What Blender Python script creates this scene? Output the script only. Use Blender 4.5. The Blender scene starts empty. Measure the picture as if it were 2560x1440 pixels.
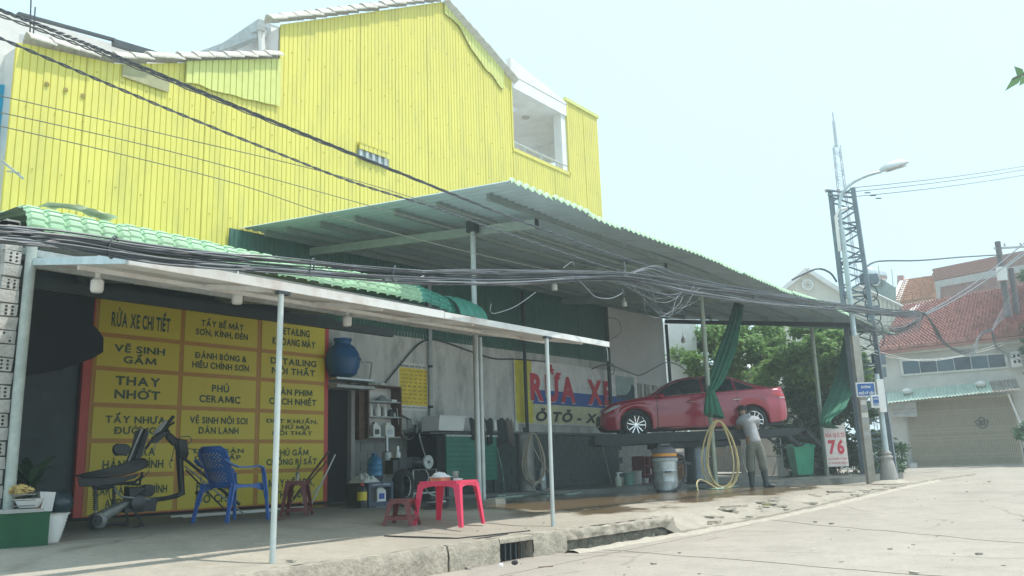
import bpy, math, random
import numpy as np
from math import sin, cos, pi, radians, atan2, sqrt
from mathutils import Vector, Matrix, noise
random.seed(7); rng = np.random.default_rng(7)
SC = bpy.context.scene; COL = SC.collection

# ------------------------------------------------------------------ camera, world, sun, exposure
FPX = 2143.0; PITCH = math.atan(448.7/FPX); ROLL = radians(1.96); YAW = 0.6475408
CAMP = Vector((0, 0, .55))
_fw = Vector((cos(YAW), sin(YAW), 0)); _rt = Vector((sin(YAW), -cos(YAW), 0)); _z = Vector((0, 0, 1))
CW = _fw*cos(PITCH) + _z*sin(PITCH); _up = -_fw*sin(PITCH) + _z*cos(PITCH)
CR = cos(ROLL)*_rt - sin(ROLL)*_up; CU = sin(ROLL)*_rt + cos(ROLL)*_up
cam = bpy.data.cameras.new('camera'); cam.lens = 36*FPX/2560; cam.sensor_width = 36; cam.clip_end = 2000
cam_o = bpy.data.objects.new('camera', cam); COL.objects.link(cam_o); SC.camera = cam_o
cam_o.matrix_world = Matrix(((CR.x, CU.x, -CW.x, CAMP.x), (CR.y, CU.y, -CW.y, CAMP.y), (CR.z, CU.z, -CW.z, CAMP.z), (0, 0, 0, 1)))
world = bpy.data.worlds.new('World'); SC.world = world; world.use_nodes = True
SUN_TRAVEL = (_rt*-.42 + _fw*.03 - _z).normalized()
sd = -SUN_TRAVEL
_nt = world.node_tree
sky = _nt.nodes.new('ShaderNodeTexSky'); sky.sky_type = 'NISHITA'; sky.sun_disc = False
sky.sun_elevation = math.asin(sd.z); sky.sun_rotation = atan2(sd.x, sd.y)
sky.air_density = 1.0; sky.dust_density = 1.5; sky.ozone_density = 1.0
_mx = _nt.nodes.new('ShaderNodeMix'); _mx.data_type = 'RGBA'; _mx.inputs[0].default_value = .72; _mx.inputs[7].default_value = (4.5, 6.3, 6.9, 1)   # thin bright cloud veil over the blue
_nt.links.new(sky.outputs[0], _mx.inputs[6]); _nt.links.new(_mx.outputs[2], _nt.nodes['Background'].inputs[0]); _nt.nodes['Background'].inputs[1].default_value = .15
sun = bpy.data.lights.new('sun', 'SUN'); sun.energy = 3.4; sun.angle = radians(.6); sun.color = (1, .95, .88)
sun_o = bpy.data.objects.new('sun', sun); COL.objects.link(sun_o)
sun_o.rotation_euler = SUN_TRAVEL.to_track_quat('-Z', 'Y').to_euler()
vs = SC.view_settings; vs.view_transform = 'Standard'; vs.look = 'None'; vs.exposure = .6; vs.gamma = 1; vs.use_curve_mapping = False
GLARE_HAZE = .0038

# ------------------------------------------------------------------ surveying helpers: where a sight line meets a surface of the place
def ray(px, py): return CR*((px-1280)/FPX) + CU*((720-py)/FPX) + CW
def az(px, py, z=0.0):
    d = ray(px, py); return CAMP + d*((z-CAMP.z)/d.z)
def ay(px, py, Y):
    d = ray(px, py); return CAMP + d*(Y/d.y)
def ax(px, py, X):
    d = ray(px, py); return CAMP + d*(X/d.x)
def aw(px, py, D):
    d = ray(px, py); return CAMP + d*(D/(d.x*_fw.x + d.y*_fw.y))
def ss(t): t = max(0., min(1., t)); return t*t*(3-2*t)
def lerp(a, b, t): return a+(b-a)*t
def yk(x): return 6.0 - .04*max(0, x-7.6)
def zf(x, y):                       # height of the paved forecourt
    b = -.07*ss((x-11)/6)
    return lerp(b, -.2, ss((8.6-y)/2.3)*(1-.35*ss((x-16)/8)))
def zr(x, y):                       # height of the road
    D = x*_fw.x + y*_fw.y
    return -.45 + .29*ss((D-13)/11) + .13*ss((D-24)/12)
def afl(px, py, dz=0):
    z = -.1
    for _ in range(60):
        p = az(px, py, z+dz); z = z*.75+zf(p.x, p.y)*.25
    return p

# ------------------------------------------------------------------ mesh helpers
class MB:
    def __init__(s): s.v = []; s.f = []
    def add(s, vs_, fs): n = len(s.v); s.v += [tuple(v) for v in vs_]; s.f += [tuple(i+n for i in f) for f in fs]; return s
    def box(s, c, d, rz=0, jit=0):
        c = Vector(c); R = Matrix.Rotation(rz, 3, 'Z'); vs_ = []
        for sz in (-1, 1):
            for sx, sy in ((-1, -1), (1, -1), (1, 1), (-1, 1)):
                v = Vector((sx*d[0]/2, sy*d[1]/2, sz*d[2]/2))
                if jit: v += Vector([random.uniform(-jit, jit) for _ in range(3)])
                vs_.append(c + R@v)
        return s.add(vs_, [(3, 2, 1, 0), (4, 5, 6, 7), (0, 1, 5, 4), (1, 2, 6, 5), (2, 3, 7, 6), (3, 0, 4, 7)])
    def bb(s, a, b): return s.box([(a[i]+b[i])/2 for i in range(3)], [abs(a[i]-b[i]) for i in range(3)])
    def bar(s, p, q, w, h=None, up=(0, 0, 1)):
        h = h or w; p = Vector(p); q = Vector(q); d = (q-p).normalized(); u = Vector(up)
        if abs(d.dot(u)) > .95: u = Vector((1, 0, 0))
        a = d.cross(u).normalized(); b = a.cross(d)
        vs_ = [e + a*(i*w/2) + b*(j*h/2) for e in (p, q) for i, j in ((-1, -1), (1, -1), (1, 1), (-1, 1))]
        return s.add(vs_, [(3, 2, 1, 0), (4, 5, 6, 7), (0, 1, 5, 4), (1, 2, 6, 5), (2, 3, 7, 6), (3, 0, 4, 7)])
    def tube(s, pts, r, n=8, rs=None, closed=False, cap=True):
        pts = [Vector(p) for p in pts]; m = len(pts); vs_ = []; prev = None
        for i, p in enumerate(pts):
            a = pts[(i-1) % m] if (i or closed) else p; b = pts[(i+1) % m] if (i < m-1 or closed) else p
            d = (b-a).normalized() if (b-a).length > 1e-9 else Vector((0, 0, 1))
            if prev is None:
                u = Vector((0, 0, 1)) if abs(d.z) < .9 else Vector((1, 0, 0)); u = d.cross(u).normalized()
            else:
                u = prev - d*prev.dot(d); u = u.normalized() if u.length > 1e-6 else d.orthogonal().normalized()
            prev = u; w = d.cross(u); rr = rs[i] if rs else r
            vs_ += [p + (u*cos(2*pi*k/n) + w*sin(2*pi*k/n))*rr for k in range(n)]
        fs = []
        for i in range(m if closed else m-1):
            j = (i+1) % m
            for k in range(n): fs.append((i*n+k, i*n+(k+1) % n, j*n+(k+1) % n, j*n+k))
        if cap and not closed: fs += [tuple(range(n-1, -1, -1)), tuple((m-1)*n+k for k in range(n))]
        return s.add(vs_, fs)
    def lathe(s, c, prof, n=24, cap=True, axis='z', rz=0):
        vs_ = []; c = Vector(c); R = Matrix.Rotation(rz, 3, 'Z')
        for r, z in prof:
            for k in range(n):
                a = 2*pi*k/n
                v = Vector((r*cos(a), r*sin(a), z)) if axis == 'z' else (Vector((r*cos(a), z, r*sin(a))) if axis == 'y' else Vector((z, r*cos(a), r*sin(a))))
                vs_.append(c + R@v)
        fs = []
        for i in range(len(prof)-1):
            for k in range(n): fs.append((i*n+k, i*n+(k+1) % n, (i+1)*n+(k+1) % n, (i+1)*n+k))
        if cap: fs += [tuple(range(n-1, -1, -1)), tuple((len(prof)-1)*n+k for k in range(n))]
        return s.add(vs_, fs)
    def grid(s, fn, nu, nv, th=None):
        vs_ = [fn(i/nu, j/nv) for j in range(nv+1) for i in range(nu+1)]
        fs = [(j*(nu+1)+i, j*(nu+1)+i+1, (j+1)*(nu+1)+i+1, (j+1)*(nu+1)+i) for j in range(nv) for i in range(nu)]
        if th is not None:
            th = Vector(th); n = len(vs_); vs2 = [Vector(v)+th for v in vs_]
            fs2 = [tuple(k+n for k in reversed(f)) for f in fs]
            edge = [i for i in range(nu+1)] + [j*(nu+1)+nu for j in range(1, nv+1)] + [nv*(nu+1)+i for i in range(nu-1, -1, -1)] + [j*(nu+1) for j in range(nv-1, 0, -1)]
            side = [(edge[k], edge[k]+n, edge[(k+1) % len(edge)]+n, edge[(k+1) % len(edge)]) for k in range(len(edge))]
            return s.add(vs_+vs2, fs+fs2+side)
        return s.add(vs_, fs)
    def prism(s, pts, off):
        off = Vector(off); n = len(pts); a = [Vector(p) for p in pts]
        return s.add(a+[p+off for p in a], [tuple(range(n-1, -1, -1)), tuple(range(n, 2*n))]+[(k, (k+1) % n, (k+1) % n+n, k+n) for k in range(n)])
    def ball(s, c, r, n=12, sq=(1, 1, 1)):
        vs_ = []; c = Vector(c); m = n//2
        for i in range(m+1):
            t = pi*i/m
            for k in range(n): vs_.append(c + Vector((r*sq[0]*sin(t)*cos(2*pi*k/n), r*sq[1]*sin(t)*sin(2*pi*k/n), r*sq[2]*cos(t))))
        return s.add(vs_, [(i*n+k, (i+1)*n+k, (i+1)*n+(k+1) % n, i*n+(k+1) % n) for i in range(m) for k in range(n)])
TH = {}
def obj(name, mb, m, parent=None, world=True, smooth=None, sharp=35, recalc=False):
    me = bpy.data.meshes.new(name)
    vs_ = mb.v
    if parent is not None and world:
        off, rz = TH[parent.name]; c_, s_ = cos(-rz), sin(-rz)
        vs_ = [((x-off[0])*c_-(y-off[1])*s_, (x-off[0])*s_+(y-off[1])*c_, z-off[2]) for x, y, z in vs_]
    me.from_pydata(vs_, [], mb.f)
    if smooth is None: smooth = True
    if smooth:
        me.polygons.foreach_set('use_smooth', [True]*len(me.polygons)); me.set_sharp_from_angle(angle=radians(sharp))
    for mm in (m if isinstance(m, (list, tuple)) else [m]): me.materials.append(mm)
    o = bpy.data.objects.new(name, me); COL.objects.link(o)
    if parent is not None: o.parent = parent; TH[o.name] = ((TH[parent.name]) if world else ((0, 0, 0), 0))
    else: TH[o.name] = ((0, 0, 0), 0)
    return o
def tag(o, label=None, cat=None, group=None, kind=None):
    if label: o['label'] = label
    if cat: o['category'] = cat
    if group: o['group'] = group
    if kind: o['kind'] = kind
    return o
def thing(name, label, cat, loc=(0, 0, 0), rz=0, group=None):
    o = bpy.data.objects.new(name, None); COL.objects.link(o); o.empty_display_size = .1
    o.location = loc; o.rotation_euler = (0, 0, rz); TH[o.name] = (tuple(loc), rz)
    return tag(o, label, cat, group)
def single(name, mb, m, label, cat, group=None, **k):   # a thing that is one mesh; origin moved to its base
    a = np.array(mb.v); c = ((a[:, 0].min()+a[:, 0].max())/2, (a[:, 1].min()+a[:, 1].max())/2, a[:, 2].min())
    mb.v = [(x-c[0], y-c[1], z-c[2]) for x, y, z in mb.v]
    o = obj(name, mb, m, **k); o.location = c; return tag(o, label, cat, group)
def copy_tree(o, parent=None):
    c = o.copy(); COL.objects.link(c)
    if parent is not None: c.parent = parent
    for ch in list(o.children): copy_tree(ch, c)
    return c
def inst(src, loc, rot=(0, 0, 0), sc=(1, 1, 1), parent=None):
    c = src.copy(); COL.objects.link(c); c.location = loc; c.rotation_euler = rot; c.scale = sc
    if parent is not None: c.parent = parent
    return c
import unicodedata
_GC = {}
def glyph(ch, off):
    k = (ch, off)
    if k not in _GC:
        cu = bpy.data.curves.new('g', 'FONT'); cu.body = ch; cu.size = 1; cu.resolution_u = 4; cu.offset = off
        t = bpy.data.objects.new('tmp', cu); COL.objects.link(t); me = bpy.data.meshes.new_from_object(t)
        P = np.array([v.co[:2] for v in me.vertices]); F = [tuple(p.vertices) for p in me.polygons]
        bpy.data.objects.remove(t); bpy.data.curves.remove(cu); bpy.data.meshes.remove(me); _GC[k] = (P, F)
    return _GC[k]
def layout(line, off):
    """one line of lettering, Vietnamese marks drawn as strokes above, below and beside plain letters"""
    V = []; F = []; x = 0; th = .035+off*1.6
    def q(pts):
        n = len(V); V.extend(pts); F.append(tuple(range(n, n+len(pts))))
    def bar_(x0, y0, x1, y1, t=None):
        t = (t or th)*1.0; d = Vector((x1-x0, y1-y0)); d.normalize(); nx, ny = -d.y*t, d.x*t
        q([(x0+nx, y0+ny), (x0-nx, y0-ny), (x1-nx, y1-ny), (x1+nx, y1+ny)])
    for c in line:
        if c == ' ': x += .3; continue
        if c in '\u0110\u0111': base, marks = ('D' if c == '\u0110' else 'd'), ['bar']
        else: dd = unicodedata.normalize('NFD', c); base, marks = dd[0], [ord(m) for m in dd[1:]]
        if base == 'M':
            t_ = .045+off; n = len(V); P = np.array([(0, 0), (.78, .7)]); f = []; xx = x+t_
            for a_, b_, c_, d_ in ((0, 0, .06, .7), (.06, .7, .36, .08), (.36, .08, .66, .7), (.66, .7, .72, 0)): bar_(xx+a_, b_, xx+c_, d_, t_)
        else: P, f = glyph(base, off)
        P = np.array(P); x0, x1, y0, y1 = P[:, 0].min(), P[:, 0].max(), P[:, 1].min(), P[:, 1].max()
        n = len(V)
        if base != 'M': V.extend([(a-x0+x, b_) for a, b_ in P]); F.extend([tuple(i+n for i in ff) for ff in f])
        w = x1-x0; cx = x+w/2; top = y1+.07
        if 'bar' in marks: bar_(x-.07, (y0+y1)/2, x+w*.45, (y0+y1)/2)
        if 0x31B in marks: bar_(x+w*.9, y1-.06, x+w+.05, y1+.03); bar_(x+w+.05, y1+.02, x+w+.05, y1+.1)
        cf = 0x302 in marks or 0x306 in marks
        if 0x302 in marks: bar_(cx-.13, top, cx, top+.1); bar_(cx, top+.1, cx+.13, top)
        if 0x306 in marks: bar_(cx-.12, top+.09, cx-.04, top+.02); bar_(cx-.04, top+.02, cx+.04, top+.02); bar_(cx+.04, top+.02, cx+.12, top+.09)
        ax_, ay_ = (cx+.14, top+.1) if cf else (cx, top)
        if 0x301 in marks: bar_(ax_-.03, ay_, ax_+.07, ay_+.12)
        if 0x300 in marks: bar_(ax_+.05, ay_, ax_-.05, ay_+.12)
        if 0x309 in marks: bar_(ax_-.06, ay_+.13, ax_+.05, ay_+.13); bar_(ax_+.05, ay_+.13, ax_+.04, ay_+.06); bar_(ax_+.04, ay_+.07, ax_-.01, ay_+.0)
        if 0x303 in marks: bar_(ax_-.13, ay_+.03, ax_-.04, ay_+.09); bar_(ax_-.04, ay_+.09, ax_+.04, ay_+.03); bar_(ax_+.04, ay_+.03, ax_+.13, ay_+.09)
        if 0x323 in marks: bar_(cx-.035, y0-.1, cx+.035, y0-.1, .04)
        x += w+.09+(.04 if 0x31B in marks else 0)
    return V, F, x-.09
def text(body, c, w, h, right, m, parent, up=(0, 0, 1), bold=3, name='lettering', shear=0, bw=.012):
    off = min(.045, .008*bold); P = []; F = []; y = 0
    for ln in body.split('\n'):
        V, f, lw_ = layout(ln, off); n = len(P); P += [(a-lw_/2+shear*b, b+y) for a, b in V]; F += [tuple(i+n for i in ff) for ff in f]; y -= 1.12
    P = np.array(P); x0, x1, y0, y1 = P[:, 0].min(), P[:, 0].max(), P[:, 1].min(), P[:, 1].max()
    sx = w/(x1-x0); sy = h/(y1-y0); right = Vector(right).normalized(); up = Vector(up).normalized(); n = right.cross(up); c = Vector(c)
    # overlapping strokes get hair-thin depth steps so no two faces share a plane
    used = {}; mb = MB()
    vz = np.zeros(len(P)); 
    for k, ff in enumerate(F):
        if len(ff) == 4:
            for i in ff: vz[i] = .0004+.00003*(k % 9)
    mb.add([c + right*((x-(x0+x1)/2)*sx) + up*((yy-(y0+y1)/2)*sy) + n*(.004+vz[i]) for i, (x, yy) in enumerate(P)], F)
    o = obj(name, mb, m, parent, smooth=False); o['kind'] = 'stuff' if len(body) > 60 else None
    if o['kind'] is None: del o['kind']
    return o

# ------------------------------------------------------------------ materials
MT = {}
def M(name, col, rough=.6, metal=0, var=.18, scale=4, bump=0, bscale=30, dirt=None, dscale=1.5, damt=.5, spec=.5, coat=0, trans=0, alpha=1, emit=None, island=False, stretch=None, transl=0):
    if name in MT: return MT[name]
    m = bpy.data.materials.new(name); m.use_nodes = True; nt = m.node_tree; b = nt.nodes['Principled BSDF']; L = nt.links.new
    tc = nt.nodes.new('ShaderNodeTexCoord'); src = tc.outputs['Object']
    if stretch:
        mp = nt.nodes.new('ShaderNodeMapping'); mp.inputs['Scale'].default_value = stretch; L(src, mp.inputs[0]); src = mp.outputs[0]
    n = nt.nodes.new('ShaderNodeTexNoise'); n.inputs['Scale'].default_value = scale; n.inputs['Detail'].default_value = 6; n.inputs['Roughness'].default_value = .65; L(src, n.inputs['Vector'])
    mix = nt.nodes.new('ShaderNodeMix'); mix.data_type = 'RGBA'
    mix.inputs[6].default_value = (*[c*(1-var) for c in col], 1); mix.inputs[7].default_value = (*[min(1, c*(1+var)) for c in col], 1)
    if island:
        g = nt.nodes.new('ShaderNodeNewGeometry'); ma = nt.nodes.new('ShaderNodeMath'); ma.operation = 'MULTIPLY_ADD'; L(g.outputs['Random Per Island'], ma.inputs[0]); ma.inputs[1].default_value = .6
        mb_ = nt.nodes.new('ShaderNodeMath'); mb_.operation = 'MULTIPLY'; L(n.outputs['Fac'], mb_.inputs[0]); mb_.inputs[1].default_value = .45; L(mb_.outputs[0], ma.inputs[2]); L(ma.outputs[0], mix.inputs[0])
    else:
        mr = nt.nodes.new('ShaderNodeMapRange'); mr.inputs[1].default_value = .3; mr.inputs[2].default_value = .7; L(n.outputs['Fac'], mr.inputs[0]); L(mr.outputs[0], mix.inputs[0])
    out = mix.outputs[2]
    if dirt:
        d = nt.nodes.new('ShaderNodeTexNoise'); d.inputs['Scale'].default_value = dscale; d.inputs['Detail'].default_value = 8; d.inputs['Roughness'].default_value = .7; L(src, d.inputs['Vector'])
        r = nt.nodes.new('ShaderNodeMapRange'); r.inputs[1].default_value = .48; r.inputs[2].default_value = .72; r.inputs[4].default_value = damt; L(d.outputs['Fac'], r.inputs[0])
        mx = nt.nodes.new('ShaderNodeMix'); mx.data_type = 'RGBA'; L(r.outputs[0], mx.inputs[0]); L(out, mx.inputs[6]); mx.inputs[7].default_value = (*dirt, 1); out = mx.outputs[2]
    L(out, b.inputs['Base Color'])
    b.inputs['Roughness'].default_value = rough; b.inputs['Metallic'].default_value = metal
    b.inputs['Specular IOR Level'].default_value = spec; b.inputs['Coat Weight'].default_value = coat; b.inputs['Coat Roughness'].default_value = .08
    b.inputs['Transmission Weight'].default_value = trans; b.inputs['Alpha'].default_value = alpha
    if bump:
        bn = nt.nodes.new('ShaderNodeTexNoise'); bn.inputs['Scale'].default_value = bscale; bn.inputs['Detail'].default_value = 5; L(src, bn.inputs['Vector'])
        bp = nt.nodes.new('ShaderNodeBump'); bp.inputs['Strength'].default_value = bump; bp.inputs['Distance'].default_value = .02; L(bn.outputs['Fac'], bp.inputs['Height']); L(bp.outputs[0], b.inputs['Normal'])
    if transl:
        tl = nt.nodes.new('ShaderNodeBsdfTranslucent'); L(out, tl.inputs[0]); ms = nt.nodes.new('ShaderNodeMixShader'); ms.inputs[0].default_value = transl
        L(b.outputs[0], ms.inputs[1]); L(tl.outputs[0], ms.inputs[2]); L(ms.outputs[0], nt.nodes['Material Output'].inputs['Surface'])
    MT[name] = m; return m
yellow = M('yellow_sheet', (.67, .60, .125), .5, var=.06, scale=1.2, dirt=(.42, .40, .13), dscale=2.6, damt=.55, stretch=(1, 1, .25))
yellow_old = M('faded_sheet', (.62, .64, .2), .55, var=.12, scale=3, dirt=(.35, .38, .18), dscale=3, damt=.5)
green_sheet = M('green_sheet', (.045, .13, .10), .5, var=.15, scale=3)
green_roof = M('pale_green_roof', (.34, .53, .34), .55, var=.12, scale=3, dirt=(.3, .33, .25), dscale=2.5, damt=.5)
green_under = M('canopy_sheet', (.34, .43, .46), .5, var=.1, scale=2)
roof_teal = M('teal_roof', (.06, .27, .2), .5, var=.12, scale=3)
steel = M('galvanised_steel', (.5, .54, .55), .42, .55, var=.15, scale=12)
steel_paint = M('grey_steel_paint', (.42, .46, .46), .5, var=.2, scale=9, dirt=(.3, .2, .12), dscale=5, damt=.25)
steel_dark = M('dark_steel', (.05, .06, .065), .5, .3, var=.2)
white_paint = M('white_paint', (.74, .74, .72), .6, var=.06, scale=2, dirt=(.5, .47, .4), dscale=3, damt=.35)
rustwhite = M('rusty_white_sheet', (.68, .68, .66), .55, var=.08, scale=3, dirt=(.36, .2, .12), dscale=2.2, damt=.55)
plaster = M('stained_plaster', (.6, .6, .57), .85, var=.12, scale=1.6, bump=.15, bscale=25, dirt=(.2, .22, .2), dscale=2.2, damt=.75, stretch=(1, 1, .4))
plaster_w = M('white_plaster', (.66, .65, .62), .85, var=.08, scale=1.5, bump=.1, dirt=(.42, .41, .38), dscale=1.6, damt=.4)
block_m = M('grey_block', (.26, .27, .26), .9, var=.22, scale=7, bump=.5, bscale=30, island=False, dirt=(.15, .15, .14), dscale=4, damt=.5)
block_l = M('pale_block', (.42, .41, .38), .9, var=.2, scale=9, bump=.5, bscale=35, dirt=(.27, .25, .22), dscale=6, damt=.5)
mortar = M('mortar', (.3, .3, .28), .95, var=.2, scale=12, bump=.5)
hole_m = M('hole_dark', (.02, .02, .02), .9)
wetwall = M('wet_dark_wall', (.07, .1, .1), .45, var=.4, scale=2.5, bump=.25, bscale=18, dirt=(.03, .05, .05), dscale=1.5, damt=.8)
tile_m = M('weathered_verge_tile', (.55, .52, .46), .85, var=.2, scale=6, bump=.3, dirt=(.28, .26, .22), dscale=5, damt=.7)
redtile = M('red_roof_tile', (.36, .19, .17), .75, var=.45, scale=9, island=True)
brick_red = M('red_brick', (.36, .15, .11), .9, var=.25, scale=6, bump=.3, island=True)
cream = M('cream_render', (.62, .6, .52), .85, var=.08, scale=1, dirt=(.45, .44, .38), dscale=.8, damt=.4)
grey_render = M('grey_render', (.38, .37, .35), .9, var=.15, scale=2, bump=.2, dirt=(.25, .24, .22), dscale=1.5, damt=.5)
black_cloth = M('black_cloth', (.012, .014, .017), .9, var=.2)
cable_m = M('cable_black', (.07, .08, .09), .4, var=.2)
cable_g = M('cable_grey', (.15, .17, .19), .55, var=.2)
sign_yellow = M('sign_yellow', (.75, .6, .04), .45, var=.05, scale=2, dirt=(.55, .45, .06), dscale=2, damt=.3)
sign_red = M('sign_red', (.6, .07, .05), .45, var=.08)
sign_orange = M('sign_trim', (.55, .26, .03), .45, var=.08)
ink_dark = M('ink_dark', (.05, .09, .03), .5)
ink_black = M('ink_black', (.015, .015, .015), .5)
ink_red = M('ink_red', (.6, .03, .06), .5)
ink_blue = M('ink_blue', (.03, .1, .4), .5)
white_pl = M('white_plastic', (.75, .76, .75), .35, var=.05)
glass_dark = M('dark_glass', (.015, .03, .045), .08, var=.2, spec=.8)
wood = M('dark_wood', (.12, .07, .045), .6, var=.3, scale=8)
print('setup ok')
# ------------------------------------------------------------------ ground
def ground_mat(name, base, dark, wet=False):
    m = bpy.data.materials.new(name); m.use_nodes = True; nt = m.node_tree; b = nt.nodes['Principled BSDF']; L = nt.links.new; N = nt.nodes.new
    tc = N('ShaderNodeTexCoord'); P = tc.outputs['Object']
    def noi(s, d=7, r=.65, v=P): n = N('ShaderNodeTexNoise'); n.inputs['Scale'].default_value = s; n.inputs['Detail'].default_value = d; n.inputs['Roughness'].default_value = r; L(v, n.inputs['Vector']); return n.outputs['Fac']
    def mr(i, a, b_, c=0, d=1): n = N('ShaderNodeMapRange'); n.inputs[1].default_value = a; n.inputs[2].default_value = b_; n.inputs[3].default_value = c; n.inputs[4].default_value = d; L(i, n.inputs[0]); return n.outputs[0]
    def mix(f, a, c):
        n = N('ShaderNodeMix'); n.data_type = 'RGBA'; L(f, n.inputs[0])
        for k, q in ((6, a), (7, c)):
            if isinstance(q, tuple): n.inputs[k].default_value = (*q, 1)
            else: L(q, n.inputs[k])
        return n.outputs[2]
    def mth(op, a, c):
        n = N('ShaderNodeMath'); n.operation = op
        for k, q in ((0, a), (1, c)):
            if isinstance(q, (int, float)): n.inputs[k].default_value = q
            else: L(q, n.inputs[k])
        return n.outputs[0]
    c = mix(mr(noi(.45), .35, .65), base, tuple(x*.82 for x in base))
    c = mix(mr(noi(2.2), .46, .7, 0, .8), c, dark); c = mix(mr(noi(.25, 4), .5, .7, 0, .5), c, tuple(x*.8 for x in dark))
    c = mix(mr(noi(9, 5), .42, .68, 0, .5), c, tuple(x*.72 for x in base)); c = mix(mr(noi(.7, 6, .7), .58, .64, 0, .28), c, tuple(x*.55 for x in base)); c = mix(mr(noi(28, 4), .56, .72, 0, .6), c, tuple(x*.45 for x in base))
    c = mix(mr(noi(90, 3), .62, .7, 0, .6), c, (.7, .66, .58))
    # meandering cracks
    ns = N('ShaderNodeTexNoise'); ns.inputs['Scale'].default_value = 1.3; ns.inputs['Detail'].default_value = 5; L(P, ns.inputs['Vector'])
    mv = N('ShaderNodeMix'); mv.data_type = 'VECTOR'; mv.inputs[0].default_value = .22; L(P, mv.inputs[4]); L(ns.outputs['Color'], mv.inputs[5])
    vo = N('ShaderNodeTexVoronoi'); vo.feature = 'DISTANCE_TO_EDGE'; vo.inputs['Scale'].default_value = .42; L(mv.outputs[1], vo.inputs['Vector'])
    cr = mth('MULTIPLY', mr(vo.outputs['Distance'], .0, .012, 1, 0), mr(noi(.9), .42, .58))
    cr = mth('MULTIPLY', cr, .6); c = mix(cr, c, (.14, .12, .09))
    rough = mr(noi(5), .3, .7, .75, .95)
    if wet:
        sp = N('ShaderNodeSeparateXYZ'); L(P, sp.inputs[0])
        reg = mth('MULTIPLY', mr(sp.outputs[0], 9, 11.5), mr(sp.outputs[1], 6.3, 8.4))
        mpw = N('ShaderNodeMapping'); mpw.inputs['Scale'].default_value = (.6, 1.3, 1); L(P, mpw.inputs[0])
        w = mr(mth('ADD', noi(.9, 5, .55, mpw.outputs[0]), mth('MULTIPLY', reg, .5)), .6, .7)
        w = mth('MULTIPLY', w, mr(reg, 0, .3))
        c = mix(w, c, (.15, .105, .055)); rn = N('ShaderNodeMix'); L(w, rn.inputs[0]); L(rough, rn.inputs[2]); rn.inputs[3].default_value = .12; rough = rn.outputs[0]
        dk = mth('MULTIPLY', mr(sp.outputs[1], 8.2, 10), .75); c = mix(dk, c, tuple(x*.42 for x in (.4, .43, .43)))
    L(c, b.inputs['Base Color']); L(rough, b.inputs['Roughness'])
    bp = N('ShaderNodeBump'); bp.inputs['Strength'].default_value = .8; bp.inputs['Distance'].default_value = .02
    L(mth('ADD', mth('MULTIPLY', noi(22, 6), .5), mth('MULTIPLY', mth('SUBTRACT', 1, cr), .6)), bp.inputs['Height']); L(bp.outputs[0], b.inputs['Normal'])
    return m
road_m = ground_mat('road_concrete', (.44, .385, .325), (.32, .285, .24))
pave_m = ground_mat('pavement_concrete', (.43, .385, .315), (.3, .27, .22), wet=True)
kerb_m = M('kerb_concrete', (.36, .32, .26), .95, var=.25, scale=6, bump=.9, bscale=22, dirt=(.2, .18, .14), dscale=4, damt=.7)
kerb_l = M('gutter_mortar', (.42, .375, .31), .95, var=.15, scale=7, bump=.9, bscale=18)

def linspace(a, b, n): return [a+(b-a)*i/n for i in range(n+1)]
def heightfield(xs, ys, fz):
    mb = MB(); nx = len(xs)
    for y in ys:
        for x in xs: mb.v.append((x, y, fz(x, y)))
    mb.f = [(j*nx+i, j*nx+i+1, (j+1)*nx+i+1, (j+1)*nx+i) for j in range(len(ys)-1) for i in range(nx-1)]
    return mb
def rough(x, y, a, s): return noise.noise(Vector((x*s, y*s, 3.1)))*a
xs = [-900, -300, -100, -40, -15]+linspace(-6, 30, 160)+[34, 40, 50, 70, 100, 200, 500, 1200]
ys = [-900, -300, -100, -40, -15, -6]+linspace(-2, 10, 70)+[12, 16, 22, 40, 100, 300, 1000]
tag(obj('road', heightfield(xs, ys, lambda x, y: zr(x, y)+rough(x, y, .01, 1.7)+(-.5 if (y > yk(x)+.45 and x < 20) else (-.12 if (y > yk(x)+.1 and x < 10.4) else 0))), road_m), kind='structure')
# pavement: a slab falling to the kerb, its broken right half ramping down to the gutter
XB = 11.1
def zp(x, t, y):
    z = zf(x, y)+rough(x, y, .007, 2.1)
    if x > XB:                                   # ramped, broken edge
        r = ss((x-XB)/.5); k = ss((yk(x)+.75-y)/.75)
        z = lerp(z, lerp(z, zr(x, y)+.035, k), r)
        z += r*rough(x, y, .05, 5.3)*ss((yk(x)+1.0-y)/.5)*(1-k*.6)
    return z
pv = MB(); nx = 300; ny = 110
px_ = linspace(-5, 30, nx)
for j in range(ny+1):
    t = (j/ny)**1.5
    for x in px_:
        y0 = yk(x)+.13*(1-ss((x-XB)/.3)); y = lerp(y0, 13.25, t); pv.v.append((x, y, zp(x, t, y)-(.12 if j == 0 and x > XB else 0)))
pv.f = [(j*(nx+1)+i, j*(nx+1)+i+1, (j+1)*(nx+1)+i+1, (j+1)*(nx+1)+i) for j in range(ny) for i in range(nx)]
pvo = tag(obj('pavement', pv, pave_m), kind='structure')
# earth platform beyond the forecourt
e = heightfield(linspace(30, 60, 20), linspace(3, 60, 20), lambda x, y: -.03)
tag(obj('ground', heightfield(linspace(22, 44, 30), linspace(13.2, 60, 20), lambda x, y: -.03), road_m), kind='structure')
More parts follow.
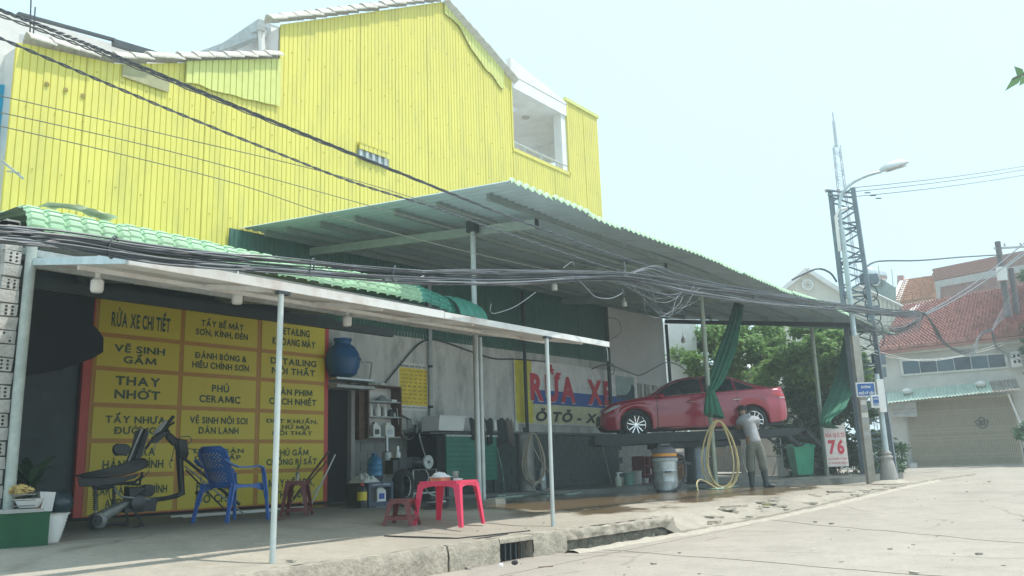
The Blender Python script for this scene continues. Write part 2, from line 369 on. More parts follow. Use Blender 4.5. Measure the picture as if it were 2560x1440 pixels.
# kerb blocks with a drain opening
kb = thing('kerb', 'cracked raised concrete kerb with a barred drain opening beside the road', 'kerb', (7, yk(7), -.45)); kb['kind'] = 'structure'; del kb['category']; del kb['label']
def rough_block(x0, x1, y0, y1, z0, z1, amp=.012, skip=None, th=0):
    mb = MB(); n = max(4, int((x1-x0)/.05))
    def front(u, v):
        x = lerp(x0, x1, u); z = lerp(z0, z1, v); return Vector((x, yk(x)+y0+noise.noise(Vector((x*9, 2, z*14)))*amp+ (.018*ss((v-.8)/.2)), z+(noise.noise(Vector((x*7, 0, 1)))*amp if v > .9 else 0)))
    def top(u, v):
        x = lerp(x0, x1, u); y = yk(x)+lerp(y0+.018, y1, v); return Vector((x, y+noise.noise(Vector((x*9, 2, z1*14)))*amp*(1-v), z1+noise.noise(Vector((x*7, v*2, 1)))*amp))
    mb.grid(front, n, 6); mb.grid(top, n, 4)
    for xx, fl in ((x0, 0), (x1, 1)):
        q = [(xx, yk(xx)+y0, z0), (xx, yk(xx)+y1, z0), (xx, yk(xx)+y1, z1), (xx, yk(xx)+y0+.018, z1)]; mb.add(q, [(0, 1, 2, 3)] if fl else [(3, 2, 1, 0)])
    return mb
xg0, xg1 = ay(1250, 1385, 6.0).x, ay(1330, 1380, 6.0).x
xc = ay(1120, 1385, 6.0).x
zt = -.2
obj('kerb_block', rough_block(-5, 3.2, 0, .2, -.55, zt), kerb_m, kb)
obj('kerb_block', rough_block(3.22, xc-.02, -.01, .2, -.55, zt), kerb_m, kb)
obj('kerb_block', rough_block(xc+.02, xg0, 0, .2, -.55, zt), kerb_m, kb)
obj('kerb_block', rough_block(xg0, xg1, 0, .2, -.255, zt), kerb_m, kb)
obj('kerb_block', rough_block(xg1, ay(1409, 1350, 6.0).x, 0, .22, -.55, zt+.006, .022), kerb_m, kb)
obj('kerb_block', rough_block(ay(1409, 1350, 6.0).x+.015, XB+.35, .05, .3, -.33, zt-.005, .03), kerb_m, kb)
obj('undercut_shade_rock', rough_block(ay(1409, 1350, 6.0).x+.015, XB+.5, .11, .3, -.55, -.3, .07), M('undercut_shade', (.17, .16, .13), .95, var=.5, scale=9, bump=1, bscale=14), kb)  # dark tone puts the shade of the broken edge's hollow into the rock
obj('drain_recess', MB().bb((xg0-.05, yk(7)+.21, -.5), (xg1+.05, yk(7)+.35, -.2)), hole_m, kb)
for k in range(5):
    x = lerp(xg0, xg1, (k+.6)/6.4); obj('drain_bar', MB().bar((x, yk(x)+.05, -.5), (x, yk(x)+.05, -.25), .014, .02), steel_dark, kb)
# rough mortar gutter edge
gt = MB()
def gf(u, v):
    x = lerp(8.7, 25, u); y = yk(x)-.02-.24*v+noise.noise(Vector((x*1.7, v, 0)))*.05
    return Vector((x, y, zr(x, y)+.03*sin(pi*v)*(1+noise.noise(Vector((x*4, v*3, 5))))+(.0 if 0 < v < 1 else -.02)))
gt.grid(gf, 260, 7); tag(obj('gutter_edge', gt, kerb_l), kind='structure')
# broken slabs of the crumbled edge
for k in range(34):
    x = random.uniform(11.4, 19) if k < 22 else random.uniform(19, 23); y = yk(x)+random.uniform(.05, .6); s = random.uniform(.05, .16)
    pts = [(x+s*cos(a)*random.uniform(.7, 1.3)*1.6, y+s*sin(a)*random.uniform(.7, 1.2), zp(x, 0, y)-.01) for a in linspace(0, 2*pi, 6)[:-1]]
    o = obj('concrete_slab_fragment', MB().prism(pts, (0, 0, random.uniform(.02, .04))), kerb_l if k % 2 else kerb_m, kb)
for a, b in (((1480, 1372), (2620, 1446)), ((1900, 1300), (2620, 1352)), ((1250, 1440), (1900, 1300))):
    A, B_ = az(*a, -.45), az(*b, -.40); P_ = [A.lerp(B_, t/40) for t in range(41)]; P_ = [Vector((p.x, p.y+.02*noise.noise(Vector((p.x*2, 0, 0))), zr(p.x, p.y)+rough(p.x, p.y, .01, 1.7)-.003)) for p in P_]
    tag(obj('road_joint', MB().tube(P_, .008, 5), M('joint_dark', (.16, .14, .11), .95), None), kind='structure')
# thin cover edge cut in the pavement
tag(obj('pavement_joint', MB().tube([afl(960, 1340, .004), afl(1145, 1346, .004), afl(1325, 1327, .004)], .009, 5), hole_m), kind='structure')

# ------------------------------------------------------------------ yellow sheet-clad building
WY = 13.2
yb = thing('yellow_clad_building', 'tall building clad in bright yellow corrugated sheets behind the car wash', 'building', (13.5, WY, 0))
def corr(x0, x1, zb, zt_, y=WY, pitch=.108, dep=.016, grv=.022, th=-.01):
    mb = MB(); xs_ = []; x = x0
    while x < x1-1e-6:
        nxt = min(x+pitch, x1)
        xs_ += [(x, 0), (min(x+grv*.5, nxt), dep), (min(x+grv, nxt), 0)]; x = nxt
    xs_.append((x1, 0))
    for xx, d in xs_:
        mb.v += [(xx, y+d, zb(xx)), (xx, y+d, zt_(xx))]
    mb.f = [(2*i, 2*i+2, 2*i+3, 2*i+1) for i in range(len(xs_)-1)]
    n = len(mb.v); m = len(xs_)
    return mb
def pl(pts):
    def f(x):
        for (a, za), (b, zb_) in zip(pts, pts[1:]):
            if x <= b: return za+(zb_-za)*(x-a)/(b-a)
        return pts[-1][1]
    return f
top1 = pl([(5.0, 7.15), (5.2, 7.2), (6.65, 7.4), (7.8, 7.85), (9.95, 8.72)])
top2 = pl([(9.95, 9.5), (14.99, 12.25), (17.72, 11.2)])
low = lambda x: 0.0 if x < 9 else 3.3
x = 5.08; k = 0
while x < 17.7:
    x2 = min(x+1.09, 17.7)
    if x < 9.95 < x2-.05: x2 = 9.95
    f = top1 if x < 9.94 else top2
    obj('cladding_sheet', corr(x+.004, x2+.02, lambda q: 3.0, f, WY-.004*(k % 2)), yellow, yb); x = x2; k += 1
for a, b in ((17.7, 18.8), (18.8, 19.7), (19.7, 20.5)):
    obj('cladding_sheet', corr(a, b+.01, lambda q: 3.3, lambda q: 9.0, WY-.004*(k % 2)), yellow, yb); k += 1
obj('cladding_sheet', corr(20.5, 21.4, lambda q: 3.3, lambda q: 11.38, WY), yellow, yb)
obj('cladding_sheet', corr(21.4, 22.25, lambda q: 3.3, lambda q: 11.38, WY-.004), yellow, yb)
# masonry shell behind the sheets
sh = MB(); B = 9
sh.prism([(5.1, WY+.05, 0), (9.95, WY+.05, 0), (9.95, WY+.05, 8.68), (7.8, WY+.05, 7.8), (6.65, WY+.05, 7.35), (5.1, WY+.05, 7.1)], (0, B, 0))
sh.prism([(9.96, WY+.05, 0), (17.7, WY+.05, 0), (17.7, WY+.05, 11.15), (14.99, WY+.05, 12.2), (9.96, WY+.05, 9.45)], (0, B, 0))
sh.bb((17.71, WY+.05, 0), (22.22, WY+B, 8.95))
obj('wall', sh, plaster_w, yb, smooth=False)
# faded patch sheets
p1b = [ay(455, 200, WY-.06), ay(560, 232, WY-.06), ay(655, 255, WY-.06), ay(703, 268, WY-.06)]
bz = pl([(p.x, p.z) for p in p1b]); obj('patch_sheet', corr(7.9, 9.97, lambda q: bz(q)+noise.noise(Vector((q*3, 0, 0)))*.06, lambda q: top1(q)+.02, WY-.05, .13, .03), yellow_old, yb)
p2b = pl([(14.95, 11.55), (15.5, 11.45), (16.0, 10.95), (16.7, 10.55), (17.3, 10.3)])
obj('patch_sheet', corr(14.95, 17.35, lambda q: p2b(q)+.35+noise.noise(Vector((q*3, 0, 0)))*.08, lambda q: top2(q)-.02, WY-.05, .13, .03), yellow_old, yb)
obj('patch_sheet', MB().bb((6.75, WY-.045, 7.2), (7.6, WY-.03, 7.42)), M('beige_patch', (.36, .34, .2), .8), yb)
# verge tiles
vt = MB(); vt.grid(lambda u, v: Vector((lerp(-.02, .43, v), -.10+.28*u, .03+.12*sin(pi*min(1, max(0, u)))+.035*(1-v))), 6, 2, th=(0, 0, -.025))
proto_tile = None
def verge(xa, za, xb, zb_, n):
    global proto_tile
    dz = atan2(zb_-za, xb-xa); Ls = sqrt((xb-xa)**2+(zb_-za)**2)
    for i in range(n):
        t = i/n; loc = (lerp(xa, xb, t)-13.5, -.06+random.uniform(-.01, .01), lerp(za, zb_, t)+random.uniform(0, .02))
        s = Ls/n/.4
        if proto_tile is None:
            proto_tile = obj('verge_tile', vt, tile_m, yb, world=False); o = proto_tile
            o.location = loc; o.rotation_euler = (0, -dz, 0); o.scale = (s, 1, 1)
        else: inst(proto_tile, loc, (random.uniform(-.05, .05), -dz+random.uniform(-.04, .04), 0), (s, 1, 1), yb)
verge(5.25, 7.2, 6.65, 7.4, 4); verge(6.65, 7.42, 7.8, 7.86, 4); verge(7.8, 7.86, 9.95, 8.74, 7)
verge(9.7, 9.4, 14.99, 12.28, 17); verge(17.9, 11.15, 14.99, 12.3, 11)
# second storey eave seen beyond the step
ev = MB(); ev.prism([ax(540, 135, 9.98) if False else Vector((9.93, WY+.4, 9.5)), Vector((9.93, WY+.4, 9.35)), Vector((9.0, WY+2.6, 8.9)), Vector((9.0, WY+2.6, 9.05))], (-.12, 0, 0))
obj('eave_board', ev, steel_paint, yb)
a = ay(655, 62, WY+.3); b_ = ay(540, 138, WY+2.5)
obj('eave_beam', MB().bar(a, b_, .16, .22), steel_paint, yb); obj('eave_beam', MB().bar(ay(690, 70, WY+.6), ay(590, 138, WY+2.8), .5, .1), steel_paint, yb)
obj('eave_post', MB().bar(ay(652, 72, WY+.4), ay(657, 136, WY+.4), .09), white_paint, yb)
obj('side_wall', MB().bar(ay(680, 75, WY+.5), ay(686, 140, WY+.5), .25), plaster_w, yb)
# louvred vent
vx0, vx1 = 12.04, 12.95
obj('vent_hood', corr(vx0, vx1, lambda q: 7.42, lambda q: 7.56, WY-.09, .13, .03), yellow, yb)
obj('vent_hood', MB().prism([(vx0, WY-.10, 7.56), (vx1, WY-.10, 7.56), (vx1, WY-.02, 7.60), (vx0, WY-.02, 7.60)], (0, 0, -.01)), yellow, yb)
obj('vent_opening', MB().bb((vx0, WY-.05, 7.22), (vx1, WY-.03, 7.42)), M('vent_grey', (.25, .3, .3), .7), yb)
for i in range(5): obj('vent_slat', MB().bb((vx0+.02+.185*i, WY-.075, 7.22), (vx0+.1+.185*i, WY-.05, 7.42)), steel_paint, yb)
# roof-terrace balcony
bw = white_paint
obj('balcony_beam', MB().bb((17.7, WY-.02, 10.87), (20.5, WY+.18, 11.22)), bw, yb)
obj('balcony_parapet', MB().prism([(17.7, WY-.03, 11.23), (20.5, WY-.03, 11.23), (20.5, WY-.03, 11.3), (17.7, WY-.03, 11.75)], (0, .15, 0)), bw, yb)
cl = MB(); cl.bb((17.7, WY+.18, 10.9), (22.2, WY+.8, 11.0)); cl.bb((19.2, WY+.8, 10.9), (22.2, WY+3.4, 11.0)); cl.bb((17.7, WY+2.7, 10.9), (19.2, WY+3.4, 11.0))
obj('balcony_ceiling', cl, bw, yb)
sk = MB(); sk.bb((17.7, WY+.75, 11.0), (19.25, WY+.8, 11.25)); sk.bb((19.2, WY+.8, 11.0), (19.25, WY+2.7, 11.25)); sk.bb((17.7, WY+2.7, 11.0), (19.25, WY+2.75, 11.25)); obj('skylight_rim', sk, bw, yb)
obj('balcony_lamp', MB().lathe((19.75, WY+1.0, 10.87), [(.11, 0), (.12, .03)], 16), M('lamp_disc', (.45, .42, .36), .5), yb)
# far wall of the balcony with an arched opening
ar = MB(); X = 22.05
pts = [(X, WY+.2, 10.9), (X, WY+3.4, 10.9), (X, WY+3.4, 10.2)] + [(X, WY+1.9+1.3*cos(t), 9.3+1.0*sin(t)) for t in linspace(0.05, pi-.05, 14)] + [(X, WY+.2, 9.9)]
ar.prism(pts, (.15, 0, 0)); obj('arch_wall', ar, bw, yb)
obj('balcony_column', MB().bb((20.2, WY+.03, 9.05), (20.5, WY+.3, 10.9)), bw, yb)
obj('opening_trim', MB().bb((17.7, WY-.03, 8.98), (20.5, WY+.12, 9.08)), yellow, yb); obj('opening_trim', MB().bb((17.68, WY-.025, 9.08), (17.74, WY+.1, 11.2)), yellow, yb)
obj('opening_trim', MB().bb((20.46, WY-.03, 9.0), (20.54, WY+.05, 11.4)), yellow, yb)
obj('top_trim', MB().bb((20.4, WY-.05, 11.36), (22.3, WY+.06, 11.47)), yellow_old, yb)
obj('handrail', MB().tube([(17.7, WY+.05, 9.28), (20.45, WY+.05, 9.28)], .03), steel, yb)
for i in range(3): obj('handrail_post', MB().tube([(18.3+.8*i, WY+.05, 9.05), (18.3+.8*i, WY+.05, 9.28)], .018), steel, yb)
# screw heads in rows
scw = None
for row, z in enumerate((4.3, 5.25, 6.2, 7.15, 8.1, 9.05, 10.0, 10.95, 11.7)):
    mb = MB()
    x = 5.3+.17*(row % 2)
    while x < 22.1:
        zt1 = (top1(x) if x < 9.95 else top2(x) if x < 17.7 else 8.9 if x < 20.5 else 11.3)
        if z+.02*sin(x*3) < zt1-.15: mb.box((x, WY-.014, z-.012*(x-5)+.03*sin(x*2+row)), (.016, .01, .016))
        x += .435
    if mb.v: o = obj('screw_row', mb, M('screw_rust', (.3, .25, .06), .6), yb); o['kind'] = 'stuff'
for px, py in ((118, 210), (165, 224), (208, 239)): p = ay(px, py, WY-.02); obj('rust_spot', MB().lathe(p, [(.035, -.004), (.04, .004)], 8, axis='y'), M('rust', (.3, .24, .07), .9), yb)
# dark green sheets under the canopy and plastered ground-floor wall
x = 8.9; k = 0
while x < 22.1:
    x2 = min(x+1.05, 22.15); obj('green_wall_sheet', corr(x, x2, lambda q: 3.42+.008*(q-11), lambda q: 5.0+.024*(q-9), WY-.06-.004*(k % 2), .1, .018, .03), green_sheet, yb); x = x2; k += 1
lw = thing('plastered_wall', 'stained pale plaster wall over grey blockwork behind the car wash', 'wall', (17, WY, 0))
obj('plaster_face', MB().bb((11.85, WY-.05, 1.42), (22.2, WY+.04, 3.56)), plaster, lw)
obj('plaster_face', MB().bb((11.1, WY-.05, 2.35), (11.85, WY+.04, 3.5)), plaster, lw)
obj('ledge', MB().bb((11.9, WY-.16, 1.36), (22.2, WY-.05, 1.42)), M('ledge_dark', (.2, .21, .2), .8), lw)
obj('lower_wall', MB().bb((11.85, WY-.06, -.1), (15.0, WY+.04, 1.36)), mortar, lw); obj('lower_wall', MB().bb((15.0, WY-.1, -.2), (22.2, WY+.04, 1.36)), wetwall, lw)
bk = None
for r in range(7):
    for c in range(-1, 9):
        x0 = max(11.87, 11.9+.4*c+(.2 if r % 2 else 0)); x1 = min(15.0, 11.9+.4*(c+1)+(.2 if r % 2 else 0)-.014)
        if x1-x0 < .05: continue
        if bk is None: bk = obj('concrete_block', MB().box((0, 0, 0), (.386, .03, .18)), block_m, lw, world=False); o = bk; o.location = ((x0+x1)/2-17, -.07, .095+.193*r); o.scale = ((x1-x0)/.386, 1, 1)
        else: inst(bk, ((x0+x1)/2-17, -.07+random.uniform(-.004, .004), .095+.193*r), (0, 0, random.uniform(-.01, .01)), ((x1-x0)/.386, 1, 1), lw)
bk2 = None
for r in range(7):
    for c in range(18):
        x0 = 15.02+.4*c+(.2 if r % 2 else 0); loc = (x0+.19-17, -.105, .07+.193*r)
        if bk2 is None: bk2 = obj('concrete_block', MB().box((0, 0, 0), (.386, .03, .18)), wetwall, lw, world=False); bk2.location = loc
        else: inst(bk2, loc, (0, 0, 0), (1, 1, 1), lw)
# white wall past the corner
ww = thing('white_side_wall', 'plain white wall panel between the red lettered banner and the trees', 'wall', (23.8, WY, 0))
obj('wall_panel', MB().bb((22.28, WY+.1, 1.5), (26.0, WY+.25, 5.36)), M('white_wall_b', (.6, .6, .6), .85, var=.05, dirt=(.45, .45, .45), damt=.3), ww)
obj('base_wall', MB().bb((22.28, WY+.05, -.2), (27.5, WY+.25, 1.3)), block_l, ww)
# ------------------------------------------------------------------ left shop: block wall, roof, awning, sign board
sw = thing('block_side_wall', 'unplastered hollow block wall at the left edge beside the grey drain pipe', 'wall', (3.5, 9, 0))
obj('mortar_core', MB().bb((3.47, 8.84, -.25), (3.60, 13.1, 3.12)), mortar, sw)
blk = obj('block', MB().box((0, 0, 0), (.03, .36, .115), jit=.004), block_l, sw, world=False); first = True
hb = MB().box((0, 0, 0), (.17, .05, .115), jit=.003); hdr = None
for r in range(25):
    z = -.17+.132*r
    for c in range(6):
        y = 8.9+.19+.385*c+(.19 if r % 2 else 0)
        if z > 3.1-.0*(y-8.8): continue
        loc = (3.462-3.5+random.uniform(-.008, .006), y-9, z)
        if first: blk.location = loc; first = False
        else: inst(blk, loc, (random.uniform(-.03, .03), 0, random.uniform(-.02, .02)), (1, 1, 1), sw)
    if z < 3.1:
        h = obj('end_block', MB().box((3.545, 8.825, z), (.17 if r % 2 else .15, .06, .118), jit=.008), block_l, sw)
        if r % 2 == 0:
            mb = MB()
            for i in range(2):
                for j in range(3): mb.lathe((3.52+.055*i, 8.79, z-.036+.036*j), [(.012, 0), (.012, .008)], 8, axis='y')
            obj('block_holes', mb, hole_m, sw)
obj('gable_top', MB().prism([(3.47, 8.84, 3.1), (3.47, 13.1, 3.9), (3.47, 13.1, 3.05), (3.47, 8.84, 3.05)], (.12, 0, 0)), grey_render, sw)
single('drain_pipe', MB().tube([(3.67, 8.74, zf(3.67, 8.74)), (3.67, 8.74, 1.4), (3.69, 8.75, 2.86)], .05, 12), M('pale_pipe', (.33, .38, .35), .5, dirt=(.5, .52, .48), dscale=4, damt=.6), 'grey mottled drain pipe standing at the corner of the hollow block wall', 'pipe')
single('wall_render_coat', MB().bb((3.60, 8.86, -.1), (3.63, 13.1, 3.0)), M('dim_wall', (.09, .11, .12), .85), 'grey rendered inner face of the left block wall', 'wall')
# shop back wall with a dark doorway
bw_ = thing('shop_back_wall', 'dark back wall of the left shop with an open doorway', 'wall', (5, 13.1, 0))
w_ = MB(); w_.bb((3.6, 13.04, 2.25), (6.3, 13.12, 3.95)); w_.bb((5.45, 13.04, -.1), (6.3, 13.12, 2.25)); w_.bb((3.6, 13.04, -.1), (3.95, 13.12, 2.25)); w_.bb((6.3, 13.1, 0), (11.15, 13.17, 3.92))
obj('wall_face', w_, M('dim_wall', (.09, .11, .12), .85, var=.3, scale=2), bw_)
rm = MB(); rm.bb((3.9, 13.155, 0), (5.5, 13.16, 2.3)); obj('doorway_dark', rm, hole_m, bw_)
obj('door_leaf', MB().bb((5.1, 12.9, 0), (5.4, 12.96, 2.2)), M('dark_blue_door', (.02, .04, .055), .4), bw_); obj('door_frame', MB().bb((5.42, 12.98, -.05), (5.52, 13.04, 2.25)), M('frame_brown', (.16, .11, .1), .6), bw_)
obj('switch_box', MB().bb((5.6, 12.98, 2.3), (5.85, 13.04, 2.52)), white_pl, bw_)
# roof of pressed-tile sheet, curving over at the eave
rf = thing('tile_sheet_roof', 'pale green pressed tile-sheet roof curving over the left shop front', 'roof', (7, 9, 3))
def roof_sheet(x0, x1, m, dz=0.0, dy=0.0, drop=(0, 0), skew=0):
    mb = MB(); n = int((x1-x0)/.018)
    prof = [(13.15, 3.98), (11.5, 3.70), (10.2, 3.46), (9.3, 3.345), (9.0, 3.335), (8.86, 3.31), (8.78, 3.26), (8.73, 3.19), (8.71, 3.11), (8.705, 3.04)]
    # stepped courses pressed into the sheet
    pr = []
    for i, (y, z) in enumerate(prof): pr.append((y, z))
    cv = []
    for (a, za), (b, zb_) in zip(prof[4:], prof[5:]):
        for t in (0, .45, .5, .95): cv.append((lerp(a, b, t), lerp(za, zb_, t), 0.0 if t in (0, .45) else -.015))
    P = [(y, z, 0) for y, z in prof[:4]] + cv + [(prof[-1][0], prof[-1][1], 0)]
    for y, z, o_ in P:
        for i in range(n+1):
            u = i/n; xx = lerp(x0, x1, u); ph = ((xx-x0) % .19)/.19
            rib = .036*(ss(min(ph, 1-ph)/.2) if min(ph, 1-ph) < .2 else 1) - .036
            dr = lerp(drop[0], drop[1], u)
            mb.v.append((xx+skew*(8.9-y), y-rib*.7+dy*-1+o_*-1 if False else y-(rib+o_)*.8-dy, z+dz+(rib+o_)*.6-dr*(1+.5*(13-y)/4)))
    m_ = n+1
    mb.f = [(j*m_+i, j*m_+i+1, (j+1)*m_+i+1, (j+1)*m_+i) for j in range(len(P)-1) for i in range(n)]
    return obj('tile_sheet', mb, m, rf, sharp=25)
xr = [3.62, 4.65, 5.72, 6.75, 7.35, 7.8, 8.85, 9.3]
for i in range(len(xr)-1): roof_sheet(xr[i], xr[i+1]+.03, green_roof, dz=.004*(i % 3)+.012*(i % 2), dy=.006*(i % 2), drop=(.0, .0))
roof_sheet(9.28, 10.05, roof_teal, .012, 0.03, (0.0, .08))
lo = thing('loose_roof_sheet', 'dark green loose tile sheet curling off the end of the roof', 'roof sheet', (10.2, 8.75, 3.0))
mb = MB()
def lf(u, v):
    x = lerp(9.86, 10.52, u); r_ = .02*abs(sin(x*pi/.19)); t = v
    return Vector((x+.10*t, 8.9-.35*sin(t*pi/2)-r_, 3.13-.04*u-.28*(1-cos(t*pi/2))*1.2+.03*sin(u*3)+r_*.5-(.008 if int(v*12) % 2 else 0)))
mb.grid(lf, 30, 12, th=(0, 0, -.006)); mb.v = [(a, b, c+.10) for a, b, c in mb.v]; obj('sheet', mb, roof_teal, lo, sharp=25)
single('plastic_bag', MB().grid(lambda u, v: Vector((3.85+.75*u, 9.15-.3*v, 3.37+.07*sin(u*pi)*(1+noise.noise(Vector((u*6, v*6, 0))))*(1-.5*v)+.01)), 14, 8), M('bag_plastic', (.72, .72, .6), .35), 'crumpled pale plastic sheet lying on top of the tile-sheet roof', 'plastic sheet')
# rafters / purlins under the roof
fr = thing('shop_roof_frame', 'steel purlins and rafters under the roof of the left shop', 'roof frame', (7, 10, 3))
for y, z in ((8.95, 3.0), (9.6, 3.1), (10.6, 3.3), (11.8, 3.5)): obj('purlin', MB().bar((3.62, y, z), (10.1, y, z), .05, .08), steel_paint, fr)
for x in (3.7, 6.2, 8.6, 10.05): obj('rafter', MB().bar((x, 8.85, 2.9), (x, 13.0, 3.6), .06, .1), steel_paint, fr)
obj('front_beam', MB().bar((3.62, 8.85, 2.82), (10.3, 8.85, 2.8), .05, .07), steel_paint, fr)
obj('inner_beam', MB().bar((3.62, 11.0, 2.98), (10.9, 11.0, 3.0), .08, .14), steel_dark, fr)
obj('inner_beam', MB().bar((6.1, 12.9, 3.48), (11.15, 12.9, 3.5), .1, .12), steel_dark, fr)
# black tarpaulin hanging inside at the left
tp = [ay(x_, y_, 11.2) for x_, y_ in ((72, 690), (238, 742), (233, 812), (248, 828), (259, 845), (258, 880), (232, 896), (150, 925), (52, 942))]
single('black_tarpaulin', MB().prism(tp, (0, .05, 0)), black_cloth, 'black tarpaulin hanging at the left under the shop roof above the doorway', 'tarpaulin', sharp=20)
# flat awning on posts
aw_ = thing('flat_awning', 'flat white sheet awning with rusty front edge on posts over the kerb', 'awning', (7, 6.45, 2.2))
A0, A1, yf, yb_, zf0, zb0 = 3.45, 10.82, 6.45, 8.98, 2.28, 2.75
n_s = 7
for i in range(n_s):
    x0 = lerp(A0, A1, i/n_s); x1 = lerp(A0, A1, (i+1)/n_s)-.006
    mb = MB(); sg = noise.noise(Vector((i*3.3, 1, 0)))*.012
    mb.grid(lambda u, v: Vector((lerp(x0, x1, u)+.29*v*(A1-lerp(x0, x1, u))/(A1-A0), lerp(yf, yb_, v), lerp(zf0, zb0, v)+sg*sin(pi*v)+(.004 if i % 2 else 0)-.012*(1-v)*noise.noise(Vector((lerp(x0, x1, u)*2, 0, 7))))), 6, 10, th=(0, 0, .012))
    obj('sheet', mb, rustwhite, aw_)
for x, w_ in ((A0, .07), (A1, .03)): obj('side_beam', MB().bar((x, yf, zf0), (x+(.29 if x == A0 else 0), yb_, zb0), .035, w_), M('pale_blue_steel', (.5, .6, .62), .5) if x == A0 else rustwhite, aw_)
obj('front_beam', MB().bar((A0, yf-.01, zf0+.0), (7.2, yf-.01, zf0+.0), .03, .085), rustwhite, aw_); obj('front_beam', MB().bar((7.21, yf-.01, zf0-.004), (A1, yf-.01, zf0-.008), .03, .075), rustwhite, aw_)
for x in (4.9, 6.3, 7.8, 9.3, 10.2): obj('rib', MB().bar((x, yf+.05, zf0-.035), (x, yb_, zb0-.035), .03, .045), rustwhite, aw_)
obj('back_beam', MB().bar((A0+.29, yb_, zb0-.02), (A1, yb_, zb0-.02), .05, .06), steel_paint, aw_)
obj('mid_beam', MB().bar((A0+.16, 7.6, 2.44), (A1, 7.6, 2.44), .03, .04), rustwhite, aw_)
wire = obj('bent_wire', MB().tube([ay(1516, 868, 6.45), ay(1519, 880, 6.45), ay(1520, 902, 6.45)], .006, 5), steel, aw_)
for (px, py), top in (((681, 1405), (703, 728)), ((1383, 1320), (1366, 841))):
    b = ay(px, py, 6.45); t = ay(*top, 6.45)
    po = thing('awning_post', 'round pale steel post at the kerb in front of the blue chair' if px < 1000 else 'round pale steel post at the kerb right of the pink table', 'post', (b.x, 6.45, b.z), group='round posts holding up the flat awning')
    obj('post_tube', MB().tube([(b.x, 6.45, zf(b.x, 6.45)-.02), (t.x, 6.45, t.z)], .027, 14), M('post_grey', (.5, .55, .53), .45, .2, dirt=(.33, .36, .33), dscale=8, damt=.5), po)
    obj('bracket', MB().bb((t.x-.05, 6.42, t.z-.03), (t.x+.09, 6.48, t.z)), steel_dark, po)
# bulbs
bulb_m = M('bulb_white', (.7, .72, .7), .3)
for (px, py, Y, lb) in ((243, 710, 8.3, 'white bulb lamp hanging under the flat awning at its left end'), (593, 742, 8.3, 'small white bulb lamp under the middle of the flat awning'), (868, 800, 8.6, 'white bulb lamp under the flat awning above the sign corner'), (1386, 716, 9.6, 'bulb lamp hanging under the green canopy among the cables'), (1561, 758, 10.2, 'bulb lamp hanging under the canopy left of the hanging cable loops'), (1708, 850, 11.5, 'dark bulb lamp hanging at the far back of the canopy')):
    p = ay(px, py, Y); t = thing('hanging_lamp', lb, 'lamp', p, group='bulb lamps hanging under the roofs')
    obj('bulb', MB().lathe(p, [(.02, -.09), (.05, -.085), (.062, -.06), (.062, .03), (.04, .055), (.025, .06)], 14), bulb_m, t)
    obj('socket', MB().lathe(p, [(.025, .06), (.025, .12), (.006, .13), (.006, .3)], 10), white_pl, t)
# service board
sb = thing('service_board', 'big yellow and red service board covering the shop wall behind the motorbike', 'sign', (8.7, 12.95, 0))
obj('board_panel', MB().bb((6.33, 12.95, .04), (11.1, 13.03, 3.44)), sign_red, sb)
obj('trim_panel', MB().bb((6.46, 12.944, .05), (11.0, 12.95, 3.40)), sign_orange, sb)
obj('board_foot', MB().bb((6.1, 12.97, -.03), (11.1, 13.02, .04)), hole_m, sb)
cx_ = [(6.52, 7.90), (7.98, 9.42), (9.52, 10.985)]
rz_ = [(3.36, 2.81), (2.74, 2.29), (2.22, 1.73), (1.66, 1.19), (1.12, .67), (.60, .07)]
txt = [['RỬA XE CHI TIẾT', 'TẨY BỀ MẶT\nSƠN, KÍNH, ĐÈN', 'DETAILING\nKHOANG MÁY'], ['VỆ SINH\nGẦM', 'ĐÁNH BÓNG &\nHIỆU CHỈNH SƠN', 'DETAILING\nNỘI THẤT'],
       ['THAY\nNHỚT', 'PHỦ\nCERAMIC', 'DÁN PHIM\nCÁCH NHIỆT'], ['TẨY NHỰA\nĐƯỜNG', 'VỆ SINH NỘI SOI\nDÀN LẠNH', 'DIỆT KHUẨN,\nKHỬ MÙI\nNỘI THẤT'],
       ['CAMERA\nHÀNH TRÌNH', 'THẢM SÀN\nCAO CẤP\n5D', 'PHỦ GẦM\nCHỐNG RỈ SẮT'], ['LẮP ĐẶT MÀN HÌNH\nANDROID, SUB', 'PHỤ KIỆN\nĐỒ CHƠI', 'MAY NỆM DA,\nTHAY DA']]
wf = [[.72, .72, .68], [.62, .78, .72], [.55, .56, .74], [.72, .78, .8], [.72, .7, .78], [.84, .55, .7]]
for r, (z1, z0) in enumerate(rz_):
    for c, (x0, x1) in enumerate(cx_):
        cell = obj('lettered_panel', MB().bb((x0, 12.934, z0), (x1, 12.944, z1)), sign_yellow, sb)
        text(txt[r][c], ((x0+x1)/2, 12.932, (z0+z1)/2), (x1-x0)*wf[r][c], (z1-z0)*(.72 if r else .62), (1, 0, 0), ink_dark, cell, bold=4, bw=.02)
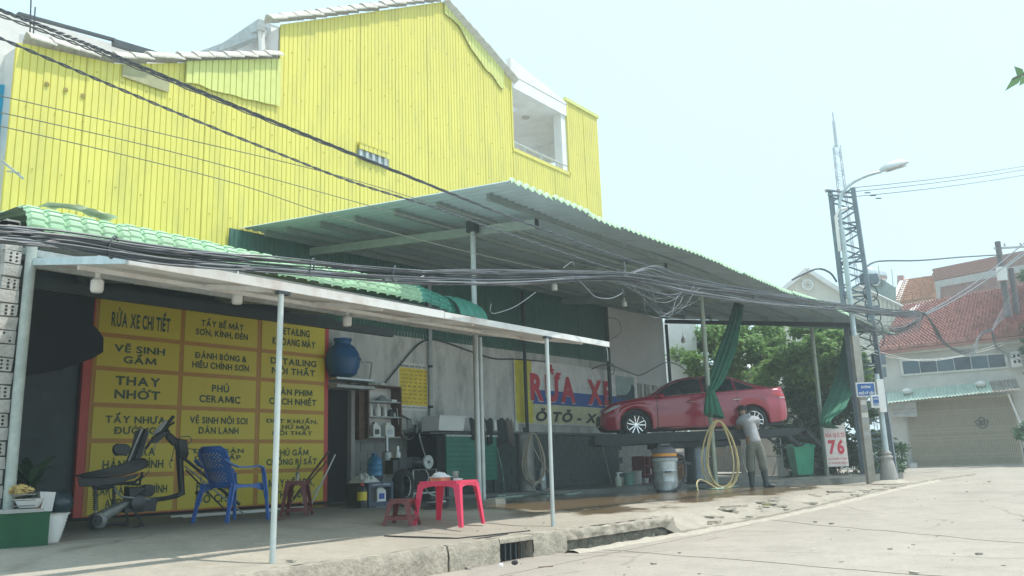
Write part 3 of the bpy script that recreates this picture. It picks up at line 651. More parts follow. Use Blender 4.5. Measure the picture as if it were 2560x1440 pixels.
# price poster
pp = thing('price_poster', 'yellow price list poster pinned to the stained plaster wall', 'poster', (13.67, WY-.05, 1.87))
obj('sheet', MB().bb((13.2, WY-.062, 1.84), (14.13, WY-.052, 2.87)), white_paint, pp)
pnl = obj('yellow_field', MB().bb((13.23, WY-.066, 1.95), (14.1, WY-.062, 2.76)), M('poster_yellow', (.75, .55, .02), .4), pp)
text('BẢNG GIÁ RỬA XE', (13.67, WY-.067, 2.81), .8, .07, (1, 0, 0), ink_dark, pp, bold=2)
text('Chân thành cảm ơn quý khách', (13.67, WY-.067, 1.90), .75, .05, (1, 0, 0), ink_dark, pp, bold=1)
for r in range(9):
    row = 'XE Ô TÔ   RỬA XE   HÚT BỤI   100K   150K' if r == 0 else ['XE 4 CHỖ', 'XE 7 CHỖ', 'BÁN TẢI', 'XE GA', 'XE SỐ', 'SUV LỚN', 'XE TẢI', 'XE 16 CHỖ'][r-1]+'    %d0K    %d0K    %d0K    %d0K' % (r+4, r+6, r+8, r+10)
    text(row, (13.67, WY-.070, 2.70-.085*r), .82, .034, (1, 0, 0), ink_dark, pp, bold=2)
# car wash banner
bn = thing('car_wash_banner', 'wide banner reading RỬA XE in red letters on the wall behind the lift', 'sign', (20, WY-.05, 1.5))
zt0, zb1 = 3.28, 1.62
obj('banner_sheet', MB().bb((17.3, WY-.09, zb1), (23.6, WY-.07, zt0)), M('banner_pale', (.78, .76, .74), .5), bn)
obj('yellow_strip', MB().bb((17.33, WY-.094, zb1+.03), (18.05, WY-.09, zt0-.02)), M('strip_yellow', (.7, .62, .05), .5), bn)
obj('blue_band', MB().bb((18.06, WY-.094, 2.15), (23.58, WY-.09, 2.52)), ink_blue, bn)
obj('lower_band', MB().bb((18.06, WY-.094, zb1+.03), (23.58, WY-.09, 2.15)), M('band_pale_yellow', (.66, .64, .4), .5), bn)
text('RỬA  XE', (19.98, WY-.096, 2.72), 4.1, 1.05, (1, 0, 0), white_paint, bn, bold=9, bw=.03)
text('RỬA  XE', (19.98, WY-.104, 2.72), 4.05, 1.0, (1, 0, 0), ink_red, bn, bold=8, bw=.022)
text('Ô TÔ - XE MÁY', (20.75, WY-.096, 1.88), 5.2, .36, (1, 0, 0), ink_black, bn, bold=6, bw=.03, shear=.25)
ph = obj('photo_print', MB().bb((22.3, WY-.099, 2.45), (23.4, WY-.095, 3.15)), M('photo_sky', (.35, .45, .45), .5), bn)
obj('print_silhouette', MB().prism([(22.3, WY-.101, 2.45), (23.4, WY-.101, 2.45), (23.4, WY-.101, 2.85), (23.25, WY-.101, 2.95), (23.15, WY-.101, 2.75), (22.9, WY-.101, 2.6), (22.3, WY-.101, 2.55)], (0, -.002, 0)), M('photo_dark', (.04, .08, .1), .5), ph)
# striped shutter left of the car
sp_ = thing('striped_shutter', 'white and grey striped corrugated panel behind the car bonnet', 'panel', (25, 13, 1.4))
for i in range(13): obj('slat', MB().bb((23.75+.26*i, WY-.02-.02*(i % 2), 1.5), (23.75+.26*i+(.10 if i % 2 else .15), WY+.04, 3.0)), white_paint if i % 2 else grey_render, sp_)

# ------------------------------------------------------------------ big canopy
cp = thing('car_wash_canopy', 'wide green-grey corrugated sheet canopy over the car wash', 'canopy', (17, 9, 4.4))
def cz(x, y):
    t = (y-6.9)/6.3; zfz = 4.47+.03*sin(x*.9); zw = lerp(5.06, 5.38, (x-9.2)/16.4)
    z = lerp(zfz, zw, t)
    if x > 25.6: z -= .02*(x-25.6)
    return z
x = 9.15; k = 0; first_sheet = True
while x < 29.6:
    x2 = min(x+1.02, 29.7); yw = WY-.02 if x < 21.5 else (13.5 if x < 25.7 else lerp(12.9, 8, min(1, (x-25.6)/3))); y0 = 6.9+random.uniform(-.04, .04)-(.0 if x < 25 else 0)
    mb = MB(); n = int((x2-x)/.025); 
    for v in range(9):
        y = lerp(y0, yw, v/8)
        for i in range(n+1):
            xx = lerp(x, x2+.02, i/n); mb.v.append((xx, y, cz(xx, y)+.02*sin(2*pi*xx/.17)+.006*(k % 2)))
    mb.f = [(j*(n+1)+i, j*(n+1)+i+1, (j+1)*(n+1)+i+1, (j+1)*(n+1)+i) for j in range(8) for i in range(n)]
    obj('roof_sheet', mb, green_under, cp, sharp=60)
    # added eave lip; its pale outer green also carries the edge's sunlight
    eb = MB()
    for v in range(3):
        for i in range(n+1):
            xx = lerp(x, x2+.02, i/n); eb.v.append((xx, y0-.035+(0, .012, .05)[v], cz(xx, y0)+(.024+.0*v)*sin(2*pi*xx/.17)+.006*(k % 2)+(-.035, .02, .04)[v]))
    eb.f = [(j*(n+1)+i, j*(n+1)+i+1, (j+1)*(n+1)+i+1, (j+1)*(n+1)+i) for j in range(2) for i in range(n)]
    obj('eave_strip', eb, green_roof, cp, sharp=60)
    x = x2; k += 1
for px, py in ((1224, 473), (1097, 493), (990, 513), (890, 532), (804, 549), (720, 560), (655, 570)):
    p = ax(px, py, 9.55); y = max(7.4, min(12.9, p.y)); obj('purlin', MB().bar((9.5, y, cz(9.5, y)-.07), (25.6, y, cz(25.6, y)-.07), .05, .1), M('purlin_steel', (.2, .25, .24), .5, var=.15), cp)
for bx in (10.75, 15.15, 19.6): obj('cross_beam', MB().bar((bx, 7.6, cz(bx, 7.6)-.2), (bx, WY-.1, cz(bx, 13)-.2), .08, .15), M('beam_steel', (.3, .36, .34), .5, var=.15), cp); obj('beam_end', MB().bb((bx-.045, 7.585, cz(bx, 7.6)-.28), (bx+.045, 7.60, cz(bx, 7.6)-.12)), hole_m, cp)
obj('end_beam', MB().bar((25.4, 6.95, cz(25.4, 6.95)-.22), (25.4, 12.9, cz(25.4, 12.9)-.22), .08, .13), steel_dark, cp)
zt_ = cz(10.7, 8.8)-.2
def post(x, y, top, r, lb, m, z0=None):
    t = thing('canopy_post', lb, 'post', (x, y, zf(x, y)), group='steel posts holding up the canopy')
    obj('post_tube', MB().tube([(x, y, zf(x, y)-.03 if z0 is None else z0), (x, y, top)], r, 14), m, t); return t
pg = M('post_steel', (.45, .5, .5), .45, .3, dirt=(.3, .34, .33), dscale=8, damt=.5)
t = post(10.6, 8.8, zt_+.12, .045, 'left pipe of the tall double canopy post behind the pink table', pg); obj('post_head', MB().bb((10.53, 8.72, zt_-.05), (10.67, 8.88, zt_+.13)), steel_dark, t); obj('concrete_footing', MB().box((10.75, 8.65, .0), (.35, .28, .12), .3, jit=.03), kerb_l, t)
post(10.78, 8.86, 2.66, .042, 'right shorter pipe of the double post, ending under the flat awning', pg)
pgr = M('post_green', (.3, .36, .3), .5, .2, dirt=(.35, .28, .18), dscale=8, damt=.6)
P3 = afl(1791, 1224); P4 = afl(2069, 1198)
P3 = Vector((18.6, 8.45, 0)); P3x = ay(1791, 1224, 8.45); P3.x = P3x.x
post(P3.x, P3.y, cz(P3.x, P3.y)-.12, .055, 'green-grey canopy post with the coiled yellow hose in front of the red car', pgr)
P4 = Vector((ay(2069, 1198, 8.3).x, 8.3, 0))
post(P4.x, P4.y, cz(P4.x, P4.y)-.1, .06, 'green-grey canopy post between the green bin and the number 76 board', pgr)
for px, Y, z0, z1, lb in ((1075, WY-.12, 1.45, 4.9, 'thin pipe post fixed to the plaster wall right of the price poster'), (1310, WY-.25, 1.4, 5.0, 'thin wall post beside the yellow edge of the banner'), (1518, WY-.3, 1.6, 5.1, 'dark post in front of the red lettered banner'), (1668, WY-.05, 1.4, 5.1, 'dark post at the end of the white side wall')):
    p = ay(px, 850, Y); t = thing('wall_post', lb, 'post', (p.x, p.y, z0), group='posts standing along the back wall'); obj('post_tube', MB().tube([(p.x, p.y, z0), (p.x, p.y, z1)], .045 if px < 1500 else .055, 10), steel_paint if px < 1100 else steel_dark, t)
    if px < 1100:
        for z in (1.9, 2.8): obj('clip', MB().lathe((p.x, p.y, z), [(.055, 0), (.055, .06)], 10), steel_dark, t)
# ------------------------------------------------------------------ doorway and things along the back wall
dw = thing('dark_doorway', 'dark doorway between the service board and the grey block wall', 'doorway', (11.5, 13.1, 0))
obj('opening', MB().bb((11.15, WY-.04, 0), (11.85, WY-.03, 2.2)), hole_m, dw); obj('jamb', MB().bb((11.78, WY-.16, -.05), (11.88, WY-.03, 2.3)), grey_render, dw)
obj('lintel', MB().bb((11.1, WY-.5, 2.18), (12.1, WY-.04, 2.24)), steel_paint, dw); obj('lintel', MB().bb((11.1, WY-.5, 2.34), (12.1, WY-.04, 2.38)), steel, dw)
blue_t = M('blue_tank_plastic', (.015, .10, .25), .35, var=.1)
p = ay(858, 918, 12.8); tk = thing('water_tank', 'round blue plastic water tank on the frame above the dark doorway', 'water tank', (p.x, p.y, 2.38))
R_ = .33; obj('body', MB().lathe((p.x-.02, p.y, 2.39), [(.18, 0), (.27, .05), (R_, .2), (R_+.015, .33), (R_-.01, .46), (.25, .58), (.17, .64), (.16, .65), (.16, .71), (.18, .72), (.18, .76), (.0, .77)], 28), blue_t, tk)
obj('rim_band', MB().lathe((p.x-.02, p.y, 2.39+.33), [(R_+.03, 0), (R_+.035, .02), (R_+.03, .04)], 28, cap=False), blue_t, tk)
single('bent_pipe', MB().tube([ay(893, 903, 12.9), ay(930, 907, 12.9), ay(927, 935, 12.9), ay(921, 962, 12.9)], .02, 8), steel_paint, 'grey bent pipe beside the blue water tank', 'pipe')
# cabinet
cb = thing('wall_cabinet', 'open brown wall cabinet with shelves of white bottles', 'cabinet', (12.5, WY-.2, 1.23))
Y0, Y1 = WY-.36, WY-.05
obj('side_panel', MB().bb((12.05, Y0, 1.23), (12.08, Y1, 2.28)), wood, cb); obj('side_panel', MB().bb((12.97, Y0, 1.23), (13.0, Y1, 2.28)), wood, cb)
obj('back_panel', MB().bb((12.08, Y1-.02, 1.25), (12.97, Y1, 2.26)), white_paint, cb); obj('side_panel', MB().bb((11.9, Y0+.1, 1.2), (12.05, Y1, 2.3)), wood, cb)
for z in (1.23, 1.64, 1.95, 2.27): obj('shelf', MB().bb((12.06, Y0+.005, z), (12.99, Y1-.005, z+.025)), wood if z > 2 else steel_paint, cb)
for x in (12.1, 12.55, 12.9): obj('bracket', MB().bb((x, Y1-.03, 1.0), (x+.02, Y1, 1.23)), steel_dark, cb)
jug_m = M('jug_white', (.72, .74, .7), .4); dark_pl = M('dark_plastic', (.04, .04, .05), .4)
def bottle(x, y, z, r, h, m, lb, cap=white_pl, group='bottles on the cabinet shelves', nm='bottle', cat='bottle'):
    t = thing(nm, lb, cat, (x, y, z), group=group)
    obj('body', MB().lathe((x, y, z), [(r*.96, 0), (r, .01), (r, h*.62), (r*.85, h*.74), (r*.35, h*.86), (r*.32, h*.92)], 14), m, t)
    obj('cap', MB().lathe((x, y, z+h*.9), [(r*.42, 0), (r*.42, h*.1)], 10), cap, t); return t
def jug(x, y, z, w, h, m, lb, rz=0, group=None, lab=None):
    t = thing('jerrycan', lb, 'jug', (x, y, z), rz, group=group)
    d = w*.6; mb = MB()
    pts = [(-w/2, 0), (w/2, 0), (w/2, h*.62), (w*.42, h*.72), (w*.05, h*.86), (-w*.1, h*.9), (-w*.3, h*.9), (-w/2, h*.78)]
    mb.prism([(a, -d/2, b) for a, b in pts], (0, d, 0)); obj('body', mb, m, t, world=False)
    obj('handle', MB().tube([(w*.02, 0, h*.86), (w*.1, 0, h*.97), (w*.3, 0, h*.93), (w*.42, 0, h*.72)], w*.06, 6), m, t, world=False)
    obj('cap', MB().lathe((-w*.2, 0, h*.9), [(w*.13, 0), (w*.13, h*.09)], 12), lab or white_pl, t, world=False)
    obj('sticker', MB().bb((-w*.32, -d/2-.004, h*.15), (w*.3, -d/2-.001, h*.5)), lab or M('sticker_pale', (.5, .55, .6), .5), t, world=False)
    return t
g_ = 'containers on the wall cabinet shelves'; yc = Y0+.12
jug(12.35, yc, 1.255, .20, .3, jug_m, 'tall white jerrycan with printed sticker, left on the bottom cabinet shelf', group=g_, lab=dark_pl)
jug(12.70, yc, 1.255, .25, .3, jug_m, 'wide plain white jerrycan, right on the bottom cabinet shelf', group=g_)
bottle(12.16, yc, 1.255, .045, .24, dark_pl, 'dark bottle at the left end of the bottom cabinet shelf', group=g_)
for x, r, h, m, lb in ((12.22, .05, .27, jug_m, 'white bottle second from left on the middle shelf'), (12.42, .07, .26, jug_m, 'broad white bottle near the centre of the middle shelf'), (12.52, .03, .24, dark_pl, 'slim dark bottle right of the broad white bottle'), (12.62, .05, .26, jug_m, 'slim white bottle right of centre on the middle shelf'), (12.79, .07, .18, dark_pl, 'dark wide jar on the middle cabinet shelf'), (12.13, .035, .12, dark_pl, 'little dark bottle at the left end of the middle shelf'), (12.91, .025, .1, jug_m, 'tiny white bottle at the right end of the middle shelf')):
    bottle(x, yc, 1.665, r, h, m, lb, group=g_)
single('crumpled_bag', MB().grid(lambda u, v: Vector((12.35+.4*u, yc-.1+.2*v, 1.98+.1*sin(pi*u)*sin(pi*v)*(1+noise.noise(Vector((u*7, v*7, 2)))))), 12, 8), M('bag_grey', (.3, .33, .34), .4), 'grey crumpled bag on the top cabinet shelf', 'bag')
single('white_box', MB().box((12.86, yc, 2.0), (.14, .1, .05)), white_pl, 'small white box on the top cabinet shelf', 'box')
single('leaning_card', MB().bar((12.15, Y1-.05, 1.98), (12.25, Y1-.08, 2.2), .12, .02), white_paint, 'white card leaning at the left of the top cabinet shelf', 'card')
single('bowl', MB().lathe((12.25, yc+.1, 2.295), [(.08, 0), (.15, .08), (.14, .08), (.07, .01)], 16), M('bowl_green', (.35, .45, .38), .4), 'pale green bowl on top of the wall cabinet', 'bowl')
single('folded_cloth', MB().ball((12.55, yc, 2.33), .09, 10, (1, .8, .5)), white_paint, 'white cloth bundled on top of the wall cabinet', 'cloth')
# wall cables
def cabl(pts, r, m, name, lb, cat, sub=6, **k):
    P = [Vector(p) for p in pts]; out = []
    for i in range(len(P)-1):
        a = P[max(i-1, 0)]; b = P[i]; c = P[i+1]; d = P[min(i+2, len(P)-1)]
        for j in range(sub):
            t = j/sub; out.append(.5*((2*b)+(-a+c)*t+(2*a-5*b+4*c-d)*t*t+(-a+3*b-3*c+d)*t*t*t))
    out.append(P[-1])
    return out if name is None else single(name, MB().tube(out, r, 6), m, lb, cat, **k)
wy = WY-.1
cabl([ay(x_, y_, wy) for x_, y_ in ((955, 968), (1000, 912), (1045, 862), (1078, 849), (1120, 858), (1190, 883), (1240, 897), (1290, 898), (1370, 905))], .018, cable_m, 'wall_cable', 'thick black cable arching over the price poster on the plaster wall', 'cable')
cabl([ay(x_, y_, WY-.35) for x_, y_ in ((1480, 922), (1520, 912), (1570, 930), (1600, 938), (1640, 918), (1668, 906), (1700, 915), (1730, 940))], .018, cable_m, 'wall_cable', 'black cable sagging across the white side wall above the striped panel', 'cable')
cabl([ay(x_, y_, WY-.35) for x_, y_ in ((1522, 905), (1535, 915), (1533, 935), (1520, 930), (1518, 912))], .012, cable_m, 'cable_loop', 'small black cable loop on the dark wall post beside the banner', 'cable')
cabl([ay(x_, y_, WY-.12) for x_, y_ in ((1510, 793), (1545, 800), (1552, 830), (1528, 848))], .01, cable_m, 'hanging_wire', 'thin black wire curving on the white side wall', 'wire')
cabl([ay(x_, y_, wy) for x_, y_ in ((978, 1010), (1000, 1035), (1030, 1052))], .016, cable_m, 'socket_cable', 'dark cable running from the cabinet down to the socket box', 'cable')
cabl([ay(x_, y_, WY-.3) for x_, y_ in ((992, 1020), (1000, 1070), (1020, 1098), (1040, 1085), (1042, 1060), (1030, 1045))], .011, M('pale_hose', (.5, .52, .48), .5), 'hanging_hose', 'thin pale hose hanging in a loop below the socket box', 'hose')
t = thing('socket_box', 'small white socket box on the wall under the price poster', 'socket box', ay(1030, 1060, WY-.08)); p = ay(1030, 1060, WY-.08); obj('box', MB().box(p, (.28, .06, .2)), steel_paint, t); obj('breaker', MB().box((p.x, p.y-.04, p.z+.04), (.12, .04, .1)), white_pl, t); obj('breaker', MB().box((p.x+.08, p.y-.04, p.z-.05), (.08, .04, .06)), dark_pl, t)
# partition, green cabinet, box on ledge, rags
pt = thing('block_partition', 'low grey block partition left of the green planked cabinet', 'wall', (14.3, 12.6, 0))
obj('wall_face', MB().bb((13.75, 12.55, 0), (14.5, 12.67, 1.34)), mortar, pt)
for r in range(7): obj('block', MB().bb((14.3, 12.53, .02+.193*r), (14.52, 12.56, .2+.193*r)), block_l, pt)
for r in range(7): obj('block', MB().bb((13.76, 12.535, .02+.193*r), (14.285, 12.56, .2+.193*r)), block_m, pt)
gc = thing('green_cabinet', 'green planked cabinet standing under the ledge behind the double post', 'cabinet', (15.7, 12.2, 0))
gx0 = ay(1116, 1150, 12.2).x; gx1 = ay(1242, 1150, 12.2).x; gz1 = ay(1180, 1092, 12.2).z; gz0 = ay(1180, 1203, 12.2).z
obj('carcass', MB().bb((gx0-.25, 12.24, gz0), (gx1, WY-.12, gz1)), hole_m, gc)
for i in range(9): obj('plank', MB().bb((gx0, 12.2-.004*(i % 2), lerp(gz0, gz1, i/9)+.006), (gx1, 12.24, lerp(gz0, gz1, (i+1)/9))), M('green_plank', (.02, .16, .11), .45, var=.2, scale=3), gc)
obj('top_rail', MB().bb((gx0-.02, 12.17, gz1), (gx1+.02, 12.25, gz1+.04)), steel_paint, gc)
for x in (gx0+.05, gx1-.05): obj('leg', MB().bb((x-.03, 12.21, 0), (x+.03, 12.27, gz0)), steel_dark, gc)
p0 = ay(1097, 1076, 12.3); p1 = ay(1165, 1044, 12.3)
foam = M('white_foam', (.7, .71, .71), .8, var=.05)
t = thing('foam_box', 'white foam box standing on the ledge above the green cabinet', 'box', ((p0.x+p1.x)/2, 12.4, p0.z)); obj('box_body', MB().prism([(p0.x, 12.3, p0.z), (p1.x-.1, 12.3, p0.z), (p1.x, 12.3, p1.z), (p0.x+.03, 12.3, p1.z)], (0, .5, 0)), foam, t); obj('lid', MB().bb((p0.x+.02, 12.28, p1.z), (p1.x+.01, 12.82, p1.z+.03)), foam, t)
single('ledge_shelf', MB().bb((gx0-.5, 12.2, gz1+.05), (gx1+1.3, WY-.16, gz1+.09)), steel_dark, 'dark shelf board over the green cabinet carrying the foam box', 'shelf')
for i, (px, w, h, m) in enumerate(((1180, .3, .45, 0), (1200, .22, .5, 1), (1218, .28, .55, 0), (1250, .34, .52, 0), (1268, .22, .6, 1))):
    p = ay(px, 1050, 12.25); zt2 = p.z+.02; mb = MB(); sd_ = i*7.7
    mb.grid(lambda u, v: Vector((p.x+(u-.5)*w*(1-.25*v), 12.2-.05*sin(u*9+sd_)*v-.04*sin(pi*v*.5), zt2-h*v*(1+.15*noise.noise(Vector((u*3, sd_, 0))))+.03*sin(u*7+sd_))), 12, 8, th=(0, .012, 0))
    single('rag', mb, M('rag_dark', (.04, .05, .05), .9) if m == 0 else M('rag_brown', (.16, .14, .12), .9), ['black rag hanging over the shelf just right of the foam box', 'brown rag behind the double post on the shelf edge', 'black rag right of the double post on the shelf edge', 'broad dark rag hanging right of the shelf bottle', 'brown rag at the right end of the shelf', 'dark rag drooping under the foam box'][i], 'rag', group='rags hanging along the shelf over the green cabinet')
p = ay(1237, 1075, 12.25); bottle(p.x, p.y-.0, p.z, .045, .24, jug_m, 'white bottle among the rags on the shelf', group='bottles on the rag shelf')
p = ay(1290, 1078, 12.6); bottle(p.x, p.y, p.z, .06, .3, jug_m, 'white bottle at the right end of the ledge beside the wall post', group='bottles on the rag shelf')

# ------------------------------------------------------------------ crate, water jug and tools by the wall
def T(px, py, Y): return ay(px, py, Y)
cy = 10.9; c0 = T(922, 1266, cy); c1 = T(983, 1203, cy); zc0 = zf(c0.x, cy)
t = thing('plastic_crate', 'dark blue open plastic crate stool under the blue water jug', 'crate', ((c0.x+c1.x)/2, cy, zc0)); cm = M('crate_blue', (.05, .08, .13), .5)
obj('top', MB().bb((c0.x, cy, c1.z-.09), (c1.x, cy+.4, c1.z)), cm, t); 
for x in (c0.x, c1.x-.05): obj('side', MB().bb((x, cy, zc0), (x+.05, cy+.4, c1.z-.09)), cm, t)
obj('base', MB().bb((c0.x+.05, cy, zc0), (c1.x-.05, cy+.4, zc0+.06)), cm, t); obj('back', MB().bb((c0.x+.05, cy+.38, zc0+.06), (c1.x-.05, cy+.4, c1.z-.09)), cm, t)
text('NƯỚC UỐNG', ((c0.x+c1.x)/2, cy-.002, c1.z-.04), .4, .035, (1, 0, 0), white_paint, t, bold=2)
jx = (c0.x+c1.x)/2; jug(jx+.07, cy+.12, zc0+.06, .2, .27, jug_m, 'white jerrycan with blue sticker inside the dark crate', lab=ink_blue)
jx2 = T(955, 1203, cy).x
t = thing('water_jug', 'big translucent blue water jug standing on the dark crate', 'water jug', (jx2, cy+.18, c1.z))
wj = M('water_blue', (.03, .22, .42), .15, var=.08, trans=.25)
obj('bottle_body', MB().lathe((jx2, cy+.18, c1.z+.09), [(.12, 0), (.135, .02), (.135, .08), (.125, .095), (.135, .11), (.135, .17), (.125, .185), (.135, .2), (.13, .27), (.09, .32), (.045, .345), (.045, .36)], 24), wj, t)
obj('cap', MB().lathe((jx2, cy+.18, c1.z+.44), [(.05, 0), (.05, .04), (.02, .045)], 14), blue_t, t); obj('foot', MB().lathe((jx2, cy+.18, c1.z), [(.13, 0), (.14, .09)], 20), M('foot_navy', (.02, .03, .06), .4), t)
p = T(905, 1262, 10.9); t = thing('oil_bottle', 'yellow labelled dark bottle left of the crate', 'bottle', (p.x, p.y, zf(p.x, p.y))); z0 = zf(p.x, p.y)
obj('body', MB().lathe((p.x, p.y, z0), [(.075, 0), (.08, .02), (.08, .26), (.05, .32), (.03, .34)], 16), dark_pl, t); obj('label_band', MB().lathe((p.x, p.y, z0+.1), [(.082, 0), (.082, .14)], 16, cap=False), sign_yellow, t); obj('cap', MB().lathe((p.x, p.y, z0+.34), [(.03, 0), (.03, .04)], 10), sign_red, t)
p = T(905, 1230, 11.2); single('dark_box', MB().bb((T(885, 1266, 11.2).x, 11.0, zf(9, 11)), (T(922, 1266, 11.2).x, 11.4, .38)), dark_pl, 'dark storage box against the grey block wall left of the crate', 'box')
p = T(912, 1192, 11.1); single('clear_bag', MB().grid(lambda u, v: Vector((p.x-.2+.4*u, p.y-.2+.4*v, .38+.13*(sin(pi*u)*sin(pi*v))**.5*(1+1.1*noise.noise(Vector((u*7, v*7, 3)))))), 18, 14), M('clear_plastic', (.55, .58, .56), .25), 'crumpled clear plastic bag on the dark box beside the water jug', 'bag', sharp=20)
p = T(967, 1140, 12.5); single('steel_cylinder', MB().lathe((p.x, p.y, .5), [(.09, 0), (.1, .02), (.1, .42), (.04, .45), (.035, .47), (.035, .75)], 18), steel, 'shiny steel cylinder standing behind the blue water jug', 'cylinder')
for i, dx in enumerate((0, .05, .1)):
    cabl([T(972+i*4, 1138, 12.5), T(980+i*3, 1160, 12.3), T(978+i*7, 1178, 12.0), T(968+i*9, 1192, 12.0)], .02, M('tan_hose', (.45, .36, .24), .6), 'hanging_tube', ['tan rubber tube nearest the water jug', 'tan rubber tube in the middle of the three', 'tan rubber tube farthest from the water jug'][i], 'tube', group='tan tubes hanging behind the water jug')
rub = M('tyre_rubber', (.025, .026, .028), .85, var=.3, scale=15, bump=.4, bscale=60)
def tyre(name, c, R, w, axis_ang, par=None, rim=True, lb=None, m=rub):
    t = thing(name, lb, 'wheel', c, axis_ang) if par is None else par
    pr = [(R*.66, -w/2*.8), (R*.8, -w/2), (R*.95, -w/2*.95), (R, -w/2*.7), (R, w/2*.7), (R*.95, w/2*.95), (R*.8, w/2), (R*.66, w/2*.8), (R*.62, w/2*.3), (R*.62, -w/2*.3), (R*.66, -w/2*.8)]
    obj('rubber', MB().lathe((0, 0, R), pr, 36, cap=False, axis='y'), m, t, world=False); return t
p = T(1008, 1258, 11.0); ty = tyre('spare_wheel', (p.x, 11.0, zf(p.x, 11.0)), .29, .2, radians(20), lb='worn black car tyre standing upright behind the small stool')
obj('rim', MB().lathe((0, 0, .29), [(.18, -.06), (.19, -.07), (.19, .06), (.18, .06)], 28, cap=False, axis='y'), steel, ty, world=False)
# compressor on a frame
p = T(1058, 1240, 11.6); X0 = T(1022, 1200, 11.6).x; X1 = T(1085, 1200, 11.6).x
t = thing('workbench_frame', 'dark steel bench frame behind the pink table', 'bench', ((X0+X1)/2, 11.6, 0))
zt3 = T(1055, 1172, 11.6).z; obj('bench_top', MB().bb((X0, 11.5, zt3-.03), (X1, 12.0, zt3)), steel_dark, t)
for x in (X0+.03, X1-.03):
    for y in (11.52, 11.97): obj('leg', MB().bb((x-.015, y-.015, -.02), (x+.015, y+.015, zt3-.03)), steel_paint, t)
obj('cross_rail', MB().bb((X0, 11.5, .12), (X1, 11.53, .15)), steel_paint, t); obj('dark_panel', MB().bb((X0+.08, 11.56, zt3-.38), (X1-.03, 11.6, zt3-.04)), hole_m, t)
t = thing('air_compressor', 'greasy air compressor head with belt wheel on the bench', 'compressor', (X0+.3, 11.8, zt3))
pc = T(1022, 1160, 11.9); obj('pump_body', MB().box((X0+.05, 11.85, zt3+.12), (.34, .25, .2)).box((X0-.12, 11.85, zt3+.05), (.3, .22, .25)), steel_dark, t); obj('cylinder_head', MB().lathe((X0-.05, 11.85, zt3+.22), [(.07, 0), (.07, .1), (.04, .1), (.04, .22)], 14), steel, t); obj('motor', MB().lathe((X0+.4, 11.85, zt3+.12), [(.1, -.16), (.11, -.14), (.11, .14), (.1, .16)], 18, axis='x'), dark_pl, t)
bw2 = T(1070, 1155, 11.5); obj('belt_wheel', MB().lathe((bw2.x, 11.5, bw2.z), [(.09, -.02), (.13, -.02), (.13, .02), (.09, .02)], 24, axis='y').lathe((bw2.x, 11.5, bw2.z), [(.03, -.02), (.03, .02)], 12, axis='y'), steel_paint, t)
cabl([T(1048, 1085, 12.4), T(1055, 1115, 12.2), T(1065, 1145, 11.5)], .014, M('pale_hose', (.5, .52, .48), .5), 'air_hose', 'pale air hose running from the socket box to the belt wheel', 'hose')
cabl([T(1065, 1175, 11.4), T(1072, 1195, 11.2), T(1062, 1215, 11), T(1075, 1235, 10.8), T(1098, 1240, 10.8)], .013, M('pale_hose', (.5, .52, .48), .5), 'air_hose', 'pale hose drooping from the bench to the floor behind the pink table', 'hose')
p = afl(1090, 1272); t = thing('charcoal_pile', 'little heap of dark sheets and scrap on the floor behind the stool', 'scrap', p)
for i in range(7): obj('scrap_sheet', MB().box((p.x+random.uniform(-.12, .12), p.y+random.uniform(-.08, .08), p.z+.01+.014*i), (random.uniform(.2, .32), random.uniform(.12, .2), .01), random.uniform(0, 3), .01), dark_pl if i < 6 else white_paint, t)
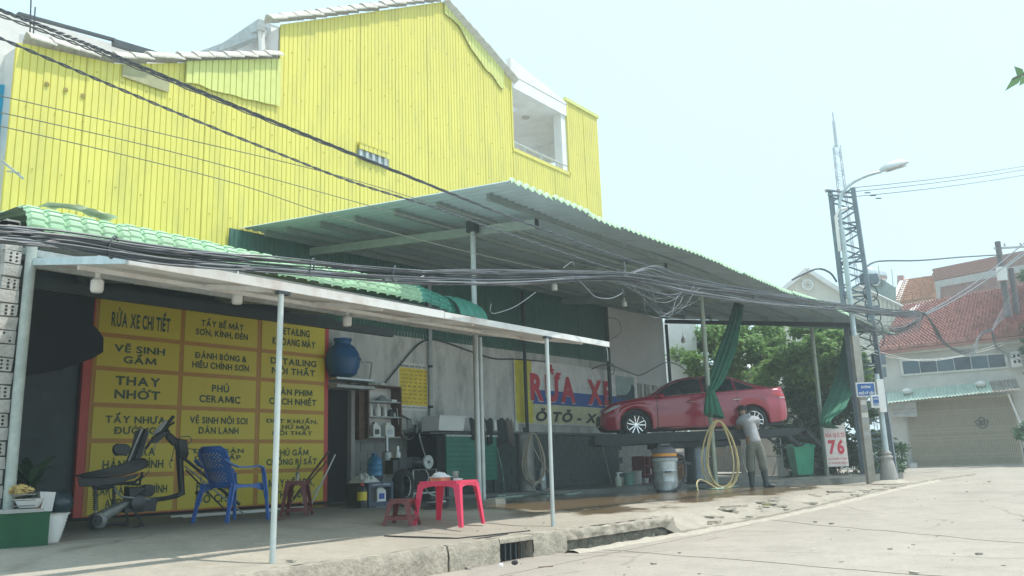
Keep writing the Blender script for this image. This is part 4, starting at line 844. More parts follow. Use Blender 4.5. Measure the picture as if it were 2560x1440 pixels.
# ------------------------------------------------------------------ tables, stools, chair
maroon = M('maroon_plastic', (.16, .03, .03), .4, var=.1); pink = M('pink_plastic', (.75, .03, .10), .35, var=.06); chair_b = M('blue_plastic', (.035, .13, .42), .38, var=.08)
def plastic_stool(loc, rz, h, wt, wb, m, lb, group=None, name='plastic_stool', cat='stool', legw=.06, ring=.3, top_h=.03, apron=.06):
    t = thing(name, lb, cat, loc, rz, group)
    mb = MB(); mb.prism([(sx*wt/2*a, sy*wt/2*b, h-top_h) for sx, sy, a, b in ((-1, -1, 1, .86), (-1, -1, .86, 1), (1, -1, .86, 1), (1, -1, 1, .86), (1, 1, 1, .86), (1, 1, .86, 1), (-1, 1, .86, 1), (-1, 1, 1, .86))], (0, 0, top_h)); 
    obj('top' if name == 'plastic_table' else 'seat', mb, m, t, world=False)
    # arched apron on each side
    for k in range(4):
        a = k*pi/2; R = Matrix.Rotation(a, 3, 'Z'); n = 12; mb = MB()
        vv = []
        for i in range(n+1):
            u = i/n*2-1; zz = h-top_h-apron*(.35+.65*abs(u)**3)
            for z in (h-top_h, zz):
                s = wt/2+(wb-wt)/2*((h-z)/h)-.012; vv.append(R@Vector((u*(s-legw*.5), -s, z)))
        m0 = len(vv); vv += [v+R@Vector((0, .01, 0)) for v in vv]
        fs = [(2*i, 2*i+1, 2*i+3, 2*i+2) for i in range(n)]+[(2*i+m0, 2*i+2+m0, 2*i+3+m0, 2*i+1+m0) for i in range(n)]+[(2*i+1, 2*i+1+m0, 2*i+3+m0, 2*i+3) for i in range(n)]
        mb.add(vv, fs); obj('apron', mb, m, t, world=False)
    for sx in (-1, 1):
        for sy in (-1, 1):
            mb = MB(); q = []
            for z, w in ((0, legw*.62), (h*.5, legw*.85), (h*.82, legw*1.05), (h-top_h, legw*1.5)):
                s = wt/2+(wb-wt)/2*((h-z)/h)-.006
                cx, cy2 = sx*s, sy*s
                q += [(cx, cy2, z), (cx-sx*w, cy2, z), (cx-sx*w, cy2-sy*.014, z), (cx-sx*.014, cy2-sy*.014, z), (cx-sx*.014, cy2-sy*w, z), (cx, cy2-sy*w, z)]
            fs = [(6*i+k, 6*i+(k+1) % 6, 6*i+6+(k+1) % 6, 6*i+6+k) for i in range(3) for k in range(6)]+[tuple(range(6)), tuple(range(23, 17, -1))]
            mb.add(q, fs); obj('leg', mb, m, t, world=False)
    if ring:
        z = h*ring; s = wt/2+(wb-wt)/2*((h-z)/h)-.015
        for k in range(4):
            R = Matrix.Rotation(k*pi/2, 3, 'Z'); obj('stretcher', MB().bar(R@Vector((-s, -s, z)), R@Vector((s, -s, z)), .012, .045), m, t, world=False)
    return t
N_ = afl(1152, 1328); TR = radians(15)
ctr = Vector((N_.x, N_.y, 0)) + Vector((cos(TR)*.3-sin(TR)*.3, sin(TR)*.3+cos(TR)*.3, 0))
TC = Vector((ctr.x, ctr.y, zf(ctr.x, ctr.y))); th_ = .42-TC.z
plastic_stool(TC, TR, th_, .57, .68, pink, 'bright pink square plastic table near the kerb', name='plastic_table', cat='table', legw=.075, ring=0, top_h=.035, apron=.07)
ztab = TC.z+th_
p = afl(1005, 1314); plastic_stool(p, radians(25), .315, .26, .38, maroon, 'low maroon plastic stool left of the pink table', group='maroon plastic stools')
p = afl(742, 1288); plastic_stool(p, radians(38), .47, .28, .40, maroon, 'tall maroon plastic stool in front of the service board', group='maroon plastic stools', ring=.16)
g = thing('glass_vase', 'small glass with a green sprig on the tall maroon stool', 'glass', (p.x, p.y, p.z+.47)); obj('glass', MB().lathe((p.x, p.y, p.z+.472), [(.025, 0), (.03, .1), (.02, .12)], 12), M('clear_glass', (.7, .75, .7), .1, trans=.8), g)
obj('sprig', MB().tube([(p.x, p.y, p.z+.5), (p.x+.01, p.y, p.z+.65)], .004, 5).box((p.x, p.y, p.z+.64), (.04, .01, .05), .5).box((p.x+.02, p.y, p.z+.67), (.04, .01, .04), 1.5), M('sprig_green', (.05, .12, .03), .7), g)
def ontab(px): return ay(px, 1198, TC.y)
p = Vector((TC.x-.1, TC.y+.05, ztab)); t = thing('takeaway_box', 'white and orange takeaway box with a plastic bag on the pink table', 'food box', p); obj('tray', MB().box((p.x, p.y, p.z+.02), (.24, .16, .04), TR), M('tray_orange', (.7, .25, .12), .4), t); obj('bag', MB().grid(lambda u, v: Vector((p.x-.14+.3*u, p.y-.1+.2*v, p.z+.04+.05*sin(pi*u)*sin(pi*v)*(1.2+noise.noise(Vector((u*6, v*6, 1)))))), 12, 10), white_pl, t, sharp=20)
p = Vector((TC.x+.13, TC.y+.0, ztab)); single('drinking_glass', MB().lathe(p, [(.032, 0), (.042, .11), (.039, .11), (.03, .008)], 16), M('clear_glass', (.7, .75, .7), .1, trans=.8), 'clear drinking glass on the pink table', 'glass')
single('cigarette_pack', MB().box((TC.x+.02, TC.y-.12, ztab+.012), (.09, .06, .024), .4), white_pl, 'white cigarette pack near the corner of the pink table', 'pack')
single('lighter', MB().box((TC.x+.2, TC.y-.02, ztab+.01), (.08, .02, .018), .2), white_pl, 'white lighter at the right of the pink table', 'lighter')
single('phone', MB().box((TC.x+.22, TC.y+.08, ztab+.012), (.07, .05, .024), .2), dark_pl, 'small dark tin beside the glass on the pink table', 'tin')
# blue armchair
cc = afl(597, 1303); cc.y += .18; cc.x += .02; cc.z = zf(cc.x, cc.y)
ch = thing('plastic_armchair', 'blue plastic armchair with a perforated back in front of the service board', 'chair', cc, radians(6)); ch.scale = (1.06, 1.06, 1.08)
sh_ = .42
obj('seat', MB().grid(lambda u, v: Vector((lerp(-.22, .25, u), lerp(-.23, .23, v)*(1-.08*(1-u)), sh_-.02*sin(pi*u)+.02*(abs(v-.5)*2)**3)), 10, 10, th=(0, 0, -.02)), chair_b, ch, world=False)
bkm = MB(); nu, nv = 18, 22
def bkf(u, v): 
    w = lerp(.21, .25, v)*(1 if v < .85 else 1-.35*((v-.85)/.15)**2); return Vector((-.21-.17*v-.03*v*v+.06*(2*u-1)**2, (2*u-1)*w, sh_-.03+.47*v))
holes = set()
for i in range(3, nu-3):
    for j in range(3, nv-3):
        if (i+j) % 2 == 0 and i % 1 == 0 and not (9 <= j <= 10): holes.add((i, j))
# perforated back: each cell is either solid or a solid rim around a small hole
for j in range(nv):
    for i in range(nu):
        a, b, c, d = [bkf(x_/nu, y_/nv) for x_, y_ in ((i, j), (i+1, j), (i+1, j+1), (i, j+1))]
        if (i, j) in holes:
            m0 = (a+b+c+d)/4; q = [m0+(e-m0)*.48 for e in (a, b, c, d)]
            bkm.add([a, b, c, d]+q, [(0, 1, 5, 4), (1, 2, 6, 5), (2, 3, 7, 6), (3, 0, 4, 7)])
        else: bkm.add([a, b, c, d], [(0, 1, 2, 3)])
obj('backrest', bkm, chair_b, ch, world=False)
for s in (-1, 1):
    obj('backrest_rim', MB().tube([bkf(.5+s*.5, v) for v in linspace(0, 1, 10)], .014, 6), chair_b, ch, world=False)
    arm = [(-.36, s*.25, .72), (-.28, s*.28, .66), (-.18, s*.29, .625), (0, s*.29, .62), (.14, s*.28, .635), (.22, s*.275, .61), (.25, s*.27, .52)]
    mb = MB(); 
    for a, b in zip(arm, arm[1:]): mb.bar(a, b, .05, .018)
    obj('armrest', mb, chair_b, ch, world=False)
    for x0, x1, zt4, w in ((.25, .30, .56, .05), (-.22, -.33, .44, .06)):
        mb = MB()
        for a, b, ww in (((x0, s*.26, zt4), (lerp(x0, x1, .6), s*.285, zt4*.45), w*1.2), ((lerp(x0, x1, .6), s*.285, zt4*.45), (x1, s*.30, 0), w*.9)): mb.bar(a, b, .02, ww, up=(0, 1, 0)).bar(a, b, ww, .012, up=(0, 1, 0))
        obj('leg', mb, chair_b, ch, world=False)
    obj('side_skirt', MB().prism([(-.22, s*.24, .42), (.26, s*.24, .42), (.27, s*.245, .34), (.1, s*.24, .385), (-.1, s*.24, .385), (-.24, s*.245, .33)], (0, .01, 0)), chair_b, ch, world=False)
obj('backrest_rim', MB().tube([bkf(u, 1) for u in linspace(0, 1, 10)], .014, 6), chair_b, ch, world=False)
# slippers, poles and brooms
p = afl(702, 1300); 
for i in range(2): single('slipper', MB().box((p.x+.16*i, p.y+.1*i, p.z+.02), (.24, .09, .035), .6+.3*i, .006), M('brown_rubber', (.14, .08, .06), .7), ['brown slipper lying at the foot of the tall maroon stool', 'second brown slipper beside it, under the stool edge'][i], 'slipper', group='slippers by the tall stool')
def pole(a, b, r, m, lb, nm='pole', cat='pole'): single(nm, MB().tube([a, b], r, 8), m, lb, cat, group='poles leaning by the service board')
pole(T(838, 1137, 12.2), T(775, 1268, 11.6), .014, white_pl, 'white pole leaning against the red edge of the service board')
pole(T(806, 1207, 12.2), T(757, 1258, 11.7), .011, white_pl, 'short white pole crossing the long white one by the red edge')
pole(T(822, 1128, 12.5), T(735, 1245, 11.6), .02, wood, 'thick dark broom handle leaning behind the tall maroon stool')
pole(T(820, 1150, 12.6), T(715, 1270, 11.6), .014, wood, 'thinner brown broom handle below the thick one')
pole(T(463, 1148, 11.3), T(600, 1262, 10.8), .022, steel_dark, 'thick black pole sloping down from the motorbike to the chair')
pole(T(462, 1165, 11.4), T(610, 1285, 10.7), .012, steel_paint, 'thin grey pole sloping below the thick black one')
pole(T(465, 1175, 11.5), T(570, 1282, 11.0), .012, steel_dark, 'lower thin dark pole sloping towards the floor behind the chair')
pole(Vector((7.0, 11.5, .03)), Vector((9.35, 11.45, .03)), .016, white_pl, 'long white pipe lying on the floor behind the chair and stool')
pole(Vector((7.1, 11.35, .02)), Vector((8.6, 11.3, .02)), .012, white_pl, 'second white pipe lying in front of the long one on the floor')
# ------------------------------------------------------------------ stripped motorbike
MY = 10.15; greasy = M('greasy_metal', (.03, .034, .038), .45, .35, var=.4, scale=14, bump=.3); alu = M('dull_aluminium', (.27, .28, .27), .5, .5, var=.3, scale=10, bump=.2); blackv = M('black_vinyl', (.018, .022, .026), .5)
bk0 = T(300, 1320, MY); mo = thing('stripped_motorbike', 'stripped black motorbike frame without wheels parked before the service board', 'motorbike', (bk0.x, MY, zf(bk0.x, MY)))
def m_(cx, cy2, dy=0): return ay(160+cx/4.5, 1020+cy2/4.5, MY+dy)
def mt(pts, r, dy=0, n=8): return MB().tube([m_(a, b, dy) for a, b in pts], r, n)
obj('hub_drum', MB().lathe(m_(370, 1268), [(.05, -.09), (.088, -.07), (.092, -.05), (.092, .05), (.08, .07)], 28, axis='y'), alu, mo)
obj('hub_centre', MB().lathe(m_(370, 1268, -.09), [(.062, -.012), (.066, .01)], 20, axis='y').lathe(m_(370, 1268, -.1), [(.02, -.02), (.02, 0)], 10, axis='y'), greasy, mo)
obj('swing_arm', MB().tube([m_(370, 1268, .02), m_(480, 1190, .02), m_(640, 1110, .02), m_(760, 1050, .02)], .05, 10, rs=[.085, .07, .06, .05]), alu, mo)
obj('axle_cover', MB().tube([m_(440, 1300, .03), m_(720, 1310, .03)], .02, 8), greasy, mo)
sp = [m_(355, 930+220*i/70, -.02)+Vector((.028*cos(i*.9), .028*sin(i*.9), 0)) for i in range(71)]
obj('shock_spring', MB().tube(sp, .006, 5), greasy, mo); obj('shock_rod', mt([(355, 900), (355, 1180)], .014, -.02), alu, mo)
for s in (-.11, .11): obj('shock_mount', mt([(320, 880), (500, 900), (560, 880)], .016, s), greasy, mo)
seat = [(110, 762), (240, 728), (420, 690), (600, 645), (740, 598), (830, 568), (900, 562), (948, 595), (950, 650), (880, 690), (780, 730), (640, 765), (450, 790), (200, 790)]
def slab(pts, w, m, nm, taper=.0, par=None):
    mb = MB(); n = len(pts)
    A = [m_(a, b, -w/2) for a, b in pts]; B_ = [m_(a, b, w/2) for a, b in pts]; cA = sum(A, Vector())/n
    if taper: 
        A2 = [cA+(q-cA)*(1-taper)+Vector((0, -.02, 0)) for q in A]; mb.add(A2+A+B_, [tuple(range(n-1, -1, -1))]+[(k, (k+1) % n, n+(k+1) % n, n+k) for k in range(n)]+[(n+k, n+(k+1) % n, 2*n+(k+1) % n, 2*n+k) for k in range(n)]+[tuple(range(2*n, 3*n))])
    else: mb.add(A+B_, [tuple(range(n-1, -1, -1))]+[(k, (k+1) % n, n+(k+1) % n, n+k) for k in range(n)]+[tuple(range(n, 2*n))])
    return obj(nm, mb, m, par or mo, sharp=40)
slab(seat, .24, blackv, 'seat', .12)
slab([(150, 790), (450, 790), (700, 765), (850, 735), (800, 790), (650, 840), (480, 865), (300, 885), (170, 885)], .2, greasy, 'tail_cowl', .1)
slab([(210, 785), (330, 800), (320, 815), (230, 835)], .21, alu, 'tail_light')
slab([(305, 880), (500, 880), (480, 920), (330, 935)], .12, greasy, 'rear_fender')
slab([(548, 430), (590, 398), (700, 405), (745, 430), (735, 500), (700, 540), (560, 520), (540, 480)], .2, blackv, 'helmet_box', .15)
for k, (a, b) in enumerate((((870, 230), (715, 600)), ((920, 235), (790, 590)), ((945, 270), (850, 560)))):
    obj('leg_shield_bar', MB().bar(m_(*a, -.08+.06*k), m_(*b, -.06+.05*k), .02, .045, up=(0, 1, 0)), greasy if k % 2 else alu, mo)
slab([(800, 250), (950, 260), (940, 300), (870, 560), (720, 600), (740, 520)], .02, blackv, 'leg_shield')
obj('frame_spine', MB().tube([m_(1170, 290), m_(1250, 370), m_(1300, 470), m_(1305, 650), m_(1318, 850), m_(1325, 960), m_(1260, 990), m_(1150, 1015), m_(1000, 1035)], .04, 10, rs=[.03, .04, .05, .045, .04, .045, .03, .028, .03]), greasy, mo)
obj('steering_head', MB().tube([m_(1150, 250), m_(1170, 330), m_(1240, 400)], .035, 10).ball(m_(1150, 280), .05, 10), greasy, mo)
hb_ = obj('handlebar', mt([(1225, 105), (1160, 190), (1100, 270), (1010, 330), (920, 455)], .018, -.12), greasy, mo)
obj('grip', mt([(1230, 95), (1180, 160)], .024, -.12), blackv, hb_); obj('handlebar', mt([(1150, 250), (1180, 200), (1240, 160)], .014, .15), greasy, mo)
slab([(1140, 130), (1190, 150), (1100, 270), (1020, 310), (1000, 280), (1060, 210)], .05, alu, 'meter_cover')
slab([(980, 330), (1080, 270), (1160, 270), (1130, 330), (1040, 390), (980, 400)], .09, greasy, 'headset_bracket')
obj('engine_block', MB().box(m_(860, 1080), (.26, .22, .15), 0, .02).box(m_(800, 950), (.2, .16, .12), 0, .02).box(m_(760, 1150), (.24, .18, .06), 0, .01), greasy, mo)
obj('cylinder_fins', MB().lathe(m_(930, 930), sum([[(.05, -.07+.02*i), (.075, -.065+.02*i), (.075, -.06+.02*i), (.05, -.055+.02*i)] for i in range(7)], []), 16, axis='y'), greasy, mo)
obj('clutch_cover', MB().lathe(m_(850, 1070, -.12), [(.07, 0), (.095, .01), (.1, .03)], 24, axis='y'), M('cover_dark', (.06, .065, .07), .35, .5), mo)
obj('side_bar', mt([(560, 870), (590, 950), (650, 1000), (820, 1015), (990, 1030)], .013, -.1), alu, mo)
obj('down_tube', mt([(565, 850), (560, 1080)], .018, .0), greasy, mo); obj('down_tube', mt([(600, 850), (850, 860), (880, 720)], .016, .0), greasy, mo)
obj('sub_frame', mt([(180, 860), (500, 870), (800, 830), (890, 760)], .016, -.09), greasy, mo); obj('sub_frame', mt([(180, 860), (500, 870), (800, 830), (890, 760)], .016, .09), greasy, mo)
obj('side_stand', mt([(800, 1170), (860, 1270), (915, 1360)], .014, -.12), greasy, mo); obj('side_stand', mt([(870, 1320), (745, 1362)], .011, -.12), greasy, mo)
obj('centre_stand', mt([(700, 1150), (720, 1300)], .014, .08), greasy, mo)
for i, pts in enumerate((((1300, 330), (1400, 320), (1438, 365), (1400, 400), (1360, 420)), ((1380, 450), (1470, 480), (1520, 560), (1545, 700), (1530, 900)), ((1090, 370), (1030, 410), (1015, 480)), ((1240, 440), (1220, 540), (1190, 620), (1205, 680)), ((500, 900), (520, 1020), (560, 1090), (650, 1100)), ((960, 700), (900, 780), (820, 800), (760, 860)))):
    obj('cable', MB().tube(cabl([m_(a, b, -.05+.02*i) for a, b in pts], 0, 0, None, 0, 0), .006, 5), cable_m if i != 2 else alu, mo)
obj('switch_unit', MB().ball(m_(1500, 955), .03, 8).ball(m_(1215, 590, -.02), .014, 6), greasy, mo)
slab([(1280, 340), (1380, 360), (1400, 520), (1370, 600), (1290, 560)], .1, greasy, 'horn_and_lock', .1)
# ------------------------------------------------------------------ planters at the left edge
leafm = M('dark_leaf', (.03, .075, .035), .5, var=.3, island=True); leafl = M('mid_leaf', (.05, .12, .04), .55, var=.45, island=True, scale=2)
p0 = afl(10, 1365); q0 = afl(122, 1362); yq = q0.y-.0; zpl = zf(4.6, yq)
x0 = ay(-8, 1300, yq).x; x1 = ay(124, 1300, yq).x; zt5 = ay(60, 1282, yq).z
t = thing('green_planter', 'dark green square planter box at the foot of the drain pipe', 'planter', ((x0+x1)/2, yq+.2, zpl)); obj('box_wall', MB().bb((x0, yq, zpl), (x1, yq+.45, zt5)), M('artificial_green', (.015, .09, .04), .9, bump=.6, bscale=90), t); obj('rim', MB().bb((x0+.04, yq-.01, zt5), (x1-.06, yq+.46, zt5+.03)), grey_render, t)
px1 = ay(147, 1300, yq+.15)
t = thing('fluted_flower_pot', 'white fluted flower pot beside the green planter', 'flower pot', (px1.x, yq+.25, zpl)); n = 36; mb = MB(); prof = [(.085+.07*(z/17)**.8+(.007 if z % 2 else 0), z*.0125) for z in range(18)]+[(.175, .225), (.16, .225)]
for i, (r, z) in enumerate(prof):
    for k in range(n): a = 2*pi*k/n; rr = r*(1+(.03*sin(a*9) if i > 16 else 0)); mb.v.append((px1.x-.04+rr*cos(a), yq+.25+rr*sin(a), zpl+z*1.22))
mb.f = [(i*n+k, i*n+(k+1) % n, (i+1)*n+(k+1) % n, (i+1)*n+k) for i in range(len(prof)-1) for k in range(n)]; obj('pot_body', mb, white_paint, t, sharp=60); obj('soil', MB().lathe((px1.x-.04, yq+.25, zpl+.255), [(.15, 0), (.05, .02)], 16), wood, t)
pj = ay(143, 1262, yq+.8); single('glazed_jar', MB().lathe((pj.x, pj.y, pj.z-.12), [(.08, 0), (.13, .06), (.15, .14), (.12, .23), (.08, .26)], 20), M('dark_glaze', (.015, .04, .05), .2), 'dark glazed round jar behind the white fluted pot', 'jar')
single('white_basin', MB().prism([ay(103, 1278, yq+.6), ay(130, 1278, yq+.6), ay(140, 1230, yq+.6), ay(100, 1229, yq+.6)], (0, .35, 0)), white_paint, 'white square basin behind the green planter', 'basin')
t = thing('offering_tray', 'wire tray of dried yellow flowers on the green planter', 'tray', (x0+.45, yq+.2, zt5+.03))
zz = zt5+.04
for k in range(3): obj('tray_wire', MB().tube([(x0+.12, yq+.05, zz+.02+.05*k), (x1-.12, yq+.05, zz+.02+.05*k), (x1-.12, yq+.4, zz+.02+.05*k)], .006, 5), alu, t)
fl = MB()
for i in range(70): fl.box((x0+.2+random.random()*(x1-x0-.35), yq+.08+random.random()*.3, zz+.12+random.random()*.08), (.05, .03, .02), random.random()*3, .01)
o = obj('dried_flowers', fl, M('dried_flower', (.45, .33, .12), .8, var=.5, island=True), t); o['kind'] = 'stuff'; obj('bowl', MB().lathe((x0+.35, yq+.2, zz), [(.08, 0), (.13, .08)], 16), white_paint, t)
pl_c = ay(72, 1240, yq+.7); t = thing('leafy_pot_plant', 'dark broad-leaved pot plant behind the drain pipe', 'plant', (pl_c.x, pl_c.y, pl_c.z-.3)); obj('pot', MB().lathe((pl_c.x, pl_c.y, pl_c.z-.3), [(.1, 0), (.14, .26)], 16), M('clay_pot', (.2, .1, .06), .8), t)
lfo = None
for i in range(26):
    a = random.uniform(0, 2*pi); L_ = random.uniform(.3, .62); up_ = random.uniform(.35, 1.0); mb = MB(); b0 = Vector((pl_c.x, pl_c.y, pl_c.z-.02+random.uniform(0, .2))); d = Vector((cos(a), sin(a), 0))
    def lff(u, v): s = v*L_; return b0 + d*s*.62 + Vector((0, 0, up_*s-.9*s*s)) + Vector((-d.y, d.x, 0))*((u-.5)*.085*sin(pi*min(1, v*.95+.03))**.7)
    mb.grid(lff, 2, 7); obj('leaf', mb, leafm, t)
# ------------------------------------------------------------------ car wash equipment
pl0 = Vector((14.2, 12.35)); 
plx = [az(1470, 1225, -.06), az(1700, 1223, -.06), az(2095, 1217, -.07), az(2130, 1213, -.07)]
plt_ = MB(); pts = [(13.6, 12.6), (17.2, 10.2), (18.9, 9.35), (20.6, 8.0), (23.0, 6.9), (27.5, 6.6), (27.5, 13.0), (13.6, 13.05)]
plt_.prism([(x, y, -.25) for x, y in pts], (0, 0, .27)); plo = obj('wash_plinth', plt_, M('wet_plinth', (.12, .13, .12), .3, var=.4, scale=2, bump=.3), None, sharp=30); tag(plo, kind='structure')
ZP = .02
def cyl_tank(px, Y, w, z0, z1, lb, m, nm, cat):
    p = ay(px, 1200, Y); r = w/2; t = thing(nm, lb, cat, (p.x, Y, z0)); h = z1-z0
    obj('tank_body', MB().lathe((p.x, Y, z0), [(r*.7, 0), (r*.97, .04), (r, .1), (r, h*.45), (r*1.02, h*.46), (r*1.02, h*.47), (r, h*.48), (r, h-.12), (r*.9, h-.05), (r*.55, h)], 24), m, t)
    obj('valve', MB().lathe((p.x, Y, z1-.01), [(.03, 0), (.03, .1), (.05, .1), (.05, .13)], 10), steel_dark, t); return p
gas = M('tank_grey', (.3, .3, .28), .5, .3, var=.2, scale=6, dirt=(.2, .12, .08), dscale=4, damt=.4)
tp_ = cyl_tank(1316, 12.0, .4, -.03, 1.33, 'tall grey air tank standing by the dark wall with hoses around it', gas, 'air_tank', 'tank')
cyl_tank(1355, 12.1, .2, -.03, .52, 'short shiny steel cylinder right of the tall grey tank', steel, 'small_cylinder', 'cylinder')
hose_t = M('tan_hose2', (.42, .36, .28), .6)
def hoop(c, a, b, n, r, m, lb, nm, th=.05, off=(0, -.28, 0)):
    pts = []
    for i in range(n*26+1):
        t = 2*pi*i/26; k = i/26; aa = a*(1+.22*sin(k*2.1)); bb_ = b*(1-.10*abs(sin(k*1.3+1)))
        v = c + _rt*(aa*sin(t)*(.55+.45*(1-cos(t))/2) + .02*sin(k*3)) + _z*(bb_*cos(t)+(b-bb_)*.6) + _fw*(-.02*k+.01*sin(t))
        pts.append(v)
    return single(nm, MB().tube(pts, r, 6), m, lb, 'hose')
hoop(Vector((tp_.x-.05, 11.72, .72)), .26, .6, 4, .014, hose_t, 'tan air hose looped over the tall grey tank', 'coiled_hose')
cabl([T(1330, 1110, 11.7), T(1350, 1150, 11.6), T(1372, 1180, 11.6), T(1378, 1215, 11.5), T(1350, 1232, 11.3), T(1335, 1218, 11.3), T(1345, 1205, 11.3), T(1362, 1212, 11.3)], .014, hose_t, 'loose_hose', 'loose end of hose trailing right of the grey tank', 'hose')
cabl([afl(1262, 1140+60), afl(1262, 1232), T(1256, 1180, 11.8), T(1243, 1120, 12.0)][::-1], .012, M('green_hose', (.2, .36, .27), .5), 'green_hose', 'thin green hose hanging beside the green cabinet', 'hose')
yh = M('yellow_hose', (.6, .5, .25), .5)
hoop(Vector((P3.x-.02, P3.y-.16, (ay(1800, 1140, P3.y).z))), .44, .80, 6, .012, yh, 'yellow pressure hose coiled on the canopy post in front of the red car', 'hose_coil')
cabl([ay(1745, 1228, P3.y-.2), ay(1742, 1208, P3.y-.15), ay(1752, 1199, P3.y-.1), ay(1775, 1210, P3.y-.1), ay(1800, 1226, P3.y-.2)], .016, yh, 'hose_end', 'free end of the yellow hose curling on the wet ground', 'hose')
gh = M('pale_green_hose', (.38, .5, .4), .5)
cabl([afl(x_, y_, .02) for x_, y_ in ((1245, 1240), (1330, 1232), (1420, 1226), (1520, 1220), (1640, 1224), (1700, 1216), (1790, 1222), (1870, 1209))], .02, gh, 'floor_hose', 'pale green hose lying along the wet floor', 'hose', 10)
cabl([afl(x_, y_, .02) for x_, y_ in ((1225, 1248), (1300, 1240), (1370, 1240), (1345, 1232), (1420, 1236), (1480, 1224))], .016, gh, 'floor_hose', 'second pale green hose snaking beside the first on the wet floor', 'hose', 10)
# vacuum cleaner
p = afl(1667, 1229); v0 = p; s_ = .98; t = thing('wet_vacuum_cleaner', 'tall steel wet vacuum cleaner with grey lid and orange band', 'vacuum cleaner', p)
obj('drum', MB().lathe(p, [(.23, .02), (.25, .03), (.255, .2), (.26, .22), (.255, .24), (.255, .42), (.262, .43), (.262, .45), (.255, .46), (.262, .66), (.27, .67)], 32), steel, t)
obj('drum_ring', MB().lathe(p, [(.272, .64), (.285, .65), (.285, .70), (.272, .71)], 32), steel_paint, t)
obj('motor_head', MB().lathe(p, [(.262, .71), (.265, .72), (.265, .745), (.26, .75)], 32).lathe(p, [(.26, .805), (.265, .81), (.25, .87), (.2, .93), (.15, .95), (0, .955)], 32), M('lid_grey', (.12, .12, .13), .5), t)
obj('orange_band', MB().lathe(p, [(.266, .748), (.268, .75), (.268, .80), (.266, .808)], 32, cap=False), M('orange', (.75, .3, .03), .5), t)
obj('lid_handle', MB().tube([p+Vector((-.12, .05, .93)), p+Vector((-.1, .02, 1.0)), p+Vector((.1, -.08, 1.0)), p+Vector((.12, -.1, .93))], .022, 8), M('lid_grey', (.12, .12, .13), .5), t)
q = p-_fw*.27; obj('latch', MB().bar(q+_z*.42-_rt*.06, q+_z*.42+_rt*.08, .03, .03), dark_pl, t); obj('side_handle', MB().bar(q+_z*.2-_rt*.08, q+_z*.45-_rt*.12, .012, .012), steel, t)
hz = cabl([p+_rt*.26+_z*.78, p+_rt*.40+_z*.72, p+_rt*.42+_z*.45-_fw*.1, p+_rt*.36+_z*.25-_fw*.2, p+_rt*.1+_z*.02-_fw*.3, p-_rt*.2+_z*.03-_fw*.25, p-_rt*.3+_z*.2-_fw*.1, p-_rt*.32+_z*.35], 0, 0, None, 0, 0, 8)
obj('suction_hose', MB().tube(hz, .03, 8, rs=[.03+.003*(i % 2) for i in range(len(hz))]), dark_pl, t); obj('hose_nozzle', MB().bar(p+_rt*.26+_z*.62, p+_rt*.55+_z*.58, .05, .06), dark_pl, t)
for a in range(4): aa = a*pi/2+.4; obj('caster', MB().ball(p+Vector((.2*cos(aa), .2*sin(aa), .02)), .03, 8), dark_pl, t)
# buckets and spray bottle on the plinth
def bucket(px, Y, w, h, m, lb, lid=None):
    p = ay(px, 1208, Y); z = ZP; t = thing('bucket', lb, 'bucket', (p.x, Y, z), group='buckets on the wash plinth'); obj('body', MB().lathe((p.x, Y, z), [(w*.42, 0), (w*.48, h*.9), (w*.5, h*.92), (w*.5, h)], 20), m, t)
    obj('rim', MB().lathe((p.x, Y, z+h*.9), [(w*.5, 0), (w*.53, .01), (w*.53, .03), (w*.5, .035)], 20), m, t)
bucket(1573, 11.2, .28, .3, M('teal_bucket', (.2, .42, .36), .4), 'pale teal bucket on the wash plinth')
bucket(1593, 11.4, .28, .34, white_paint, 'white bucket behind the pale teal bucket'); bucket(1613, 11.6, .2, .1, white_paint, 'shallow white tub right of the buckets')
p = ay(1546, 1207, 11.0); t = thing('spray_bottle', 'pale pump spray bottle with white head left of the buckets', 'sprayer', (p.x, p.y, ZP)); obj('body', MB().lathe((p.x, p.y, ZP), [(.07, 0), (.08, .03), (.08, .18), (.05, .24)], 16), M('milky', (.5, .55, .45), .4), t); obj('pump_head', MB().lathe((p.x, p.y, ZP+.24), [(.03, 0), (.03, .05), (.05, .06), (.05, .09)], 10).bar((p.x, p.y, ZP+.32), (p.x+.12, p.y-.05, ZP+.32), .03, .03), white_pl, t)
p = ay(1612, 1205, 12.2); t = thing('red_rack', 'faded red plastic rack with bottles behind the vacuum cleaner', 'rack', (p.x, 12.2, ZP)); rk = M('faded_red', (.32, .08, .08), .5)
for dx in (-.3, .0, .3): obj('rack_side', MB().bb((p.x+dx-.02, 12.0, ZP), (p.x+dx+.02, 12.4, ZP+.72)), rk, t)
for z in (.2, .45, .7): obj('shelf', MB().bb((p.x-.3, 12.0, ZP+z), (p.x+.3, 12.4, ZP+z+.025)), rk, t)
for i, x in enumerate((.08, .18)): bottle(p.x+x, 12.1, ZP+.225, .04, .18, jug_m, ['white bottle, left one on the red rack', 'white bottle, right one on the red rack'][i], group='bottles on the red rack')
p = ay(1535, 1185, 12.6); single('mop', MB().tube([(p.x, 12.7, ZP), (p.x, 12.95, 1.2)], .014, 6).box((p.x, 12.92, 1.15), (.12, .05, .16), 0, .01), steel_paint, 'long-handled brush leaning on the dark wall left of the buckets', 'brush')
